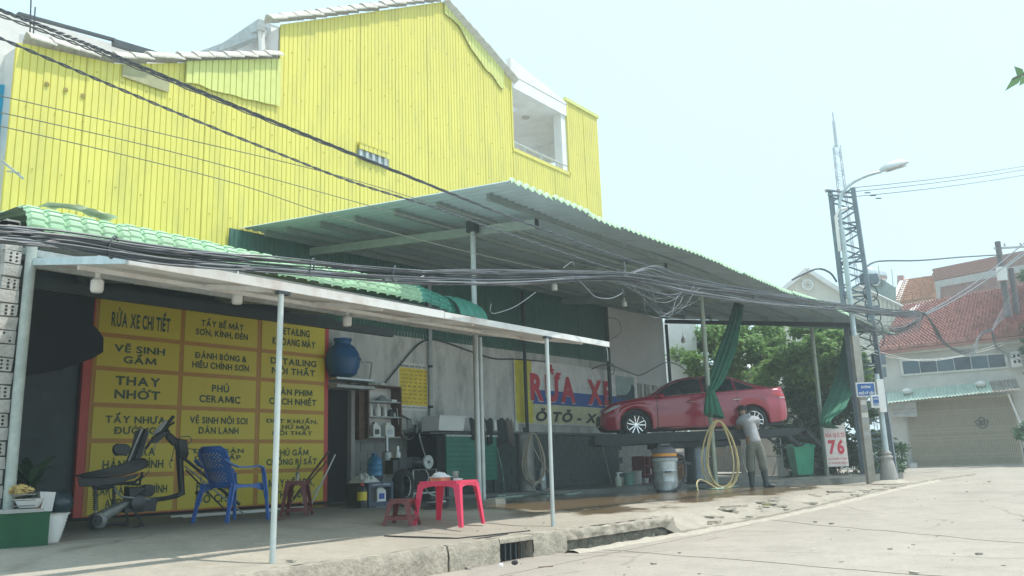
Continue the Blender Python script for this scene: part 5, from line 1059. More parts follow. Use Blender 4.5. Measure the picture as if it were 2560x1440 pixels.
# green bin
p = afl(2008, 1199); p.z = ZP; hbz = ay(2008, 1126, p.y).z-ZP
bm_ = M('bin_green', (.05, .42, .24), .42, var=.1); t = thing('wheelie_bin', 'bright green wheelie bin with lid at the end of the plinth', 'bin', p, radians(-50)); h = .86
mb = MB(); w0, w1, d0, d1 = .22, .3, .24, .33
mb.add([(-w0, -d0, .05), (w0, -d0, .05), (w0, d0, .05), (-w0, d0, .05), (-w1, -d1, h), (w1, -d1, h), (w1, d1, h), (-w1, d1, h)], [(3, 2, 1, 0), (4, 5, 6, 7), (0, 1, 5, 4), (1, 2, 6, 5), (2, 3, 7, 6), (3, 0, 4, 7)]); obj('body', mb, bm_, t, world=False)
obj('rim', MB().box((0, 0, h-.02), (.66, .72, .05)), bm_, t, world=False); obj('lid', MB().grid(lambda u, v: Vector((lerp(-.34, .34, u), lerp(-.37, .40, v), h+.03+.07*sin(pi*u)*sin(pi*v)**.5)), 10, 10, th=(0, 0, -.015)), M('bin_lid', (.1, .5, .33), .42, var=.1), t, world=False)
for i in range(2): obj('wheel', MB().lathe(((-.25, .25)[i], .28, .08), [(.08, -.025), (.08, .025)], 16, axis='x'), dark_pl, t, world=False)
for i in range(3): obj('lid_lug', MB().box((-.22+.22*i, -.38, h+.01), (.05, .06, .05)), bm_, t, world=False)
# number 76 board
b0 = afl(2070, 1196); r76 = Vector((.55, -.6, 0)).normalized()
pA = afl(2073, 1200); t = thing('number_board', 'white standing board with red text RỬA XE Ô TÔ 76', 'sign', pA)
def b76(u, v, d=0): return pA + r76*u + _z*v - r76.cross(_z)*(-1)*d
n76 = r76.cross(_z)
obj('board_sheet', MB().prism([pA+r76*.0+_z*.36, pA+r76*.62+_z*.36, pA+r76*.62+_z*1.5, pA+r76*.0+_z*1.5], -n76*.02), M('board_pinkish', (.7, .62, .58), .5), t)
text('RỬA XE Ô TÔ', pA+r76*.31+_z*1.25, .56, .16, r76, ink_red, t, bold=3); text('76', pA+r76*.31+_z*.9, .46, .42, r76, ink_red, t, bold=9, bw=.035)
text('ĐC: 76 NGÔ SỸ LIÊN', pA+r76*.31+_z*.58, .54, .06, r76, ink_red, t, bold=3); text('ĐT: 0935 026 028 - 0935 026', pA+r76*.31+_z*.46, .54, .045, r76, ink_red, t, bold=2)
for u in (.02, .6): obj('leg', MB().tube([pA+r76*u+_z*1.5+(-n76)*.03, pA+r76*u-n76*.05], .014, 6).tube([pA+r76*u+_z*.16-n76*.04, pA+r76*u+n76*.25+r76*.12], .011, 5), steel_paint, t)
# curtains of green cloth tied to the posts
gcl = M('green_cloth', (.015, .13, .075), .8, var=.25, scale=5)
def curtain(name, lb, path, widths, folds, dep=.07):
    P_ = [Vector(a) for a in path]; mb = MB(); nv = 40; nu = 36; cpts = cabl(P_, 0, 0, None, 0, 0, 12); m0 = len(cpts)-1
    def f(u, v):
        i = min(m0-1, int(v*m0)); c = cpts[i].lerp(cpts[i+1], v*m0-i); k = v*(len(widths)-1); j = min(len(widths)-2, int(k)); w = lerp(widths[j], widths[j+1], k-j)
        a = 2*pi*u; rr = w*(1+.16*sin(folds*a+v*2)); return c + _rt*(rr*.5*cos(a)) + _fw*(dep*sin(a)*(1+.4*sin(folds*a*2+v*3))*min(1, w*3))
    mb.grid(f, nu*2, nv); t = thing(name, lb, 'curtain', path[-1]); obj('cloth', mb, gcl, t, sharp=80); return t
Yc = P3.y-.1
t = curtain('green_curtain', 'dark green cloth curtain slung from canopy and tied to the post by the car', [ay(1852, 738, 8.9), ay(1838, 800, 8.7), ay(1815, 880, 8.5), ay(1790, 950, Yc), ay(1776, 980, Yc)], [.22, .3, .42, .34, .14], 5)
mb = MB(); mb.grid(lambda u, v: (ay(1776, 975, Yc)+_rt*((.07+.15*v**.7)*cos(2*pi*u)*(1+.12*sin(18*u*pi)))+_fw*(.06+.05*v)*sin(2*pi*u)*(1+.2*sin(18*pi*u))-_z*(.02+(.58+.06*sin(2*pi*u+1))*v)+_rt*.04*v), 60, 12); obj('tied_skirt', mb, gcl, t, sharp=80); obj('tie', MB().tube([ay(1776, 985, Yc)+_rt*.09*cos(a)+_fw*.08*sin(a) for a in linspace(0, 2*pi, 16)], .015, 6), gcl, t)
Y4 = P4.y-.4
curtain('green_curtain', 'black-green cloth curtain hanging in a curve beside the number 76 board', [ay(2124, 822, Y4), ay(2120, 880, Y4), ay(2108, 960, Y4), ay(2085, 1020, Y4-.1), ay(2066, 1046, Y4-.1), ay(2064, 1060, Y4-.1), ay(2084, 1072, Y4-.15), ay(2094, 1080, Y4-.15)], [.3, .42, .62, .6, .3, .3, .36, .3], 4)
# ------------------------------------------------------------------ column lift
D0 = 21.7; cc_ = aw(1728, 1085, D0); LZ = -.5235+0  # lift axis runs square to the sight line
RZC = atan2(-cos(YAW), sin(YAW)); CX = Vector((sin(YAW), -cos(YAW), 0)); CY = Vector((cos(YAW), sin(YAW), 0))
deck = aw(1728, 1084, 20.95).z-.02        # height of the runway deck
lc = Vector((cc_.x, cc_.y, ZP)); lt = thing('car_lift', 'single column hydraulic car lift with black runways under the red car', 'car lift', lc, RZC)
lm = M('lift_black', (.025, .035, .04), .45, .2, var=.4, scale=6); col_m = M('lift_column', (.2, .24, .28), .25, .7, var=.15)
dk = deck-ZP
for s in (-.75, .75):
    mb = MB(); w = .42
    mb.prism([(-2.5, s-w/2, dk), (-2.5, s-w/2, dk-.16), (-2.2, s-w/2, dk-.2), (2.25, s-w/2, dk-.11), (2.55, s-w/2, dk)], (0, w, 0)); rn = obj('runway', mb, lm, lt, world=False)
    obj('runway_lip', MB().box((0.0, s-w/2+.015, dk+.03), (4.9, .03, .07)), lm, rn, world=False)
    obj('runway_ribs', MB().box((.0, s, dk-.24), (2.0, .14, .12)), lm, rn, world=False)
    mb = MB(); mb.prism([(2.56, s-w/2, dk), (2.56, s-w/2, dk-.06), (2.86, s-w/2, dk-.36), (2.9, s-w/2, dk-.3)], (0, w, 0)); obj('folding_ramp', mb, lm, lt, world=False)
    obj('ramp_stay', MB().bar((2.1, s, dk-.1), (2.45, s, dk-.36), .05, .05).bar((2.45, s, dk-.36), (2.55, s, dk-.3), .05, .05), lm, lt, world=False)
for x in (-.8, 0.05, .9): obj('cross_member', MB().box((x, 0, dk-.14), (.16, 1.5, .12)), lm, lt, world=False)
obj('column', MB().lathe((.12, .1, -.1), [(.30, 0), (.30, dk-.12)], 32), col_m, lt, world=False); obj('column_collar', MB().lathe((.12, .1, -.1), [(.38, 0), (.38, .12), (.32, .14)], 32), lm, lt, world=False)
obj('guide_column', MB().lathe((-.5, .9, -.1), [(.16, 0), (.16, dk-.12)], 20), lm, lt, world=False)
obj('ridge_plate', MB().box((-2.0, -.75, dk-.18), (.6, .4, .08)), lm, lt, world=False)
for i in range(3): obj('hydraulic_hose', MB().tube(cabl([Vector((-.8-.1*i, .2, dk-.2)), Vector((-.7-.1*i, .2, dk-.5)), Vector((-.45-.05*i, .3, dk-.65)), Vector((-.2, .2, dk-.55))], 0, 0, None, 0, 0), .02, 6), lm, lt, world=False)
# ------------------------------------------------------------------ red sedan
red = M('car_red', (.33, .005, .036), .28, .0, var=.05, coat=1.0, spec=.6); cglass = M('tinted_glass', (.012, .018, .025), .06, var=.1, spec=.9, coat=.6); chrome = M('chrome', (.75, .75, .75), .12, 1.0, var=.05); trimb = M('black_trim', (.015, .015, .018), .45)
cr = thing('red_sedan', 'glossy dark red four-door sedan raised on the car wash lift', 'car', (lc.x, lc.y, deck-.03), RZC)
top_p = [(-2.30, .50), (-2.27, .62), (-2.2, .74), (-2.05, .83), (-1.8, .895), (-1.5, .94), (-1.2, .985), (-1.08, 1.01), (-.83, 1.185), (-.6, 1.31), (-.35, 1.405), (-.04, 1.455), (.36, 1.47), (.7, 1.455), (.98, 1.41), (1.28, 1.30), (1.6, 1.17), (1.85, 1.115), (2.06, 1.11), (2.14, 1.10), (2.18, .98), (2.25, .76), (2.30, .58)]
bot_p = [(-2.30, .30), (-2.2, .2), (-2.0, .18), (-.9, .17), (.9, .18), (2.0, .25), (2.2, .3), (2.30, .4)]
belt = pl([(-2.30, .50), (-2.2, .66), (-2.0, .78), (-1.5, .87), (-1.08, .93), (0, 1.0), (.8, 1.035), (1.3, 1.06), (1.8, 1.06), (2.14, 1.05), (2.18, .95), (2.25, .74), (2.3, .58)])
topf = pl(top_p); botf = pl(bot_p)
hw = pl([(-2.30, .45), (-2.26, .60), (-2.15, .72), (-1.95, .81), (-1.5, .86), (-.5, .885), (1, .885), (1.7, .86), (2.05, .80), (2.2, .70), (2.28, .56), (2.30, .48)])
def roofw(x): return pl([(-2.3, .9), (-1.15, .88), (-.8, .78), (-.2, .66), (.8, .64), (1.3, .70), (1.7, .84), (2.3, .92)])(x)
WX = (-1.47, 1.36); WR = .325; WZ = .30
def arch(x):
    z = botf(x)
    for wx in WX:
        d = abs(x-wx)
        if d < WR+.055: z = max(z, WZ+sqrt((WR+.055)**2-d*d))
    return z
def ring(x):
    w = hw(x); zb = arch(x); zs = min(belt(x), topf(x)-.015); zt2 = topf(x); wr = w*roofw(x)
    zb = min(zb, zs-.1)
    P_ = [(w*.80, zb), (w*.965, zb+min(.02, (zs-zb)*.1)), (w*.99, lerp(zb, zs, .25)), (w*1.0, lerp(zb, zs, .45)), (w*1.0, lerp(zb, zs, .62)), (w*.975, lerp(zb, zs, .72)), (w*.985, lerp(zb, zs, .80)), (w*.975, lerp(zb, zs, .93)), (w*.945, zs)]
    P_ += [(lerp(w*.945, wr, .5)+.01*(zt2-zs), lerp(zs, zt2-.035, .5)), (wr, zt2-.055*min(1, (zt2-zs)/.2)), (wr*.82, zt2-.018*min(1, (zt2-zs)/.2)), (wr*.45, zt2-.003), (0, zt2)]
    return P_
sx_ = sorted(set([round(v, 3) for v in linspace(-2.3, 2.3, 130)]+[round(w+s*(WR+.0549), 3) for w in WX for s in (-1, 1)]))
mb = MB(); nr = len(ring(0))*2-1
for x in sx_:
    r_ = ring(x); full = [(-y, z) for y, z in r_]+[(y, z) for y, z in r_[-2::-1]]; mb.v += [(x, y, z) for y, z in full]
mb.f = [(i*nr+k, i*nr+k+1, (i+1)*nr+k+1, (i+1)*nr+k) for i in range(len(sx_)-1) for k in range(nr-1)]+[tuple(range(nr)), tuple(range(len(mb.v)-1, len(mb.v)-nr-1, -1))]
obj('body', mb, red, cr, world=False, sharp=50)
obj('underbody', MB().box((0, 0, .26), (4.2, 1.35, .14)).box((WX[0], 0, .42), (.74, 1.3, .5)).box((WX[1], 0, .42), (.74, 1.3, .5)), trimb, cr, world=False)
def side_pt(x, z, s, off=.006):
    r_ = ring(x)
    for (y0, z0), (y1, z1) in zip(r_, r_[1:]):
        if z0 <= z <= z1+1e-6: t = (z-z0)/(z1-z0+1e-9); return Vector((x, s*(lerp(y0, y1, t)+off), z))
    return Vector((x, s*(r_[8][0]+off), z))
def side_panel(x0, x1, zl, zh, s, m, nm, off=.006, par=None, nu=16, nv=5):
    mb = MB(); mb.grid(lambda u, v: side_pt(lerp(x0, x1, u), lerp(zl(lerp(x0, x1, u)), zh(lerp(x0, x1, u)), v), s, off), nu, nv); 
    if s > 0: mb.f = [tuple(reversed(f)) for f in mb.f]
    return obj(nm, mb, m, par or cr, world=False, sharp=60)
wl = lambda x: belt(x)+.015
wh = lambda x: max(belt(x)+.02, min(topf(x)-.085, pl([(-1.0, .97), (-.75, 1.16), (-.35, 1.33), (0, 1.375), (.5, 1.385), (.9, 1.33), (1.25, 1.19), (1.5, 1.08)])(x)))
for s in (-1, 1):
    for x0, x1 in ((-.92, .16), (.22, .95), (.99, 1.42)): side_panel(x0, x1, wl, wh, s, cglass, 'side_window', .007)
    side_panel(-1.0, 1.5, lambda x: wl(x)-.018, lambda x: wl(x)-.002, s, chrome, 'window_trim', .011, nu=40, nv=1)
    side_panel(-1.0, 1.48, lambda x: wh(x)+.002, lambda x: wh(x)+.014, s, chrome, 'window_trim', .009, nu=40, nv=1)
    side_panel(-.95, -.93, lambda x: .24, lambda x: belt(x), s, trimb, 'door_gap', .002, nu=1, nv=12); side_panel(.17, .18, lambda x: .22, lambda x: topf(x)-.1, s, trimb, 'door_gap', .002, nu=1, nv=16); side_panel(.995, 1.005, lambda x: .68, lambda x: belt(x), s, trimb, 'door_gap', .002, nu=1, nv=12)
    side_panel(-1.0, 1.0, lambda x: .19, lambda x: .23, s, trimb, 'sill_trim', .006, nu=20, nv=1)
    for x in (-.12, .98): 
        a = side_pt(x-.09, .80+.02*(x > 0), s, .03); b = side_pt(x+.09, .81+.02*(x > 0), s, .03); obj('door_handle', MB().tube([side_pt(x-.1, .8, s, .0), a, b, side_pt(x+.1, .81, s, 0)], .013, 6), chrome, cr, world=False)
    hl = side_panel(-2.2, -1.82, lambda x: pl([(-2.2, .60), (-1.82, .76)])(x), lambda x: pl([(-2.2, .66), (-2.0, .77), (-1.82, .80)])(x), s, M('lamp_clear', (.45, .48, .5), .08, spec=.9), 'headlight', .008); hl['kind'] = 'part'; del hl['kind']
    side_panel(1.86, 2.2, lambda x: pl([(1.86, .93), (2.2, .78)])(x), lambda x: pl([(1.86, .96), (2.0, 1.0), (2.2, .90)])(x), s, M('lamp_red', (.5, .02, .03), .1, spec=.9), 'tail_light', .008)
    side_panel(2.04, 2.19, lambda x: .83, lambda x: .86, s, M('lamp_clear', (.45, .48, .5), .08, spec=.9), 'reverse_light', .012, nu=4, nv=1)
    obj('wing_mirror', MB().ball(side_pt(-.85, .97, s, .09), .085, 12, (1.1, .9, .7)).bar(side_pt(-.85, .95, s, 0), side_pt(-.85, .96, s, .06), .05, .03), red, cr, world=False)
    fc = MB(); ang = linspace(0, 2*pi, 20)[:-1]; obj('fuel_flap', MB().add([side_pt(1.62+.07*cos(a), .84+.07*sin(a), s, .003) for a in ang], [tuple(range(20)) if s < 0 else tuple(range(19, -1, -1))]), M('car_red_flap', (.26, .01, .02), .3, coat=1), cr, world=False) if s < 0 else None
    for wx in WX:
        n = 20; mb = MB()
        for k in range(n+1):
            a = pi*k/n*1.16-pi*.08
            for rr, oo in ((WR+.052, .004), (WR+.085, .012), (WR+.09, .0)): x = wx+rr*cos(a); z = WZ+rr*sin(a); mb.v.append(tuple(side_pt(max(-2.28, min(2.28, x)), max(arch(max(-2.28, min(2.28, x)))+.001, z), s, oo)))
        mb.f = [(3*i+k, 3*i+k+1, 3*i+4+k, 3*i+3+k) for i in range(n) for k in range(2)]; obj('wheel_arch', mb, red, cr, world=False, sharp=70)
# windscreen and rear window lie on the loft
def top_panel(x0, x1, f, m, nm):
    mb = MB()
    def g(u, v):
        x = lerp(x0, x1, u); r_ = ring(x); wr = r_[10][0]*f; y = (2*v-1)*wr
        yy = abs(y); z = r_[-1][1]
        for (y0, z0), (y1, z1) in zip(r_[9:], r_[10:]):
            if y1 <= yy <= y0: z = lerp(z0, z1, (yy-y0)/(y1-y0-1e-9)); break
        return Vector((x, y, z+.006))
    mb.grid(g, 10, 12); return obj(nm, mb, m, cr, world=False)
top_panel(-1.0, -.42, .97, cglass, 'windscreen'); top_panel(1.12, 1.66, .95, cglass, 'rear_window')
obj('grille', MB().grid(lambda u, v: Vector((-2.305-.0*v, lerp(-.42, .42, u), lerp(.34, .56, v))), 6, 3, th=(-.012, 0, 0)), trimb, cr, world=False)
obj('rear_bumper_insert', MB().box((2.27, 0, .38), (.08, 1.1, .1)), trimb, cr, world=False); obj('boot_lip', MB().grid(lambda u, v: Vector((2.06+.11*v, lerp(-.66, .66, u), 1.115+.03*v-.03*abs(2*u-1)**4)), 10, 2, th=(0, 0, -.02)), red, cr, world=False)
wheel0 = []
for wx in WX:
    for s in (-1, 1):
        c = (wx, s*.745, WZ); parent = obj('wheel', MB().lathe((0, 0, 0), [(.20, -.06), (.205, .06)], 24, axis='y'), steel_dark, cr, world=False) if not wheel0 else None
        if wheel0: 
            w = copy_tree(wheel0[0], cr); w.location = c; w.rotation_euler = (0, random.random()*.8, 0 if s < 0 else pi); continue
        parent.location = c; wheel0.append(parent)
        R = WR; obj('tyre', MB().lathe((0, 0, 0), [(.225, -.09), (.25, -.105), (R-.02, -.105), (R, -.08), (R, .08), (R-.02, .1), (.25, .1), (.225, .09), (.215, 0), (.225, -.09)], 40, cap=False, axis='y'), rub, parent, world=False)
        obj('rim', MB().lathe((0, 0, 0), [(.235, -.10), (.222, -.108), (.212, -.10), (.205, -.06), (.205, .08)], 40, cap=False, axis='y'), chrome, parent, world=False)
        obj('hub_cap', MB().lathe((0, -.09, 0), [(.045, .02), (.05, .01), (.045, -.005), (0, -.008)], 16, axis='y'), chrome, parent, world=False)
        for k in range(5):
            mb = MB(); a0 = 2*pi*k/5+.2
            for e in (-.13, .13):
                a = a0+e; b = a0+e*1.9; mb.bar((.05*cos(a0+e*2.2), -.092, .05*sin(a0+e*2.2)), (.212*cos(b), -.10, .212*sin(b)), .02, .02, up=(0, 1, 0))
            obj('spoke', mb, chrome, parent, world=False)
        obj('brake_disc', MB().lathe((0, -.02, 0), [(.15, -.008), (.15, .008)], 24, axis='y'), steel_dark, parent, world=False)

# ------------------------------------------------------------------ man washing the rear wheel
mp = ay(1884, 1217, 7.95); mz = zf(mp.x, 7.95); man_c = Vector((ay(1884, 1217, 7.95).x, 7.95, mz))
D_m = man_c.dot(_fw); k_m = D_m/ (FPX*1.02)
def mp_(px, py, dd=0): return aw(px, py, D_m+dd)
KF = 1.14
man = thing('person', 'man in a grey shirt and rubber boots leaning over to wash the rear wheel', 'person', man_c)
def skin_fig(name, verts, edges, m, sub=2, root=0):
    me = bpy.data.meshes.new(name); off = Vector(man_c)
    me.from_pydata([tuple(Vector(v[0])-off) for v in verts], edges, []); me.materials.append(m)
    o = bpy.data.objects.new(name, me); COL.objects.link(o); o.parent = man; TH[o.name] = TH[man.name]
    sk_ = me.attributes if False else None
    o.modifiers.new('skin', 'SKIN'); 
    if not me.skin_vertices: me.skin_vertices  # created with the modifier
    for i, v in enumerate(verts):
        r = v[1]; r = (r, r) if isinstance(r, (int, float)) else r; r = (r[0]*KF, r[1]*KF) if r[0] > .045 else r; me.skin_vertices[0].data[i].radius = r
    me.skin_vertices[0].data[root].use_root = True
    o.modifiers['skin'].use_smooth_shade = True
    sb_ = o.modifiers.new('sub', 'SUBSURF'); sb_.levels = sub; sb_.render_levels = sub
    return o
skin_m = M('skin_tan', (.33, .2, .13), .6, var=.1); shirt = M('shirt_grey', (.33, .34, .36), .9, var=.2, scale=5, bump=.5, bscale=9); trou = M('trousers_grey', (.15, .155, .13), .9, var=.25, scale=6, bump=.6, bscale=9); hair = M('hair_black', (.012, .012, .013), .7); boot = M('rubber_boot', (.02, .035, .035), .35)
V_ = [  # whole body: pelvis, spine, neck, head, arms, legs
 (mp_(1886, 1108, 0), .125), (mp_(1880, 1082, .05), .125), (mp_(1872, 1062, .1), .145), (mp_(1866, 1050, .15), .14), (mp_(1860, 1041, .22), .06), (mp_(1857, 1036, .27), .055), (mp_(1855, 1029, .32), (.085, .095)), (mp_(1853, 1022, .35), (.075, .085)),
 (mp_(1848, 1052, .2), .075), (mp_(1846, 1068, .35), .05), (mp_(1848, 1072, .6), .04), (mp_(1850, 1060, .8), .032),
 (mp_(1890, 1051, .15), .075), (mp_(1892, 1066, .4), .05), (mp_(1884, 1062, .65), .04), (mp_(1876, 1054, .85), .032),
 (mp_(1877, 1120, 0), .095), (mp_(1876, 1150, .03), .078), (mp_(1878, 1180, .03), .06), (mp_(1880, 1208, .02), .05),
 (mp_(1897, 1120, 0), .095), (mp_(1905, 1148, -.02), .078), (mp_(1910, 1178, -.03), .06), (mp_(1915, 1207, -.05), .05)]
E_ = [(0, 1), (1, 2), (2, 3), (3, 4), (4, 5), (5, 6), (6, 7), (3, 8), (8, 9), (9, 10), (10, 11), (3, 12), (12, 13), (13, 14), (14, 15), (0, 16), (16, 17), (17, 18), (18, 19), (0, 20), (20, 21), (21, 22), (22, 23)]
skin_fig('body', V_, E_, skin_m)
def sub_(idx, ed, sc, m, nm, extra=None, root=0):
    vs_ = [(V_[i][0], (V_[i][1] if isinstance(V_[i][1], (int, float)) else V_[i][1][0])+sc) for i in idx]; mpd = {k: j for j, k in enumerate(idx)}
    if extra: vs_ += extra[0]
    return skin_fig(nm, vs_, [(mpd[a], mpd[b]) for a, b in ed]+(extra[1] if extra else []), m, root=root)
e9 = (V_[9][0].lerp(V_[8][0], .25), .068); e13 = (V_[13][0].lerp(V_[12][0], .25), .068); hem = (V_[0][0]-_z*.04, .168)
sub_([1, 2, 3, 8, 12], [(1, 2), (2, 3), (3, 8), (3, 12)], .022, shirt, 'shirt', ([hem, e9, e13, (V_[4][0], .07)], [(0, 5), (3, 6), (4, 7), (2, 8)]))
kn1 = (V_[18][0].lerp(V_[19][0], .12), .09); kn2 = (V_[22][0].lerp(V_[23][0], .12), .09)
sub_([0, 16, 17, 20, 21], [(0, 16), (16, 17), (0, 20), (20, 21)], .02, trou, 'trousers', ([(V_[0][0].lerp(V_[1][0], .4), .13), kn1, kn2], [(0, 5), (2, 6), (4, 7)]))
hp = V_[7][0]+Vector((0, 0, .0)); hd = V_[6][0].lerp(V_[7][0], .6)
mb = MB(); mb.ball(hd+_z*.015-_fw*.012, .108, 16, (.92, .95, .95)); obj('hair', mb, hair, man)
hm_ = obj('head', MB().ball(hd-_z*.01+_fw*.03, .1, 16, (.85, .95, 1.1)), skin_m, man)
for s in (-1, 1): obj('ear', MB().ball(hd+_rt*.1*s-_z*.02, .022, 8, (.5, 1, 1.2)), skin_m, man)
obj('nose', MB().ball(hd+_fw*.135-_z*.03, .016, 8), skin_m, man)
for sgn, (a, b) in ((1, (10, 11)), (-1, (14, 15))):      # hands: palm and five fingers holding the brush and sponge
    w_p = V_[b][0]; d = (V_[b][0]-V_[a][0]).normalized(); sd_ = d.cross(_z).normalized(); up_ = sd_.cross(d)
    hv = [(w_p, .026), (w_p+d*.05, (.034, .02)), (w_p+d*.09, (.036, .018))]; he = [(0, 1), (1, 2)]
    for k, (o_, l_) in enumerate(((-.03, .06), (-.01, .075), (.01, .07), (.028, .055))):
        n0 = len(hv); b0_ = w_p+d*.09+sd_*o_; hv += [(b0_, .010), (b0_+d*l_*.5-up_*.005, .009), (b0_+d*l_*.85-up_*.03, .008)]; he += [(2, n0), (n0, n0+1), (n0+1, n0+2)]
    n0 = len(hv); hv += [(w_p+d*.03+sd_*.035*sgn, .012), (w_p+d*.06+sd_*.06*sgn-up_*.01, .010), (w_p+d*.085+sd_*.06*sgn-up_*.03, .009)]; he += [(0, n0), (n0, n0+1), (n0+1, n0+2)]
    skin_fig('hand', hv, he, skin_m, 1)
for i, (kn, an, tx) in enumerate(((18, 19, -.02), (22, 23, .06))):
    A = V_[an][0]; K = V_[kn][0]; z0 = mz
    mb = MB(); top = A.lerp(K, 1.0); pts = [Vector((A.x, A.y, z0+.02)), Vector((A.x, A.y, z0+.10)), A.lerp(K, .35), top, top+_z*.002]
    mb.tube(pts, .07, 16, rs=[.062, .058, .066, .082, .078]); tdir = (_fw*.25+_rt*(.25 if i else .05)).normalized() if i == 0 else (_rt*.8-_fw*.3).normalized()
    mb2 = MB(); s2 = tdir.cross(_z)
    for j in range(2):
        pass
    ft = [Vector((A.x, A.y, z0+.035))-tdir*.07, Vector((A.x, A.y, z0+.045)), Vector((A.x, A.y, z0+.04))+tdir*.10, Vector((A.x, A.y, z0+.03))+tdir*.19]
    mb.tube(ft, .05, 12, rs=[.035, .052, .05, .03]); o = obj('boot', mb, boot, man); 
wgun = cabl([V_[15][0], V_[15][0]+Vector((-.1, 0, -.1)), mp_(1862, 1120, .4), mp_(1858, 1155, .4), mp_(1872, 1190, .3), mp_(1874, 1208, .2)], 0, 0, None, 0, 0)
single('wash_hose', MB().tube(wgun, .012, 6), gh, 'thin hose running down from the man\'s hand to the floor', 'hose')
single('sponge', MB().box(V_[11][0]+_fw*.1, (.12, .08, .07), .4, .01), sign_yellow, 'small yellow sponge in the man\'s hand at the wheel', 'sponge')
# mesh fence panel behind the lift
fp = thing('mesh_fence', 'light tube frame fence with wire mesh behind the car lift', 'fence', aw(1850, 1205, 27)); tb = M('fence_tube', (.5, .52, .5), .5, .3)
def F_(px, py): return aw(px, py, 27)
for a, b in (((1745, 1100), (1750, 1203)), ((1835, 1098), (1848, 1200)), ((1950, 1095), (1962, 1198)), ((1745, 1141), (1956, 1140)), ((1748, 1198), (1962, 1196)), ((1945, 1142), (1930, 1196)), ((1820, 1100), (1812, 1160))): obj('rail', MB().tube([F_(*a), F_(*b)], .018, 6), tb, fp)
mb = MB(); w0 = F_(1748, 1141); w1 = F_(1958, 1141); hh = F_(1850, 1141).z-F_(1850, 1198).z; Lw = (w1-w0).length; dx = (w1-w0).normalized()
k = -hh
while k < Lw:
    for s in (1, -1):
        a0, a1 = max(0, k), min(Lw, k+hh)
        if s > 0: mb.bar(w0+dx*a0-_z*(hh-(a0-k)), w0+dx*a1-_z*(hh-(a1-k)), .006)
        else: mb.bar(w0+dx*a0-_z*(a0-k), w0+dx*a1-_z*(a1-k), .006)
    k += .09
o = obj('wire_mesh', mb, tb, fp, smooth=False); o['kind'] = 'stuff'
# ------------------------------------------------------------------ houses across the street
def vpl(Pa, Pb):
    d = Pb-Pa; n = Vector((-d.y, d.x, 0)).normalized()
    if n.dot(_fw) < 0: n = -n
    def f(px, py, off=0):
        r = ray(px, py); t = ((Pa-n*(-off)-CAMP).dot(n))/r.dot(n); return CAMP+r*t
    f.n = n; f.d = Vector((d.x, d.y, 0)).normalized(); return f
def quad(f, pts, off, th, mb=None):
    mb = mb or MB(); P_ = [f(x, y, off) for x, y in pts]; mb.prism(P_, f.n*th); return mb
GP = vpl(aw(2190, 1165, 38.5), aw(2560, 1150, 36.2)); n = GP.n
gh_ = thing('gate_house', 'low pale house with red tile roof and folding metal gate at the right', 'house', GP(2370, 1172))
wall_c = M('gatehouse_wall', (.55, .54, .5), .85, var=.1, scale=1, dirt=(.35, .35, .32), dscale=.9, damt=.5)
obj('wall', quad(GP, ((2188, 880), (2640, 830), (2640, 1160), (2215, 1178)), .02, 3.0), wall_c, gh_)
obj('eave_band', quad(GP, ((2185, 868), (2650, 822), (2650, 846), (2188, 892)), -.35, .5), wall_c, gh_)
wf_ = obj('window', quad(GP, ((2248, 900), (2516, 881), (2522, 920), (2254, 940)), -.06, .08), M('frame_pale', (.62, .62, .58), .7), gh_)
for i in range(6):
    a, b = i/6, (i+1)/6; q = lambda t, k: (lerp(2254, 2511, t)+(5 if k else 0), (lerp(904, 885, t) if not k else lerp(935, 916, t)))
    obj('pane', quad(GP, (q(a+.004, 0), q(b-.004, 0), q(b-.004, 1), q(a+.004, 1)), -.075, .01), glass_dark if i % 2 else M('pane_teal', (.03, .07, .1), .12, spec=.8), wf_)
# folding gate
gm = M('gate_beige', (.46, .41, .31), .55, .2, var=.12); p0 = GP(2285, 1168, -.1); p1 = GP(2556, 1149, -.1); zt6 = GP(2283, 1002, -.1).z; zb6 = GP(2295, 1166, -.1).z
gt_ = thing('folding_gate', 'beige folding metal gate with lattice panels closing the low house', 'gate', (p0.x, p0.y, zb6)); Lg = (p1-p0).length; gd = Vector((p1.x-p0.x, p1.y-p0.y, 0)).normalized(); Lg = Vector((p1.x-p0.x, p1.y-p0.y, 0)).length
sl = None; ns = 62
for i in range(ns+1):
    loc = gd*(Lg*i/ns); 
    if sl is None: sl = obj('slat', MB().box((0, 0, (zt6-zb6)/2), (.03, .03, zt6-zb6), atan2(gd.y, gd.x)), gm, gt_, world=False)
    else: inst(sl, loc+GP.n*(-.03*(i % 2)), parent=gt_)
bp_ = MB(); a0 = Vector((p0.x, p0.y, 0)); bp_.prism([a0+GP.n*.03+_z*zb6, a0+gd*Lg+GP.n*.03+_z*zb6, a0+gd*Lg+GP.n*.03+_z*zt6, a0+GP.n*.03+_z*zt6], GP.n*.01); obj('back_sheet', bp_, M('gate_back', (.32, .28, .22), .7), gt_)
lt_ = MB()
for i in range(ns):
    A = a0+gd*(Lg*i/ns)-GP.n*.04; B_ = a0+gd*(Lg*(i+1)/ns)-GP.n*.04
    for z in (zb6+.25, zb6+1.0, zb6+1.35, zb6+2.1):
        for dz in (0, .12): lt_.bar(A+_z*(z+dz), B_+_z*(z+dz+.12), .012); lt_.bar(A+_z*(z+dz+.12), B_+_z*(z+dz), .012)
o = obj('lattice', lt_, gm, gt_, smooth=False); o['kind'] = 'stuff'
for z in (zb6-.02, zt6): obj('rail', MB().bar(a0+_z*z, a0+gd*Lg+_z*z, .1, .06), gm, gt_)
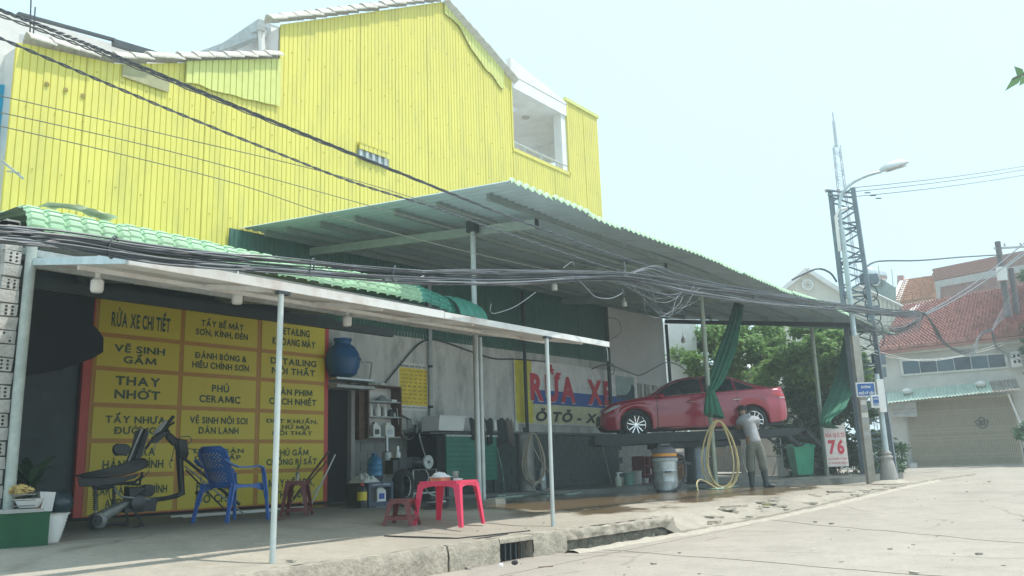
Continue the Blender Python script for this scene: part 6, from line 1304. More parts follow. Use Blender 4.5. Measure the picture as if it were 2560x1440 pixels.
em = GP(2455, 1057, -.2); obj('ornament', MB().tube([em+gd*(.22*cos(a)*(1+.15*sin(5*a)))+_z*(.2*sin(a)*(1+.15*cos(4*a))) for a in linspace(0, 2*pi, 30)], .015, 5).tube([em+gd*(.1*cos(a))+_z*(.1*sin(a*2)) for a in linspace(0, 2*pi, 20)], .015, 5), steel_dark, gt_)
obj('gate_step', MB().bar(a0+_z*(zb6-.12)-GP.n*.1, a0+gd*Lg+_z*(zb6-.12)-GP.n*.1, .5, .2), grey_render, gh_)
single('concrete_ramp', MB().prism([a0+gd*(Lg*.42)-GP.n*.3+_z*(zb6-.03), a0+gd*(Lg*.58)-GP.n*.3+_z*(zb6-.03), a0+gd*(Lg*.62)-GP.n*1.2+_z*(zb6-.28), a0+gd*(Lg*.38)-GP.n*1.2+_z*(zb6-.28)], (0, 0, -.1)), grey_render, 'small concrete ramp leading up to the folding gate', 'ramp')
# street awning of the house
ca = thing('gate_awning', 'faded pale green corrugated awning over the folding gate', 'awning', GP(2360, 990)); nA = 5
for k in range(nA):
    mb = MB(); u0 = k/nA; u1 = (k+1)/nA+.01; n_ = 26
    for v in range(5):
        for i in range(n_+1):
            u = lerp(u0, u1, i/n_); w_ = GP(lerp(2204, 2535, u), lerp(982, 947, u), 0); f_ = w_-GP.n*1.1-_z*.52; P_ = w_.lerp(f_, v/4); mb.v.append(tuple(P_+_z*(.03*sin(2*pi*(u*330/8.5))+.01*(k % 2))))
    mb.f = [(j*(n_+1)+i, j*(n_+1)+i+1, (j+1)*(n_+1)+i+1, (j+1)*(n_+1)+i) for j in range(4) for i in range(n_)]
    obj('roof_sheet', mb, M('mint_sheet', (.48, .6, .52), .6, var=.15, scale=2, dirt=(.4, .4, .36), dscale=1.5, damt=.5) if k < 4 else M('rusty_sheet', (.33, .3, .26), .8, var=.3), ca, sharp=60)
w_ = GP(2230, 975, 0)
for px, lb in ((2268, 'pale sack lying on the left part of the gate awning'), (2452, 'white sack lying on the right part of the gate awning')): p = GP(px, 978-(px-2268)*.1, -.5); single('sack', MB().ball(p, .3, 12, (1.2, .7, .45)), white_paint, lb, 'sack', group='sacks on the gate awning')
t = thing('notice_board', 'grey notice board hanging under the awning left of the gate', 'sign', GP(2258, 1022, -.5)); obj('board', quad(GP, ((2226, 1002), (2290, 1000), (2293, 1042), (2228, 1042)), -.5, .03), M('board_grey', (.4, .42, .42), .5), t)
c_ = GP(2259, 1020, -.52); text('VĂN PHÒNG', c_+_z*.28, .9, .1, GP.d if GP.d.dot(_rt) > 0 else -GP.d, M('ink_faded', (.3, .2, .2), .6), t, bold=2); text('ĐỊA CHỈ NGÔ SỸ LIÊN', c_-_z*.05, .9, .07, GP.d, M('ink_faded', (.3, .2, .2), .6), t, bold=1); text('LIÊN HỆ SỐ ĐIỆN THOẠI', c_-_z*.2, .9, .06, GP.d, M('ink_faded', (.3, .2, .2), .6), t, bold=1)
p = GP(2520, 985, -1.0); q = GP(2562, 1085, -.9); single('leaning_pole', MB().tube([p, q], .035, 6), white_paint, 'thin pale pole slanting down at the right end of the folding gate', 'pole')
# odds and ends at the foot of the gate house
for px, py, s, m, nm, lb, cat in ((2244, 1160, (.45, .4, .55), white_paint, 'washing_tub', 'white tub stacked on a stool at the left foot of the gate house', 'tub'), (2262, 1168, (.18, .2, .5), cream, 'board_offcut', 'upright pale board leaning between the tub and the paint pail', 'board'), (2240, 1140, (.4, .3, .35), M('sack_pale', (.55, .52, .48), .8), 'sack_bundle', 'pale sack bundle leaning against the low house wall', 'sack')):
    p = GP(px, py, -.7); single(nm, MB().box((p.x, p.y, p.z+s[2]/2), s, .5, .05), m, lb, cat)
p = GP(2283, 1180, -.6); t = thing('paint_pail', 'white paint pail standing left of the concrete ramp', 'bucket', p); obj('body', MB().lathe(p, [(.16, 0), (.19, .38), (.2, .4)], 18), white_paint, t); obj('rim', MB().lathe(p, [(.2, .36), (.21, .36), (.21, .4), (.2, .4)], 18), steel_paint, t)
t = thing('vent_block', 'white concrete box with four square holes at the right edge', 'vent box', GP(2540, 900, -.5)); obj('box', quad(GP, ((2526, 880), (2551, 878), (2556, 915), (2530, 918)), -.5, .4), white_paint, t)
for a, b in ((2532, 886), (2543, 885), (2534, 901), (2545, 900)): obj('hole', quad(GP, ((a, b), (a+6, b), (a+7, b+7), (a+1, b+7)), -.51, .01), hole_m, t)
# tiled roofs: every tile a curved piece, joined per roof
def tiled(name, label_parent, BL, BR, TR, TL, nr_, nc, m, thick=.06):
    mb = MB()
    def P_(u, v): return (BL.lerp(BR, u)).lerp(TL.lerp(TR, u), v)
    nn = (BR-BL).cross(TL-BL).normalized()
    if nn.z < 0: nn = -nn
    for r in range(nr_):
        for c in range(nc):
            jt = random.uniform(-.01, .01)
            q = []
            for v, lift in ((r/nr_, .13), ((r+1.12)/nr_, .0)):
                for k in range(5): u = (c+k/4)/nc; q.append(P_(min(1, u), min(1, v))+nn*(lift+jt+thick*sin(pi*k/4)))
            n0 = len(mb.v); mb.v += [tuple(x_) for x_ in q]; mb.f += [(n0+k, n0+k+1, n0+6+k, n0+5+k) for k in range(4)]
            b = [P_(min(1, (c+k/4)/nc), r/nr_) + nn*jt for k in (0, 4)]; mb.v += [tuple(x_) for x_ in b]; mb.f.append((n0+10, n0+11, n0+4, n0+3, n0+2, n0+1, n0))
    o = obj(name, mb, m, label_parent, sharp=60); o['kind'] = 'stuff'
    obj('roof_deck', MB().prism([BL-nn*.03, BR-nn*.03, TR-nn*.03, TL-nn*.03], -nn*.12), m, label_parent)
e0 = GP(2190, 880, -.55); e1 = GP(2640, 828, -.55); r0 = aw(2262, 768, 41.5); r1 = aw(2610, 706, 39.5)
tiled('roof_tile_rows', gh_, e0, e1, r1, r0, 21, 46, redtile, .12)
obj('ridge_cap', MB().tube([r0, r1], .1, 8), redtile, gh_)
single('white_ridge_cloth', MB().tube([aw(2275, 792, 40.5), aw(2300, 778, 41), aw(2330, 762, 41.2), aw(2360, 754, 41.2)], .25, 8, rs=[.3, .35, .25, .12]), white_paint, 'white sheeting draped along the left end of the red tile ridge', 'sheet')
oh = thing('small_tiled_house', 'small orange tiled roof rising behind the big red tile roof', 'house', aw(2290, 760, 50)); tiled('roof_tile_rows', oh, aw(2236, 758, 48), aw(2342, 742, 47.5), aw(2334, 690, 52), aw(2260, 701, 52), 11, 15, M('orange_tile', (.42, .24, .16), .75, var=.35, scale=9, island=True))
obj('chimney', MB().bar(aw(2252, 760, 52), aw(2252, 690, 52), .35), M('chimney_pink', (.5, .3, .26), .85), oh); obj('wall', MB().prism([aw(2236, 764, 49), aw(2345, 750, 49), aw(2345, 900, 49), aw(2236, 900, 49)], _fw*3), white_paint, oh)
obj('gable_edge', MB().bar(aw(2238, 758, 48), aw(2262, 701, 52), .5, .2), white_paint, oh)
bh = thing('brick_house', 'unfinished red brick building with a grey cement band behind the tiled roof', 'building', aw(2450, 800, 54)); BP = vpl(aw(2330, 700, 55), aw(2560, 660, 50))
obj('wall', quad(BP, ((2332, 672), (2640, 610), (2640, 900), (2345, 900)), 0, 4), M('brick_wall', (.27, .15, .13), .9, var=.25, scale=3, bump=.3, dirt=(.3, .24, .22), dscale=1, damt=.6), bh)
obj('cement_band', quad(BP, ((2336, 704), (2640, 646), (2640, 664), (2340, 720)), -.04, .05), M('cement_band', (.42, .41, .39), .9, var=.15), bh); obj('pillar', quad(BP, ((2336, 712), (2350, 710), (2352, 800), (2338, 800)), -.05, .06), M('cement_band', (.42, .41, .39), .9), bh)
ub = thing('upper_brick_house', 'darker red brick parapet beyond the utility pole at the right edge', 'building', aw(2540, 640, 60)); obj('wall', MB().prism([aw(2505, 640, 58), aw(2660, 600, 56), aw(2660, 900, 56), aw(2505, 900, 58)], _fw*3), brick_red, ub)
for r in range(6):
    for c in range(14):
        x_ = lerp(2336, 2500, (c+(.5 if r % 2 else 0))/14); tt = (x_-2332)/308; y_ = lerp(672, 610, tt)+3+5*r; p = BP(x_, y_, -.02)
        if bh.get('bk') is None: bpro = obj('brick', MB().box((0, 0, 0), (.32, .05, .11), atan2(BP.d.y, BP.d.x)), M('brick_proud', (.33, .17, .14), .9, var=.3), bh, world=False); bpro.location = p-bh.location; bh['bk'] = 1
        else: inst(bpro, p-bh.location, (0, random.uniform(-.02, .02), 0), parent=bh)
del bh['bk']
# terrace house with steel water tank
th2 = thing('terrace_house', 'pale house with grey roof terrace and a steel water tank on top', 'house', aw(2200, 900, 45))
obj('side_wall', MB().prism([aw(2150, 718, 45), aw(2262, 770, 42), aw(2262, 960, 42), aw(2150, 960, 45)], _fw*3), M('ribbed_cream', (.55, .53, .44), .7, var=.08, dirt=(.4, .4, .34), dscale=.8, damt=.4), th2)
for i in range(9): u = i/9; obj('wall_rib', MB().bar(aw(lerp(2162, 2258, u), lerp(726, 769, u), lerp(44.6, 42, u)), aw(lerp(2168, 2262, u), 900, lerp(44.6, 42, u)), .06), M('rib_pale', (.6, .58, .5), .7), th2)
obj('roof_edge', MB().bar(aw(2148, 716, 44.9), aw(2263, 770, 41.9), .15, .12), grey_render, th2)
obj('terrace_wall', MB().prism([aw(2160, 706, 50), aw(2205, 698, 50), aw(2240, 720, 47), aw(2240, 800, 47), aw(2160, 800, 50)], _fw*3), M('grey_green_wall', (.28, .34, .31), .8, var=.25, scale=1), th2)
obj('neighbour_block', MB().prism([aw(2240, 715, 52), aw(2258, 735, 52), aw(2258, 850, 52), aw(2225, 850, 52)], _fw*3), white_paint, th2)
p = aw(2183, 690, 50); t = thing('roof_water_tank', 'horizontal stainless steel water tank on the grey roof terrace', 'water tank', p); ang = atan2(_fw.y, _fw.x)-.9
obj('tank_body', MB().lathe(p, [(.0, -1.0), (.25, -.97), (.42, -.85), (.45, -.8), (.45, .8), (.42, .85), (.25, .97), (0, 1.0)], 20, axis='x', rz=ang), M('bright_steel', (.6, .63, .64), .3, .8), t); obj('tank_stand', MB().box((p.x, p.y, p.z-.55), (1.4, .7, .3), ang), steel_paint, t)
for a, b, lb in ((2196, (664, 705), 'thin rod beside the steel roof tank'), (2229, (672, 715), 'thin rod at the end of the roof terrace')): single('antenna_rod', MB().tube([aw(a, b[0], 49), aw(a+4, b[1], 49)], .025, 5), steel_paint, lb, 'rod')
# cream gable house behind the canopy end
gb = thing('gable_house', 'cream gabled house with a round medallion behind the canopy end', 'house', aw(2050, 1000, 52)); Q = lambda x_, y_, d=52: aw(x_, y_, d)
obj('wall', MB().prism([Q(1955, 725), Q(2016, 676), Q(2112, 735), Q(2112, 1150), Q(1955, 1150)], _fw*4), cream, gb)
obj('gable_trim', MB().bar(Q(1950, 728, 51.8), Q(2016, 674, 51.8), .3, .25), white_paint, gb); obj('gable_trim', MB().bar(Q(2016, 674, 51.8), Q(2116, 738, 51.8), .3, .25), white_paint, gb)
obj('medallion', MB().tube([Q(2019, 712, 51.8)+_rt*(.3*cos(a))+_z*(.3*sin(a)) for a in linspace(0, 2*pi, 24)], .06, 6).tube([Q(2019, 712, 51.8)+_rt*(.16*cos(a))+_z*(.16*sin(a)) for a in linspace(0, 2*pi, 18)], .03, 6), white_paint, gb)
obj('roof_line', MB().bar(Q(1985, 742, 51.7), Q(2112, 760, 51.7), .2, .12), white_paint, gb)
for x_ in (2066, 2082): w = obj('window', MB().prism([Q(x_-7, 826, 51.7), Q(x_+7, 826, 51.7), Q(x_+7, 852, 51.7), Q(x_-7, 852, 51.7)], _fw*.1), white_paint, gb); obj('pane', MB().prism([Q(x_-5, 828, 51.6), Q(x_+5, 828, 51.6), Q(x_+5, 850, 51.6), Q(x_-5, 850, 51.6)], _fw*.05), glass_dark, w)
# low houses glimpsed under the canopy
lh = thing('low_house', 'low beige house with a weathered sheet roof between the trees', 'house', Q(1860, 1100, 36)); obj('wall', MB().prism([Q(1760, 955, 36), Q(1920, 925, 36), Q(1925, 1180, 36), Q(1760, 1180, 36)], _fw*3), M('beige_old', (.42, .37, .3), .9, var=.15, dirt=(.25, .24, .2), damt=.5), lh)
mb = MB(); mb.grid(lambda u, v: Q(lerp(1780, 1925, u), lerp(950, 912, u), 35.5).lerp(Q(lerp(1800, 1900, u), lerp(915, 905, u), 38), v)+_z*(.04*sin(u*60)), 120, 2, th=(0, 0, -.02)); obj('roof_sheet', mb, rustwhite, lh, sharp=60)
ph_ = thing('pink_house', 'pale pink rendered house front with a square pillar behind the green bin', 'house', Q(1990, 1190, 31)); obj('wall', MB().prism([Q(1900, 985, 33), Q(2080, 980, 33), Q(2090, 1192, 33), Q(1905, 1192, 33)], _fw*3), M('pink_render', (.45, .41, .37), .85, var=.1, dirt=(.3, .28, .25), damt=.5), ph_); obj('pillar', MB().bar(Q(1958, 985, 31), Q(1966, 1192, 31), .45, .45), cream, ph_); obj('door_opening', MB().prism([Q(1990, 1050, 32.9), Q(2060, 1050, 32.9), Q(2064, 1190, 32.9), Q(1994, 1190, 32.9)], _fw*.05), hole_m, ph_); obj('notice', MB().prism([Q(1934, 1040, 31.5), Q(1955, 1038, 31.5), Q(1956, 1062, 31.5), Q(1935, 1064, 31.5)], _fw*.03), M('notice_grey', (.4, .42, .42), .6), ph_)
sw2 = thing('sunlit_white_house', 'sunlit white wall with a round shadowed dish beside the tree', 'house', Q(1690, 930, 31)); obj('wall', MB().prism([Q(1672, 790, 31), Q(1740, 790, 31), Q(1745, 1000, 31), Q(1672, 1000, 31)], _fw*3), white_paint, sw2)
bg = thing('background_house', 'grey rendered house seen beneath the red car', 'house', Q(1700, 1180, 34)); obj('wall', MB().prism([Q(1640, 1085, 34), Q(1790, 1085, 34), Q(1790, 1196, 34), Q(1640, 1200, 34)], _fw*2), grey_render, bg)
bp2 = thing('brick_pier', 'short orange brick pier standing behind the vacuum cleaner', 'pier', aw(1715, 1200, 29)); w0 = aw(1712, 1200, 29)
for r in range(10):
    for c in range(3): obj('brick', MB().box((w0.x, w0.y, w0.z+.05+.075*r), (.2, .1, .065), 0, 0) if False else MB().box(w0+_rt*((c-1)*.22+(.1 if r % 2 else 0))+_z*(.04+.08*r), (.2, .2, .068), RZC, .004), M('orange_brick', (.5, .26, .14), .9, var=.3), bp2)
obj('pier_cap', MB().box(w0+_z*.88, (.85, .35, .07), RZC), white_paint, bp2)
# left neighbour above the shop
NY = 19
lnb = thing('left_neighbour_house', 'pale neighbouring house with blue panel at the upper left edge', 'house', ay(0, 300, NY)); Np = lambda x_, y_, Y=NY: ay(x_, y_, Y)
obj('wall', MB().prism([Np(-260, -20), Np(-5, 22), Np(150, 68), Np(290, 112), Np(440, 140), Np(440, 700), Np(-260, 700)], (0, 5, 0)), plaster_w, lnb)
obj('roof_edge', MB().bar(Np(44, 34, 18.8), Np(285, 100, 18.8), .12, .05), steel_dark, lnb); obj('roof_edge', MB().bar(Np(282, 106, 18.8), Np(430, 150, 18.8), .12, .16), steel_dark, lnb)
obj('near_wall', MB().prism([ay(-260, -60, 13.6), ay(-5, 22, 13.6), ay(49, 40, 13.6), ay(36, 700, 13.6), ay(-260, 700, 13.6)], (0, .2, 0)), plaster_w, lnb)
obj('blue_panel', MB().prism([ay(-120, 200, 13.5), ay(33, 214, 13.5), ay(16, 386, 13.5), ay(-120, 378, 13.5)], (0, .1, 0)), M('blue_panel', (.01, .3, .5), .4), lnb)
obj('white_sill', MB().prism([ay(-120, 378, 13.45), ay(18, 386, 13.45), ay(17, 392, 13.45), ay(-120, 386, 13.45)], (0, .15, 0)), white_paint, lnb); obj('side_strip', MB().prism([ay(-120, 392, 13.5), ay(22, 394, 13.5), ay(12, 540, 13.5), ay(-120, 540, 13.5)], (0, .1, 0)), yellow_old, lnb)
for a, b, lb in (((78, -20), (74, 104), 'taller bare steel rod rising behind the yellow wall top left'), ((88, 18), (82, 104), 'shorter bare steel rod rising beside the taller one')): single('steel_rod', MB().tube([ay(*a, 13.8), ay(*b, 13.8)], .012, 5), steel_dark, lb, 'rod')
t = thing('wall_bracket', 'small steel bracket sticking out at the left end of the yellow wall', 'bracket', ay(30, 425, 13.0)); obj('arm', MB().bar(ay(5, 402, 13.1), ay(58, 446, 12.8), .03).bar(ay(18, 428, 13.1), ay(48, 432, 12.8), .02), steel_paint, t)
# ------------------------------------------------------------------ trees
def leaves(c, rad, nclump, nleaf, size, seed, flat=.75, lo=-.2):
    r = np.random.default_rng(seed); V = []
    cl_ = r.normal(size=(nclump, 3)); cl_ /= np.linalg.norm(cl_, axis=1)[:, None]; rr = r.uniform(.35, 1, nclump)**.5
    cl_ = cl_*rr[:, None]*np.array(rad); cl_ = cl_[cl_[:, 2] > lo*rad[2]*4]; k = len(cl_)
    cr_ = r.uniform(.22, .5, k)*min(rad)
    ii = r.integers(0, k, nleaf); d = r.normal(size=(nleaf, 3)); d /= np.linalg.norm(d, axis=1)[:, None]
    P_ = cl_[ii]+d*(cr_[ii]*r.uniform(.4, 1.05, nleaf)**.5)[:, None]*np.array([1, 1, flat])+np.array(c)
    a = r.normal(size=(nleaf, 3)); a[:, 2] = a[:, 2]*.5-.35; a /= np.linalg.norm(a, axis=1)[:, None]; b = np.cross(a, r.normal(size=(nleaf, 3))); b /= np.linalg.norm(b, axis=1)[:, None]
    s = size*r.uniform(.6, 1.3, nleaf)[:, None]; nn_ = np.cross(a, b)
    q = np.stack([P_, P_+a*s*.5+b*s*.22+nn_*s*.06, P_+a*s, P_+a*s*.5-b*s*.22+nn_*s*.06], 1).reshape(-1, 3)
    mb = MB(); mb.v = q.tolist(); mb.f = [(4*i, 4*i+1, 4*i+2, 4*i+3) for i in range(nleaf)]; return mb
bark = M('bark', (.12, .1, .08), .95, var=.3, bump=.6)
def tree(name, lb, cat, base, crowns, m, trunk_top, seed, size=.22, r0=.14, group=None):
    t = thing(name, lb, cat, base, group=group)
    mb = MB(); base = Vector(base); top = Vector(trunk_top); mid = base.lerp(top, .5)+Vector((.15, .1, 0)); mb.tube([base, mid, top], r0, 10, rs=[r0, r0*.75, r0*.5])
    rr_ = random.Random(seed)
    for c, rad, nc, nl in crowns:
        for _ in range(4):
            e = Vector(c)+Vector([rr_.uniform(-.7, .7)*rad[i] for i in range(3)]); mb.tube([mid.lerp(top, rr_.random()), top.lerp(e, .5)+Vector((0, 0, -.1)), e], .04, 6, rs=[r0*.4, r0*.28, .015])
    obj('trunk', mb, bark, t)
    for i, (c, rad, nc, nl) in enumerate(crowns): o = obj('crown', leaves(c, rad, nc, nl, size, seed*10+i), m, t, smooth=False); o['kind'] = 'stuff'
    return t
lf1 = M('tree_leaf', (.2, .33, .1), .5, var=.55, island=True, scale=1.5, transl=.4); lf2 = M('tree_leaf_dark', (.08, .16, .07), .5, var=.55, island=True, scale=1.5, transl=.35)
B_ = lambda x_, y_, d: aw(x_, y_, d)
tree('leafy_tree', 'bright leafy tree seen under the canopy between the two posts', 'tree', B_(1775, 1195, 31), [(B_(1770, 885, 31), (1.3, 1.3, 1.1), 26, 5200), (B_(1855, 865, 31), (1.4, 1.3, .9), 26, 5200), (B_(1910, 840, 32), (1.2, 1, .7), 18, 3000)], lf1, B_(1790, 960, 31), 3)
tree('leafy_tree', 'larger leafy tree behind the green bin and the number board', 'tree', B_(2060, 1195, 29), [(B_(1990, 930, 29), (1.7, 1.3, 1.3), 26, 6000), (B_(2085, 930, 29), (1.4, 1.3, 1.5), 22, 5000), (B_(2040, 870, 30), (1.2, 1.2, .9), 20, 4000)], lf1, B_(2055, 1010, 29), 5)
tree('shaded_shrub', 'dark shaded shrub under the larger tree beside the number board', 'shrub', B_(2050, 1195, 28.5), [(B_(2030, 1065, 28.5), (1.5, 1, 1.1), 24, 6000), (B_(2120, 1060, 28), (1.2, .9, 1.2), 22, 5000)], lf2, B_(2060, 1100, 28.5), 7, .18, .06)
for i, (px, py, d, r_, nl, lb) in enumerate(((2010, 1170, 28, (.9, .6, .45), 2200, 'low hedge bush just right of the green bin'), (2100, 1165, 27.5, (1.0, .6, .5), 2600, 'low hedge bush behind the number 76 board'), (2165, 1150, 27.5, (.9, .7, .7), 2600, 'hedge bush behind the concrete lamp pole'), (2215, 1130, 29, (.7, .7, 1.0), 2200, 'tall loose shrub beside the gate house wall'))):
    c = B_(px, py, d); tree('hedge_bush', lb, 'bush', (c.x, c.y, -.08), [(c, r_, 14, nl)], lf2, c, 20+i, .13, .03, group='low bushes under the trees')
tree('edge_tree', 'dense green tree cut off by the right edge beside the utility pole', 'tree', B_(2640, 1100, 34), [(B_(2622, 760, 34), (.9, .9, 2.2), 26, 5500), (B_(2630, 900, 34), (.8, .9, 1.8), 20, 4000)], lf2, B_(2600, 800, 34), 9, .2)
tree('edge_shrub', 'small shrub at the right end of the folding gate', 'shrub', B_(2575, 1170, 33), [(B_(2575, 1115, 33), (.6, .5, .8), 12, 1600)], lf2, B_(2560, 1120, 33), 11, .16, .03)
tw = thing('overhanging_twig', 'leafy twig reaching into the sky at the upper right edge', 'twig', aw(2560, 180, 9)); obj('stem', MB().tube([aw(2620, 150, 9), aw(2560, 185, 9), aw(2530, 200, 9)], .008, 5), bark, tw)
for a, b, c, d in ((2560, 180, 2512, 228), (2562, 190, 2535, 165), (2570, 185, 2548, 215), (2590, 170, 2552, 190)):
    p = aw(a, b, 9); q = aw(c, d, 9); s_ = (q-p).cross(_fw).normalized()*.045; obj('leaf', MB().add([p, p.lerp(q, .4)+s_+_fw*.02, q, p.lerp(q, .45)-s_], [(0, 1, 2, 3)]), M('pale_leaf', (.16, .3, .12), .5, var=.2), tw)
# grass tuft in the broken edge
p = az(1915, 1257, -.2); tf = MB()
for i in range(60): a = random.uniform(0, 2*pi); r_ = random.uniform(0, .16); b = Vector((p.x+r_*cos(a), p.y+r_*sin(a)*.5, zf(p.x, p.y)-.05)); tf.add([b, b+Vector((.008, 0, 0)), b+Vector((random.uniform(-.05, .05), 0, random.uniform(.04, .1)))], [(0, 1, 2)])
tag(obj('grass_tuft', tf, M('dry_grass', (.3, .28, .1), .9, var=.4, island=True), smooth=False), 'dry grass tuft in the cracked pavement edge', 'grass', kind='stuff')
# ------------------------------------------------------------------ masts, lamp and poles
tw_m = M('tower_steel', (.17, .21, .24), .55, .5, var=.2)
def lattice(name, lb, cat, c0, c1, w0, w1, nseg, leg, brace, rz, m):
    t = thing(name, lb, cat, c0); c0 = Vector(c0); c1 = Vector(c1); R = Matrix.Rotation(rz, 3, 'Z')
    def cor(v, k): w = lerp(w0, w1, v)/2; s = ((-1, -1), (1, -1), (1, 1), (-1, 1))[k]; return c0.lerp(c1, v)+R@Vector((s[0]*w, s[1]*w, 0))
    for k in range(4): obj('leg', MB().bar(cor(0, k), cor(1, k), leg, leg), m, t)
    for k in range(4):
        for i in range(nseg):
            a, b = i/nseg, (i+1)/nseg; k2 = (k+1) % 4; mb = MB().bar(cor(a, k), cor(b, k2), brace, brace*.4) if i % 2 else MB().bar(cor(a, k2), cor(b, k), brace, brace*.4)
            if i % 3 == 0: mb.bar(cor(a, k), cor(a, k2), brace, brace*.5)
            obj('brace', mb, m, t)
    return t, cor
pb = aw(2200, 1196, 26.3); pt_ = aw(2098, 482, 26.3); pt_ = Vector((pb.x+(pt_.x-pb.x)*1.0, pb.y+(pt_.y-pb.y)*1.0, pt_.z)) if False else Vector((pb.x-.1, pb.y+.1, pt_.z))
tt, cor = lattice('lattice_tower', 'grey steel lattice power tower behind the street lamp', 'tower', (pb.x, pb.y, -.1), pt_, .88, .68, 24, .12, .085, .25, tw_m)
top = Vector(pt_)
for dz, l in ((0, .75), (-.15, .7)):
    obj('cross_arm', MB().bar(top-_rt*l*.8+_z*dz-_fw*.3, top+_rt*l*.55+_z*dz+_fw*.1, .06, .05), tw_m, tt)
for u in (-.5, -.1, .4): obj('insulator', MB().lathe(top+_rt*u+_z*.02, [(.03, 0), (.05, .03), (.03, .06), (.05, .09), (.03, .12)], 10), M('porcelain', (.5, .45, .42), .3), tt)
for z_, w in ((5.9, .5), (4.9, .4), (3.4, .35), (3.0, .3)): obj('junction_box', MB().box((top.x+.15*_rt.x, top.y+.15*_rt.y-.35, z_), (w, .2, .3), RZC), tw_m, tt)
for i in range(5): q = cor(.50+.03*i, 1); obj('cable_spool', MB().tube([q+_rt*(.22*cos(a))-_fw*.15+_z*(.26*sin(a)+.1*i-.3) for a in linspace(0, 2*pi, 14)], .02, 5), cable_m, tt)
t2, c2 = lattice('telecom_mast', 'tall slim telecom mast far behind the lattice tower', 'mast', (93.8, 25.2, 0), (93.8, 25.2, 34.2), 1.3, .65, 40, .1, .07, .5, M('mast_far', (.42, .46, .5), .6, .3))
obj('antenna_panel', MB().box((93.8, 25.2, 35.6), (.3, .3, 3.0)).box((93.8, 25.2, 37.6), (.14, .14, 1.2)), M('mast_far', (.42, .46, .5), .6), t2)
# street lamp on a concrete pole
lb_ = aw(2178, 1204, 22.3); lp = thing('street_lamp', 'curved steel street lamp fixed to the slanting concrete pole', 'street lamp', lb_); D_ = 22.3
cpole = M('concrete_pole', (.42, .4, .35), .9, var=.15, dirt=(.28, .27, .25), dscale=6, damt=.5)
z1 = aw(2130, 840, D_).z; mb = MB()
for (a, b, w) in ((lb_, Vector((lb_.x, lb_.y, z1)), .21),): mb.bar(a-_z*.1, b, w*.88, w*.85, up=_fw)
obj('pole', mb, cpole, lp)
for i in range(7): z_ = 1.1+.16*i; obj('pasted_notice', MB().box((lb_.x-_fw.x*.095, lb_.y-_fw.y*.095, z_+.3*(i % 2)), (.14+.02*(i % 3), .004, .12), RZC), white_paint if i % 2 else M('notice_grey', (.4, .42, .42), .6), lp)
ltop = aw(2090, 520, D_); base_t = Vector((lb_.x, lb_.y, z1-.5)); arm = [base_t, Vector((lb_.x, lb_.y, ltop.z-.8)), Vector((lb_.x, lb_.y, ltop.z)), aw(2108, 482, D_), aw(2135, 455, D_), aw(2170, 438, D_), aw(2203, 428, D_)]
obj('steel_tube', MB().tube([Vector((lb_.x, lb_.y, z1-.6)), Vector((lb_.x, lb_.y, ltop.z-.6))], .07, 12), M('lamp_pole_paint', (.42, .5, .52), .45, .3), lp)
obj('curved_arm', MB().tube(cabl([Vector((lb_.x, lb_.y, ltop.z-.7)), Vector((lb_.x, lb_.y, ltop.z-.1)), aw(2103, 490, D_), aw(2125, 461, D_), aw(2165, 440, D_), aw(2203, 429, D_)], 0, 0, None, 0, 0), .045, 10), M('lamp_pole_paint', (.42, .5, .52), .45, .3), lp)
h0 = aw(2199, 430, D_); h1 = aw(2272, 407, D_); hd_ = (h1-h0); mb = MB(); nu = 10; nvv = 16
hn = hd_.normalized(); hs = hn.cross(_z).normalized(); hu = hs.cross(hn)
def head(u, v):
    a = 2*pi*v; w = (sin(pi*min(1, (u*.94+.03)))**.55); up = sin(a); return h0+hd_*u + hs*(cos(a)*.13*w) + hu*((up*.17 if up > 0 else up*.07)*w+.02)
mb.grid(head, 12, 18); obj('lamp_head', mb, M('lamp_head_grey', (.5, .55, .56), .4, .2), lp); obj('lamp_glass', MB().ball(h0+hd_*.55-hu*.035, .1, 12, (2.2, 1, .35)) if False else MB().grid(lambda u, v: h0+hd_*(.2+.7*u)+hs*((v-.5)*.16*sin(pi*(u*.8+.1)))-hu*(.055+.02*sin(pi*v)), 8, 5), M('lamp_cover', (.55, .55, .5), .3), lp)
obj('service_tube', MB().tube([Vector((lb_.x, lb_.y, ltop.z-1.2))-_rt*.12, Vector((lb_.x, lb_.y, ltop.z-.25))-_rt*.12, Vector((lb_.x, lb_.y, ltop.z-.05))-_rt*.02, Vector((lb_.x, lb_.y, ltop.z-.02))+_rt*.2], .045, 8), white_paint, lp)
# ornate post carrying the street signs
ob = aw(2224, 1205, 21.8); ob.z = -.09
op = thing('ornate_lamp_post', 'ornate post with a fluted urn base holding the street signs', 'post', ob); n = 24; mb = MB()
for r_, z_ in ((.20, 0), (.21, .06), (.19, .12), (.175, .25), (.155, .4), (.13, .5), (.12, .54), (.15, .56), (.15, .60), (.10, .63), (.12, .66), (.12, .69), (.085, .72), (.075, .75)):
    for k in range(n): a = 2*pi*k/n; rr = r_*(1+(.07 if .1 < z_ < .52 else 0)*(k % 2)); mb.v.append((ob.x+rr*cos(a), ob.y+rr*sin(a), ob.z+z_))
mb.f = [(i*n+k, i*n+(k+1) % n, (i+1)*n+(k+1) % n, (i+1)*n+k) for i in range(13) for k in range(n)]; obj('urn_base', mb, M('cast_base', (.32, .31, .29), .8, var=.2, bump=.3), op, sharp=70)
zt7 = aw(2193, 935, 21.8).z; obj('shaft', MB().tube([Vector((ob.x, ob.y, .6)), Vector((ob.x, ob.y, zt7))], .07, 14, rs=[.075, .06]), M('lamp_pole_paint', (.42, .5, .52), .45, .3), op)
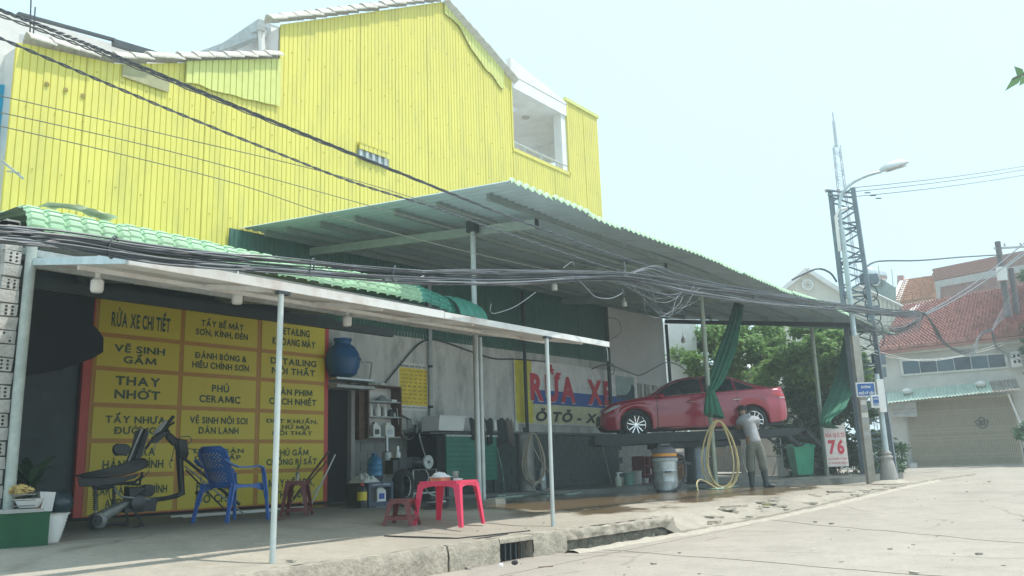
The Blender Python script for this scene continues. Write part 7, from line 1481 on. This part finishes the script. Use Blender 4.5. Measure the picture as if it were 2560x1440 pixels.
obj('meter_cabinet', MB().box((ob.x-_fw.x*.1, ob.y-_fw.y*.1, aw(2198, 990, 21.8).z), (.17, .12, .82), RZC), white_paint, op)
def ssign(cpx, cpy, w, h, D, words, lb, frame=.03):
    c = aw(cpx, cpy, D); t = thing('street_sign', lb, 'street sign', c, group='blue street name signs')
    def b_(ww, hh, m, nm, o, th): return obj(nm, MB().prism([c-_rt*ww/2-_z*hh/2-_fw*o, c+_rt*ww/2-_z*hh/2-_fw*o, c+_rt*ww/2+_z*hh/2-_fw*o, c-_rt*ww/2+_z*hh/2-_fw*o], _fw*th), m, t)
    b_(w, h, white_paint, 'frame', .02, .05); b_(w-frame*2, h-frame*2, M('sign_blue', (.02, .10, .32), .4), 'plate', .03, .01)
    for i, (s_, hh, fw_) in enumerate(words): text(s_, c-_fw*.032+_z*(h*(.2-.42*i)), w*fw_, h*hh, _rt, white_paint, t, bold=5, bw=.03)
    return t
ssign(2164, 974, .48, .36, 21.7, [('ĐƯỜNG', .22, .5), ('NGÔ SỸ LIÊN', .24, .8)], 'blue street sign reading ĐƯỜNG NGÔ SỸ LIÊN beside the concrete pole')
ssign(2189, 1003, .24, .32, 21.5, [('ĐƯỜNG', .18, .5), ('LÊ VĂN', .2, .55)], 'smaller blue street sign in a wide white frame below the larger one', .05)
st = aw(2255, 1206, 21.8); 
for i, lb in enumerate(('flat stone lying right of the ornate post base', 'smaller stone at the end of the mound beside the ornate post')): single('stone', MB().ball((st.x+.2*i, st.y-.15*i, zr(st.x, st.y)+.02), .12-.04*i, 8, (1.6, 1, .5)), kerb_m, lb, 'stone', group='stones at the ornate post')
single('earth_mound', MB().ball((ob.x, ob.y, -.16), .45, 14, (1.5, 1, .25)), kerb_l, 'low mound of earth around the ornate post base', 'mound')
# utility pole at the right edge
ub_ = aw(2560, 1150, 38); up_ = thing('utility_pole', 'dark concrete utility pole with a crossarm at the right edge', 'utility pole', aw(2578, 1150, 37)); pbm = aw(2578, 1150, 37); ptop = aw(2501, 604, 37)
obj('pole', MB().tube([(pbm.x, pbm.y, -.1), (pbm.x, pbm.y, ptop.z)], .15, 12, rs=[.2, .12]), M('dark_pole', (.15, .14, .14), .9), up_); pt8 = Vector((pbm.x, pbm.y, ptop.z))
obj('pole', MB().tube([(pbm.x+.4, pbm.y-.3, -.1), (pbm.x+.4, pbm.y-.3, ptop.z-1.2)], .12, 10), M('dark_pole', (.15, .14, .14), .9), up_)
obj('cross_arm', MB().bar(pt8-_rt*.2-_z*.3, pt8+_rt*2.6-_z*.25, .08), steel_paint, up_); obj('arm_stay', MB().bar(pt8-_z*1.3, pt8+_rt*1.6-_z*.28, .05), steel_paint, up_); obj('switch_box', MB().box(pt8-_z*1.5-_rt*.15-_fw*.2, (.35, .2, .6), RZC), white_paint, up_)
for u in (.3, 1.0, 1.6): obj('insulator', MB().lathe(pt8+_rt*u-_z*.22, [(.03, 0), (.05, .04), (.03, .08), (.05, .12)], 8), M('porcelain', (.5, .45, .42), .3), up_)
# ------------------------------------------------------------------ overhead cables
CY_ = 6.2
def strand(pts, r, Y=CY_, jit=0, n=5, seed=0, sub=8, par=None, m=cable_m, name='strand', D=None):
    rr_ = random.Random(seed); P_ = []
    for k in pts:
        px, py = k[0]+rr_.uniform(-jit, jit)*.5, k[1]+rr_.uniform(-jit, jit); P_.append(ay(px, py, Y+rr_.uniform(-.04, .04)) if len(k) < 3 else aw(px, py, k[2]))
    return obj(name, MB().tube(cabl(P_, 0, 0, None, 0, 0, sub), r, n), m, par)
low = [(-60, 578), (60, 590), (180, 602), (400, 636), (560, 650), (700, 662), (1000, 686), (1150, 690), (1300, 692), (1560, 690), (1750, 722), (1950, 750), (2140, 772), (2300, 790, 26)]
bd = thing('cable_bundle', 'thick sagging bundle of many black cables crossing the whole shop front', 'cables', (8, CY_, 2.5))
for i in range(26):
    dy = random.uniform(-16, 20); pts = []
    for j, k in enumerate(low):
        sp_ = 1.0 if j < 6 else .9 if j < 9 else .45 if j == 9 else .7 if j < 12 else .25
        pts.append((k[0], k[1]+dy*sp_)+tuple(k[2:]))
    strand(pts, random.choice((.005, .006, .007, .009)), jit=5, seed=i, par=bd, m=cable_g if i % 4 == 0 else cable_m)
for px in (283, 780, 985, 1560): 
    k = [q for q in low if len(q) == 2]; y_ = np.interp(px, [q[0] for q in k], [q[1] for q in k]); c = ay(px, y_, CY_); obj('cable_tie', MB().tube([c+_rt*(.015*cos(a))+_fw*(.06*sin(a))+_z*(.085*cos(a)) for a in linspace(0, 2*pi, 14)], .008, 5), cable_m, bd)
tb_ = thing('twisted_power_cable', 'thick twisted power cable running down from the top left corner', 'cable', (8, CY_, 3.8)); up1 = [(-60, 2), (150, 83), (350, 165), (700, 310), (1000, 432), (1300, 552), (1560, 645), (1750, 700), (1900, 728), (2140, 768)]
cpp = cabl([ay(a, b, CY_) for a, b in up1], 0, 0, None, 0, 0, 40)
for ph_k in range(3): obj('twisted_core', MB().tube([p+_z*(.010*cos(i*.55+ph_k*2.094))+_fw*(.010*sin(i*.55+ph_k*2.094)) for i, p in enumerate(cpp)], .0065, 5), cable_m, tb_)
for ph_k in range(2): obj('twisted_core', MB().tube([p-_z*.045*max(0, 1-i/200)+_z*(.009*cos(i*.4+ph_k*3.14)) for i, p in enumerate(cpp)], .006, 5), cable_m, tb_)
tc_ = thing('twisted_power_cable', 'second twisted power cable running parallel below the first', 'cable', (8, CY_, 3.6)); up2 = [(-60, 70), (200, 180), (450, 285), (700, 385), (890, 458), (1090, 520), (1200, 560), (1350, 612), (1570, 682), (1800, 728), (2140, 780)]
cpp = cabl([ay(a, b, CY_+.05) for a, b in up2], 0, 0, None, 0, 0, 36)
for ph_k in range(2): obj('twisted_core', MB().tube([p+_z*(.008*cos(i*.6+ph_k*3.14))+_fw*(.008*sin(i*.6+ph_k*3.14)) for i, p in enumerate(cpp)], .0065, 5), cable_m, tc_)
for pts, lb in (([(-40, 230), (400, 333), (860, 443), (1200, 548), (1560, 662), (1800, 722), (2140, 776)], 'highest of the three thin wires crossing the yellow wall'), ([(-40, 272), (400, 372), (800, 480), (1180, 586), (1500, 672), (1750, 716), (2140, 778)], 'middle one of the three thin wires crossing the yellow wall'), ([(-40, 306), (300, 385), (600, 462), (840, 542), (1150, 625), (1450, 690), (1700, 730), (2140, 782)], 'lowest of the three thin wires crossing the yellow wall')):
    P_ = cabl([ay(a, b, CY_+.1) for a, b in pts], 0, 0, None, 0, 0, 10); single('thin_wire', MB().tube(P_, .004, 4), M('wire_mid', (.12, .13, .1), .6), lb, 'wire', group='thin wires crossing the yellow wall')
lps = thing('hanging_cable_loops', 'tangle of loose grey cable loops hanging below the bundle under the canopy', 'cables', ay(1640, 760, CY_))
for i in range(16):
    x0 = random.uniform(1555, 1640); x1 = random.uniform(1690, 1760); dp = random.uniform(30, 105) * (1 if i % 3 else .5); xm = (x0+x1)/2+random.uniform(-25, 25)
    strand([(x0-20, 696+random.uniform(-4, 8)), (x0, 700+dp*.25), (xm-20, 705+dp*.85), (xm+15, 708+dp*.95), (x1-8, 712+dp*.5), (x1+5, 716)], .0042, seed=100+i, jit=3, par=lps, m=cable_g, n=4)
for i in range(8): strand([(1560, 690), (1600+i*6, 680-i*2), (1650+i*8, 692+i), (1720, 715)], .0055, seed=150+i, jit=4, par=lps, m=cable_g, n=4)
strand([(1408, 670), (1430, 655), (1436, 665)], .005, seed=1, par=lps, m=cable_g); strand([(1440, 692), (1462, 715), (1490, 742), (1525, 746), (1552, 735), (1558, 722)], .008, seed=2, par=lps, m=cable_g); strand([(1560, 655), (1562, 675), (1556, 690), (1566, 700)], .012, seed=3, par=lps, m=cable_m)
strand([(1228, 760), (1226, 778), (1240, 783), (1290, 765), (1340, 730)], .005, seed=4, par=lps, m=cable_g); strand([(930, 682), (960, 700), (1000, 708), (1060, 690)], .006, seed=5, par=lps, m=cable_m)
wr = thing('wrapped_cables', 'cables wound with loose wire ends near the lattice tower', 'cables', ay(1950, 750, CY_))
for i in range(34): px = 1760+i*11; y_ = np.interp(px, [1750, 1900, 2140], [712, 738, 774]); c = ay(px, y_, CY_); obj('wire_end', MB().tube([c-_z*.05+_rt*random.uniform(-.06, .06), c+_z*random.uniform(-.01, .03), c+_z*.06+_rt*random.uniform(-.08, .08)], .005, 4), cable_g, wr)
# right-hand tangle between the tower and the house
rt = thing('cable_tangle', 'dark tangle of sagging cables between the lattice tower and the utility pole', 'cables', aw(2310, 785, 27))
for i in range(16): d = random.uniform(-10, 10); strand([(2130, 765+d*.6, 24), (2200, 780+d, 25), (2290, 782+d*.5, 26.5), (2312, 784, 27)], .008, seed=200+i, jit=3, par=rt, n=4)
for i in range(18): d = random.uniform(0, 32); strand([(2120, 782+d*.3, 24), (2180, 800+d, 25), (2240, 818+d*.6, 26), (2290, 800+d*.3, 26.8), (2312, 784, 27)], .007, seed=230+i, jit=4, par=rt, n=4, m=cable_g if i % 2 else cable_m)
for i in range(20): d = random.uniform(0, 1); strand([(2312, 784, 27), (2330+d*8, 815, 28), (2345+d*22, 850+d*10, 29), (2385+d*25, 872+d*14, 30), (2425+d*15, 868+d*12, 31), (2450, 838, 31.5), (2480, 828-d*6, 32)], .007, seed=260+i, jit=3, par=rt, n=4)
for i in range(9): strand([(2480, 828, 32), (2490, 850+i*3, 32), (2510, 872+i*2, 33), (2560, 880+i*4, 34)], .007, seed=290+i, jit=4, par=rt, n=4)
for i in range(6): strand([(2480, 826, 32), (2520, 790-i*8, 34), (2580, 745-i*10, 35)], .008, seed=300+i, jit=4, par=rt, n=4, m=cable_g)
for i in range(9): d = i*7; strand([(2160, 800+d, 24.5), (2210, 806+d, 25), (2300, 800+d*.4, 27)], .007, seed=320+i, jit=3, par=rt, n=4)
for (pts, lb) in (([(2312, 784, 27), (2380, 745, 30), (2460, 690, 33), (2570, 600, 36)], 'upper of the two thick pale cables slanting up to the right edge'), ([(2315, 786, 27), (2390, 748, 30), (2480, 690, 33), (2580, 612, 36)], 'lower of the two thick pale cables slanting up to the right edge')):
    single('slanting_cable', MB().tube(cabl([aw(*k) for k in pts], 0, 0, None, 0, 0), .025, 5), cable_g, lb, 'cable', group='pale cables slanting to the right edge')
for k, (a, b, lb) in enumerate((((2125, 470, 26.3), (2700, 388, 40), 'topmost power line leaving the lattice tower towards the right'), ((2135, 479, 26.3), (2700, 396, 40), 'middle power line leaving the lattice tower towards the right'), ((2140, 491, 26.3), (2700, 410, 40), 'lowest power line leaving the lattice tower towards the right'))):
    P_ = [aw(*a).lerp(aw(*b), t)-_z*.6*t*(1-t) for t in linspace(0, 1, 16)]; t = thing('power_line', lb, 'power line', aw(*a), group='power lines leaving the lattice tower'); obj('conductor', MB().tube(P_, .012, 4), cable_m, t)
    c = aw(2170+k*14, 476+k*7, 27); obj('damper', MB().bar(c-_z*.08-_rt*.12, c-_z*.08+_rt*.06, .03), cable_m, t)
single('street_cable', MB().tube(cabl([aw(2160, 672, 26.3), aw(2182, 657, 27), aw(2215, 652, 28), aw(2300, 651, 31), aw(2400, 643, 34), aw(2500, 637, 37)], 0, 0, None, 0, 0), .03, 6), cable_m, 'thick black cable between the lattice tower and the utility pole', 'cable')
single('street_cable', MB().tube(cabl([aw(1980, 700, 26), aw(2010, 685, 26), aw(2045, 672, 26), aw(2075, 682, 26), aw(2092, 705, 26)], 0, 0, None, 0, 0), .03, 6), cable_m, 'black cable curving down into the lattice tower from the left', 'cable')
for pts, lb in (([(2140, 858, 22.5), (2200, 880, 26), (2300, 900, 31), (2420, 885, 34), (2560, 835, 37)], 'white sagging wire crossing in front of the red tile roof eave'), ([(2140, 868, 22.5), (2220, 892, 27), (2330, 902, 31), (2450, 880, 34), (2560, 845, 37)], 'second white sagging wire just below the first')):
    single('sagging_wire', MB().tube(cabl([aw(*k) for k in pts], 0, 0, None, 0, 0), .009, 4), M('wire_white', (.6, .62, .6), .5), lb, 'wire', group='white wires before the gate house')
# litter on the road
lit = MB()
for i in range(170):
    x = random.uniform(5, 26); y = random.uniform(.5, 5.4) if i < 110 else random.uniform(5.6, 6.8); z = (zr(x, y)+.004) if y < yk(x) else zf(x, y)+.008; s = random.uniform(.006, .022) if i % 9 else .045
    lit.box((x, y, z+s*.15), (s*random.uniform(1, 2.2), s, s*.35), random.random()*3, s*.1)
tag(obj('pebbles', lit, M('pebble_mix', (.35, .32, .27), .9, var=.8, island=True), smooth=False), 'small pebbles and scraps scattered over the pale road and kerb', 'pebbles', kind='stuff')
p = az(1287, 1412, -.35); single('dry_leaf', MB().ball((p.x, p.y, p.z+.02), .03, 8, (1.3, 1, .8)), hole_m, 'dark crumpled leaf on the road below the drain opening', 'leaf'); p = az(1345, 1418, -.35); single('stick', MB().tube([p, p+_rt*.14+_z*.004], .005, 5), wood, 'thin stick lying on the road right of the crumpled leaf', 'stick')
p = az(1252, 1415, -.35); single('paper_scrap', MB().box(p+_z*.01, (.05, .03, .02), .4, .004), white_paint, 'white paper scrap on the road left of the crumpled leaf', 'paper')
# ------------------------------------------------------------------ volume added to lift the darks like veiling glare on window glass
if GLARE_HAZE:
    hm = bpy.data.materials.new('glare_haze_volume'); hm.use_nodes = True; nt = hm.node_tree; nt.nodes.remove(nt.nodes['Principled BSDF']); pv_ = nt.nodes.new('ShaderNodeVolumePrincipled')
    pv_.inputs['Color'].default_value = (.86, .95, .96, 1); pv_.inputs['Density'].default_value = GLARE_HAZE; pv_.inputs['Anisotropy'].default_value = .2
    nt.links.new(pv_.outputs[0], nt.nodes['Material Output'].inputs['Volume'])
    me = bpy.data.meshes.new('glare_haze'); hb = MB().bb((-25, -40, -1.6), (135, 80, 41)); me.from_pydata(hb.v, [], hb.f); me.materials.append(hm); ho = bpy.data.objects.new('glare_haze', me); COL.objects.link(ho); ho['kind'] = 'stuff'
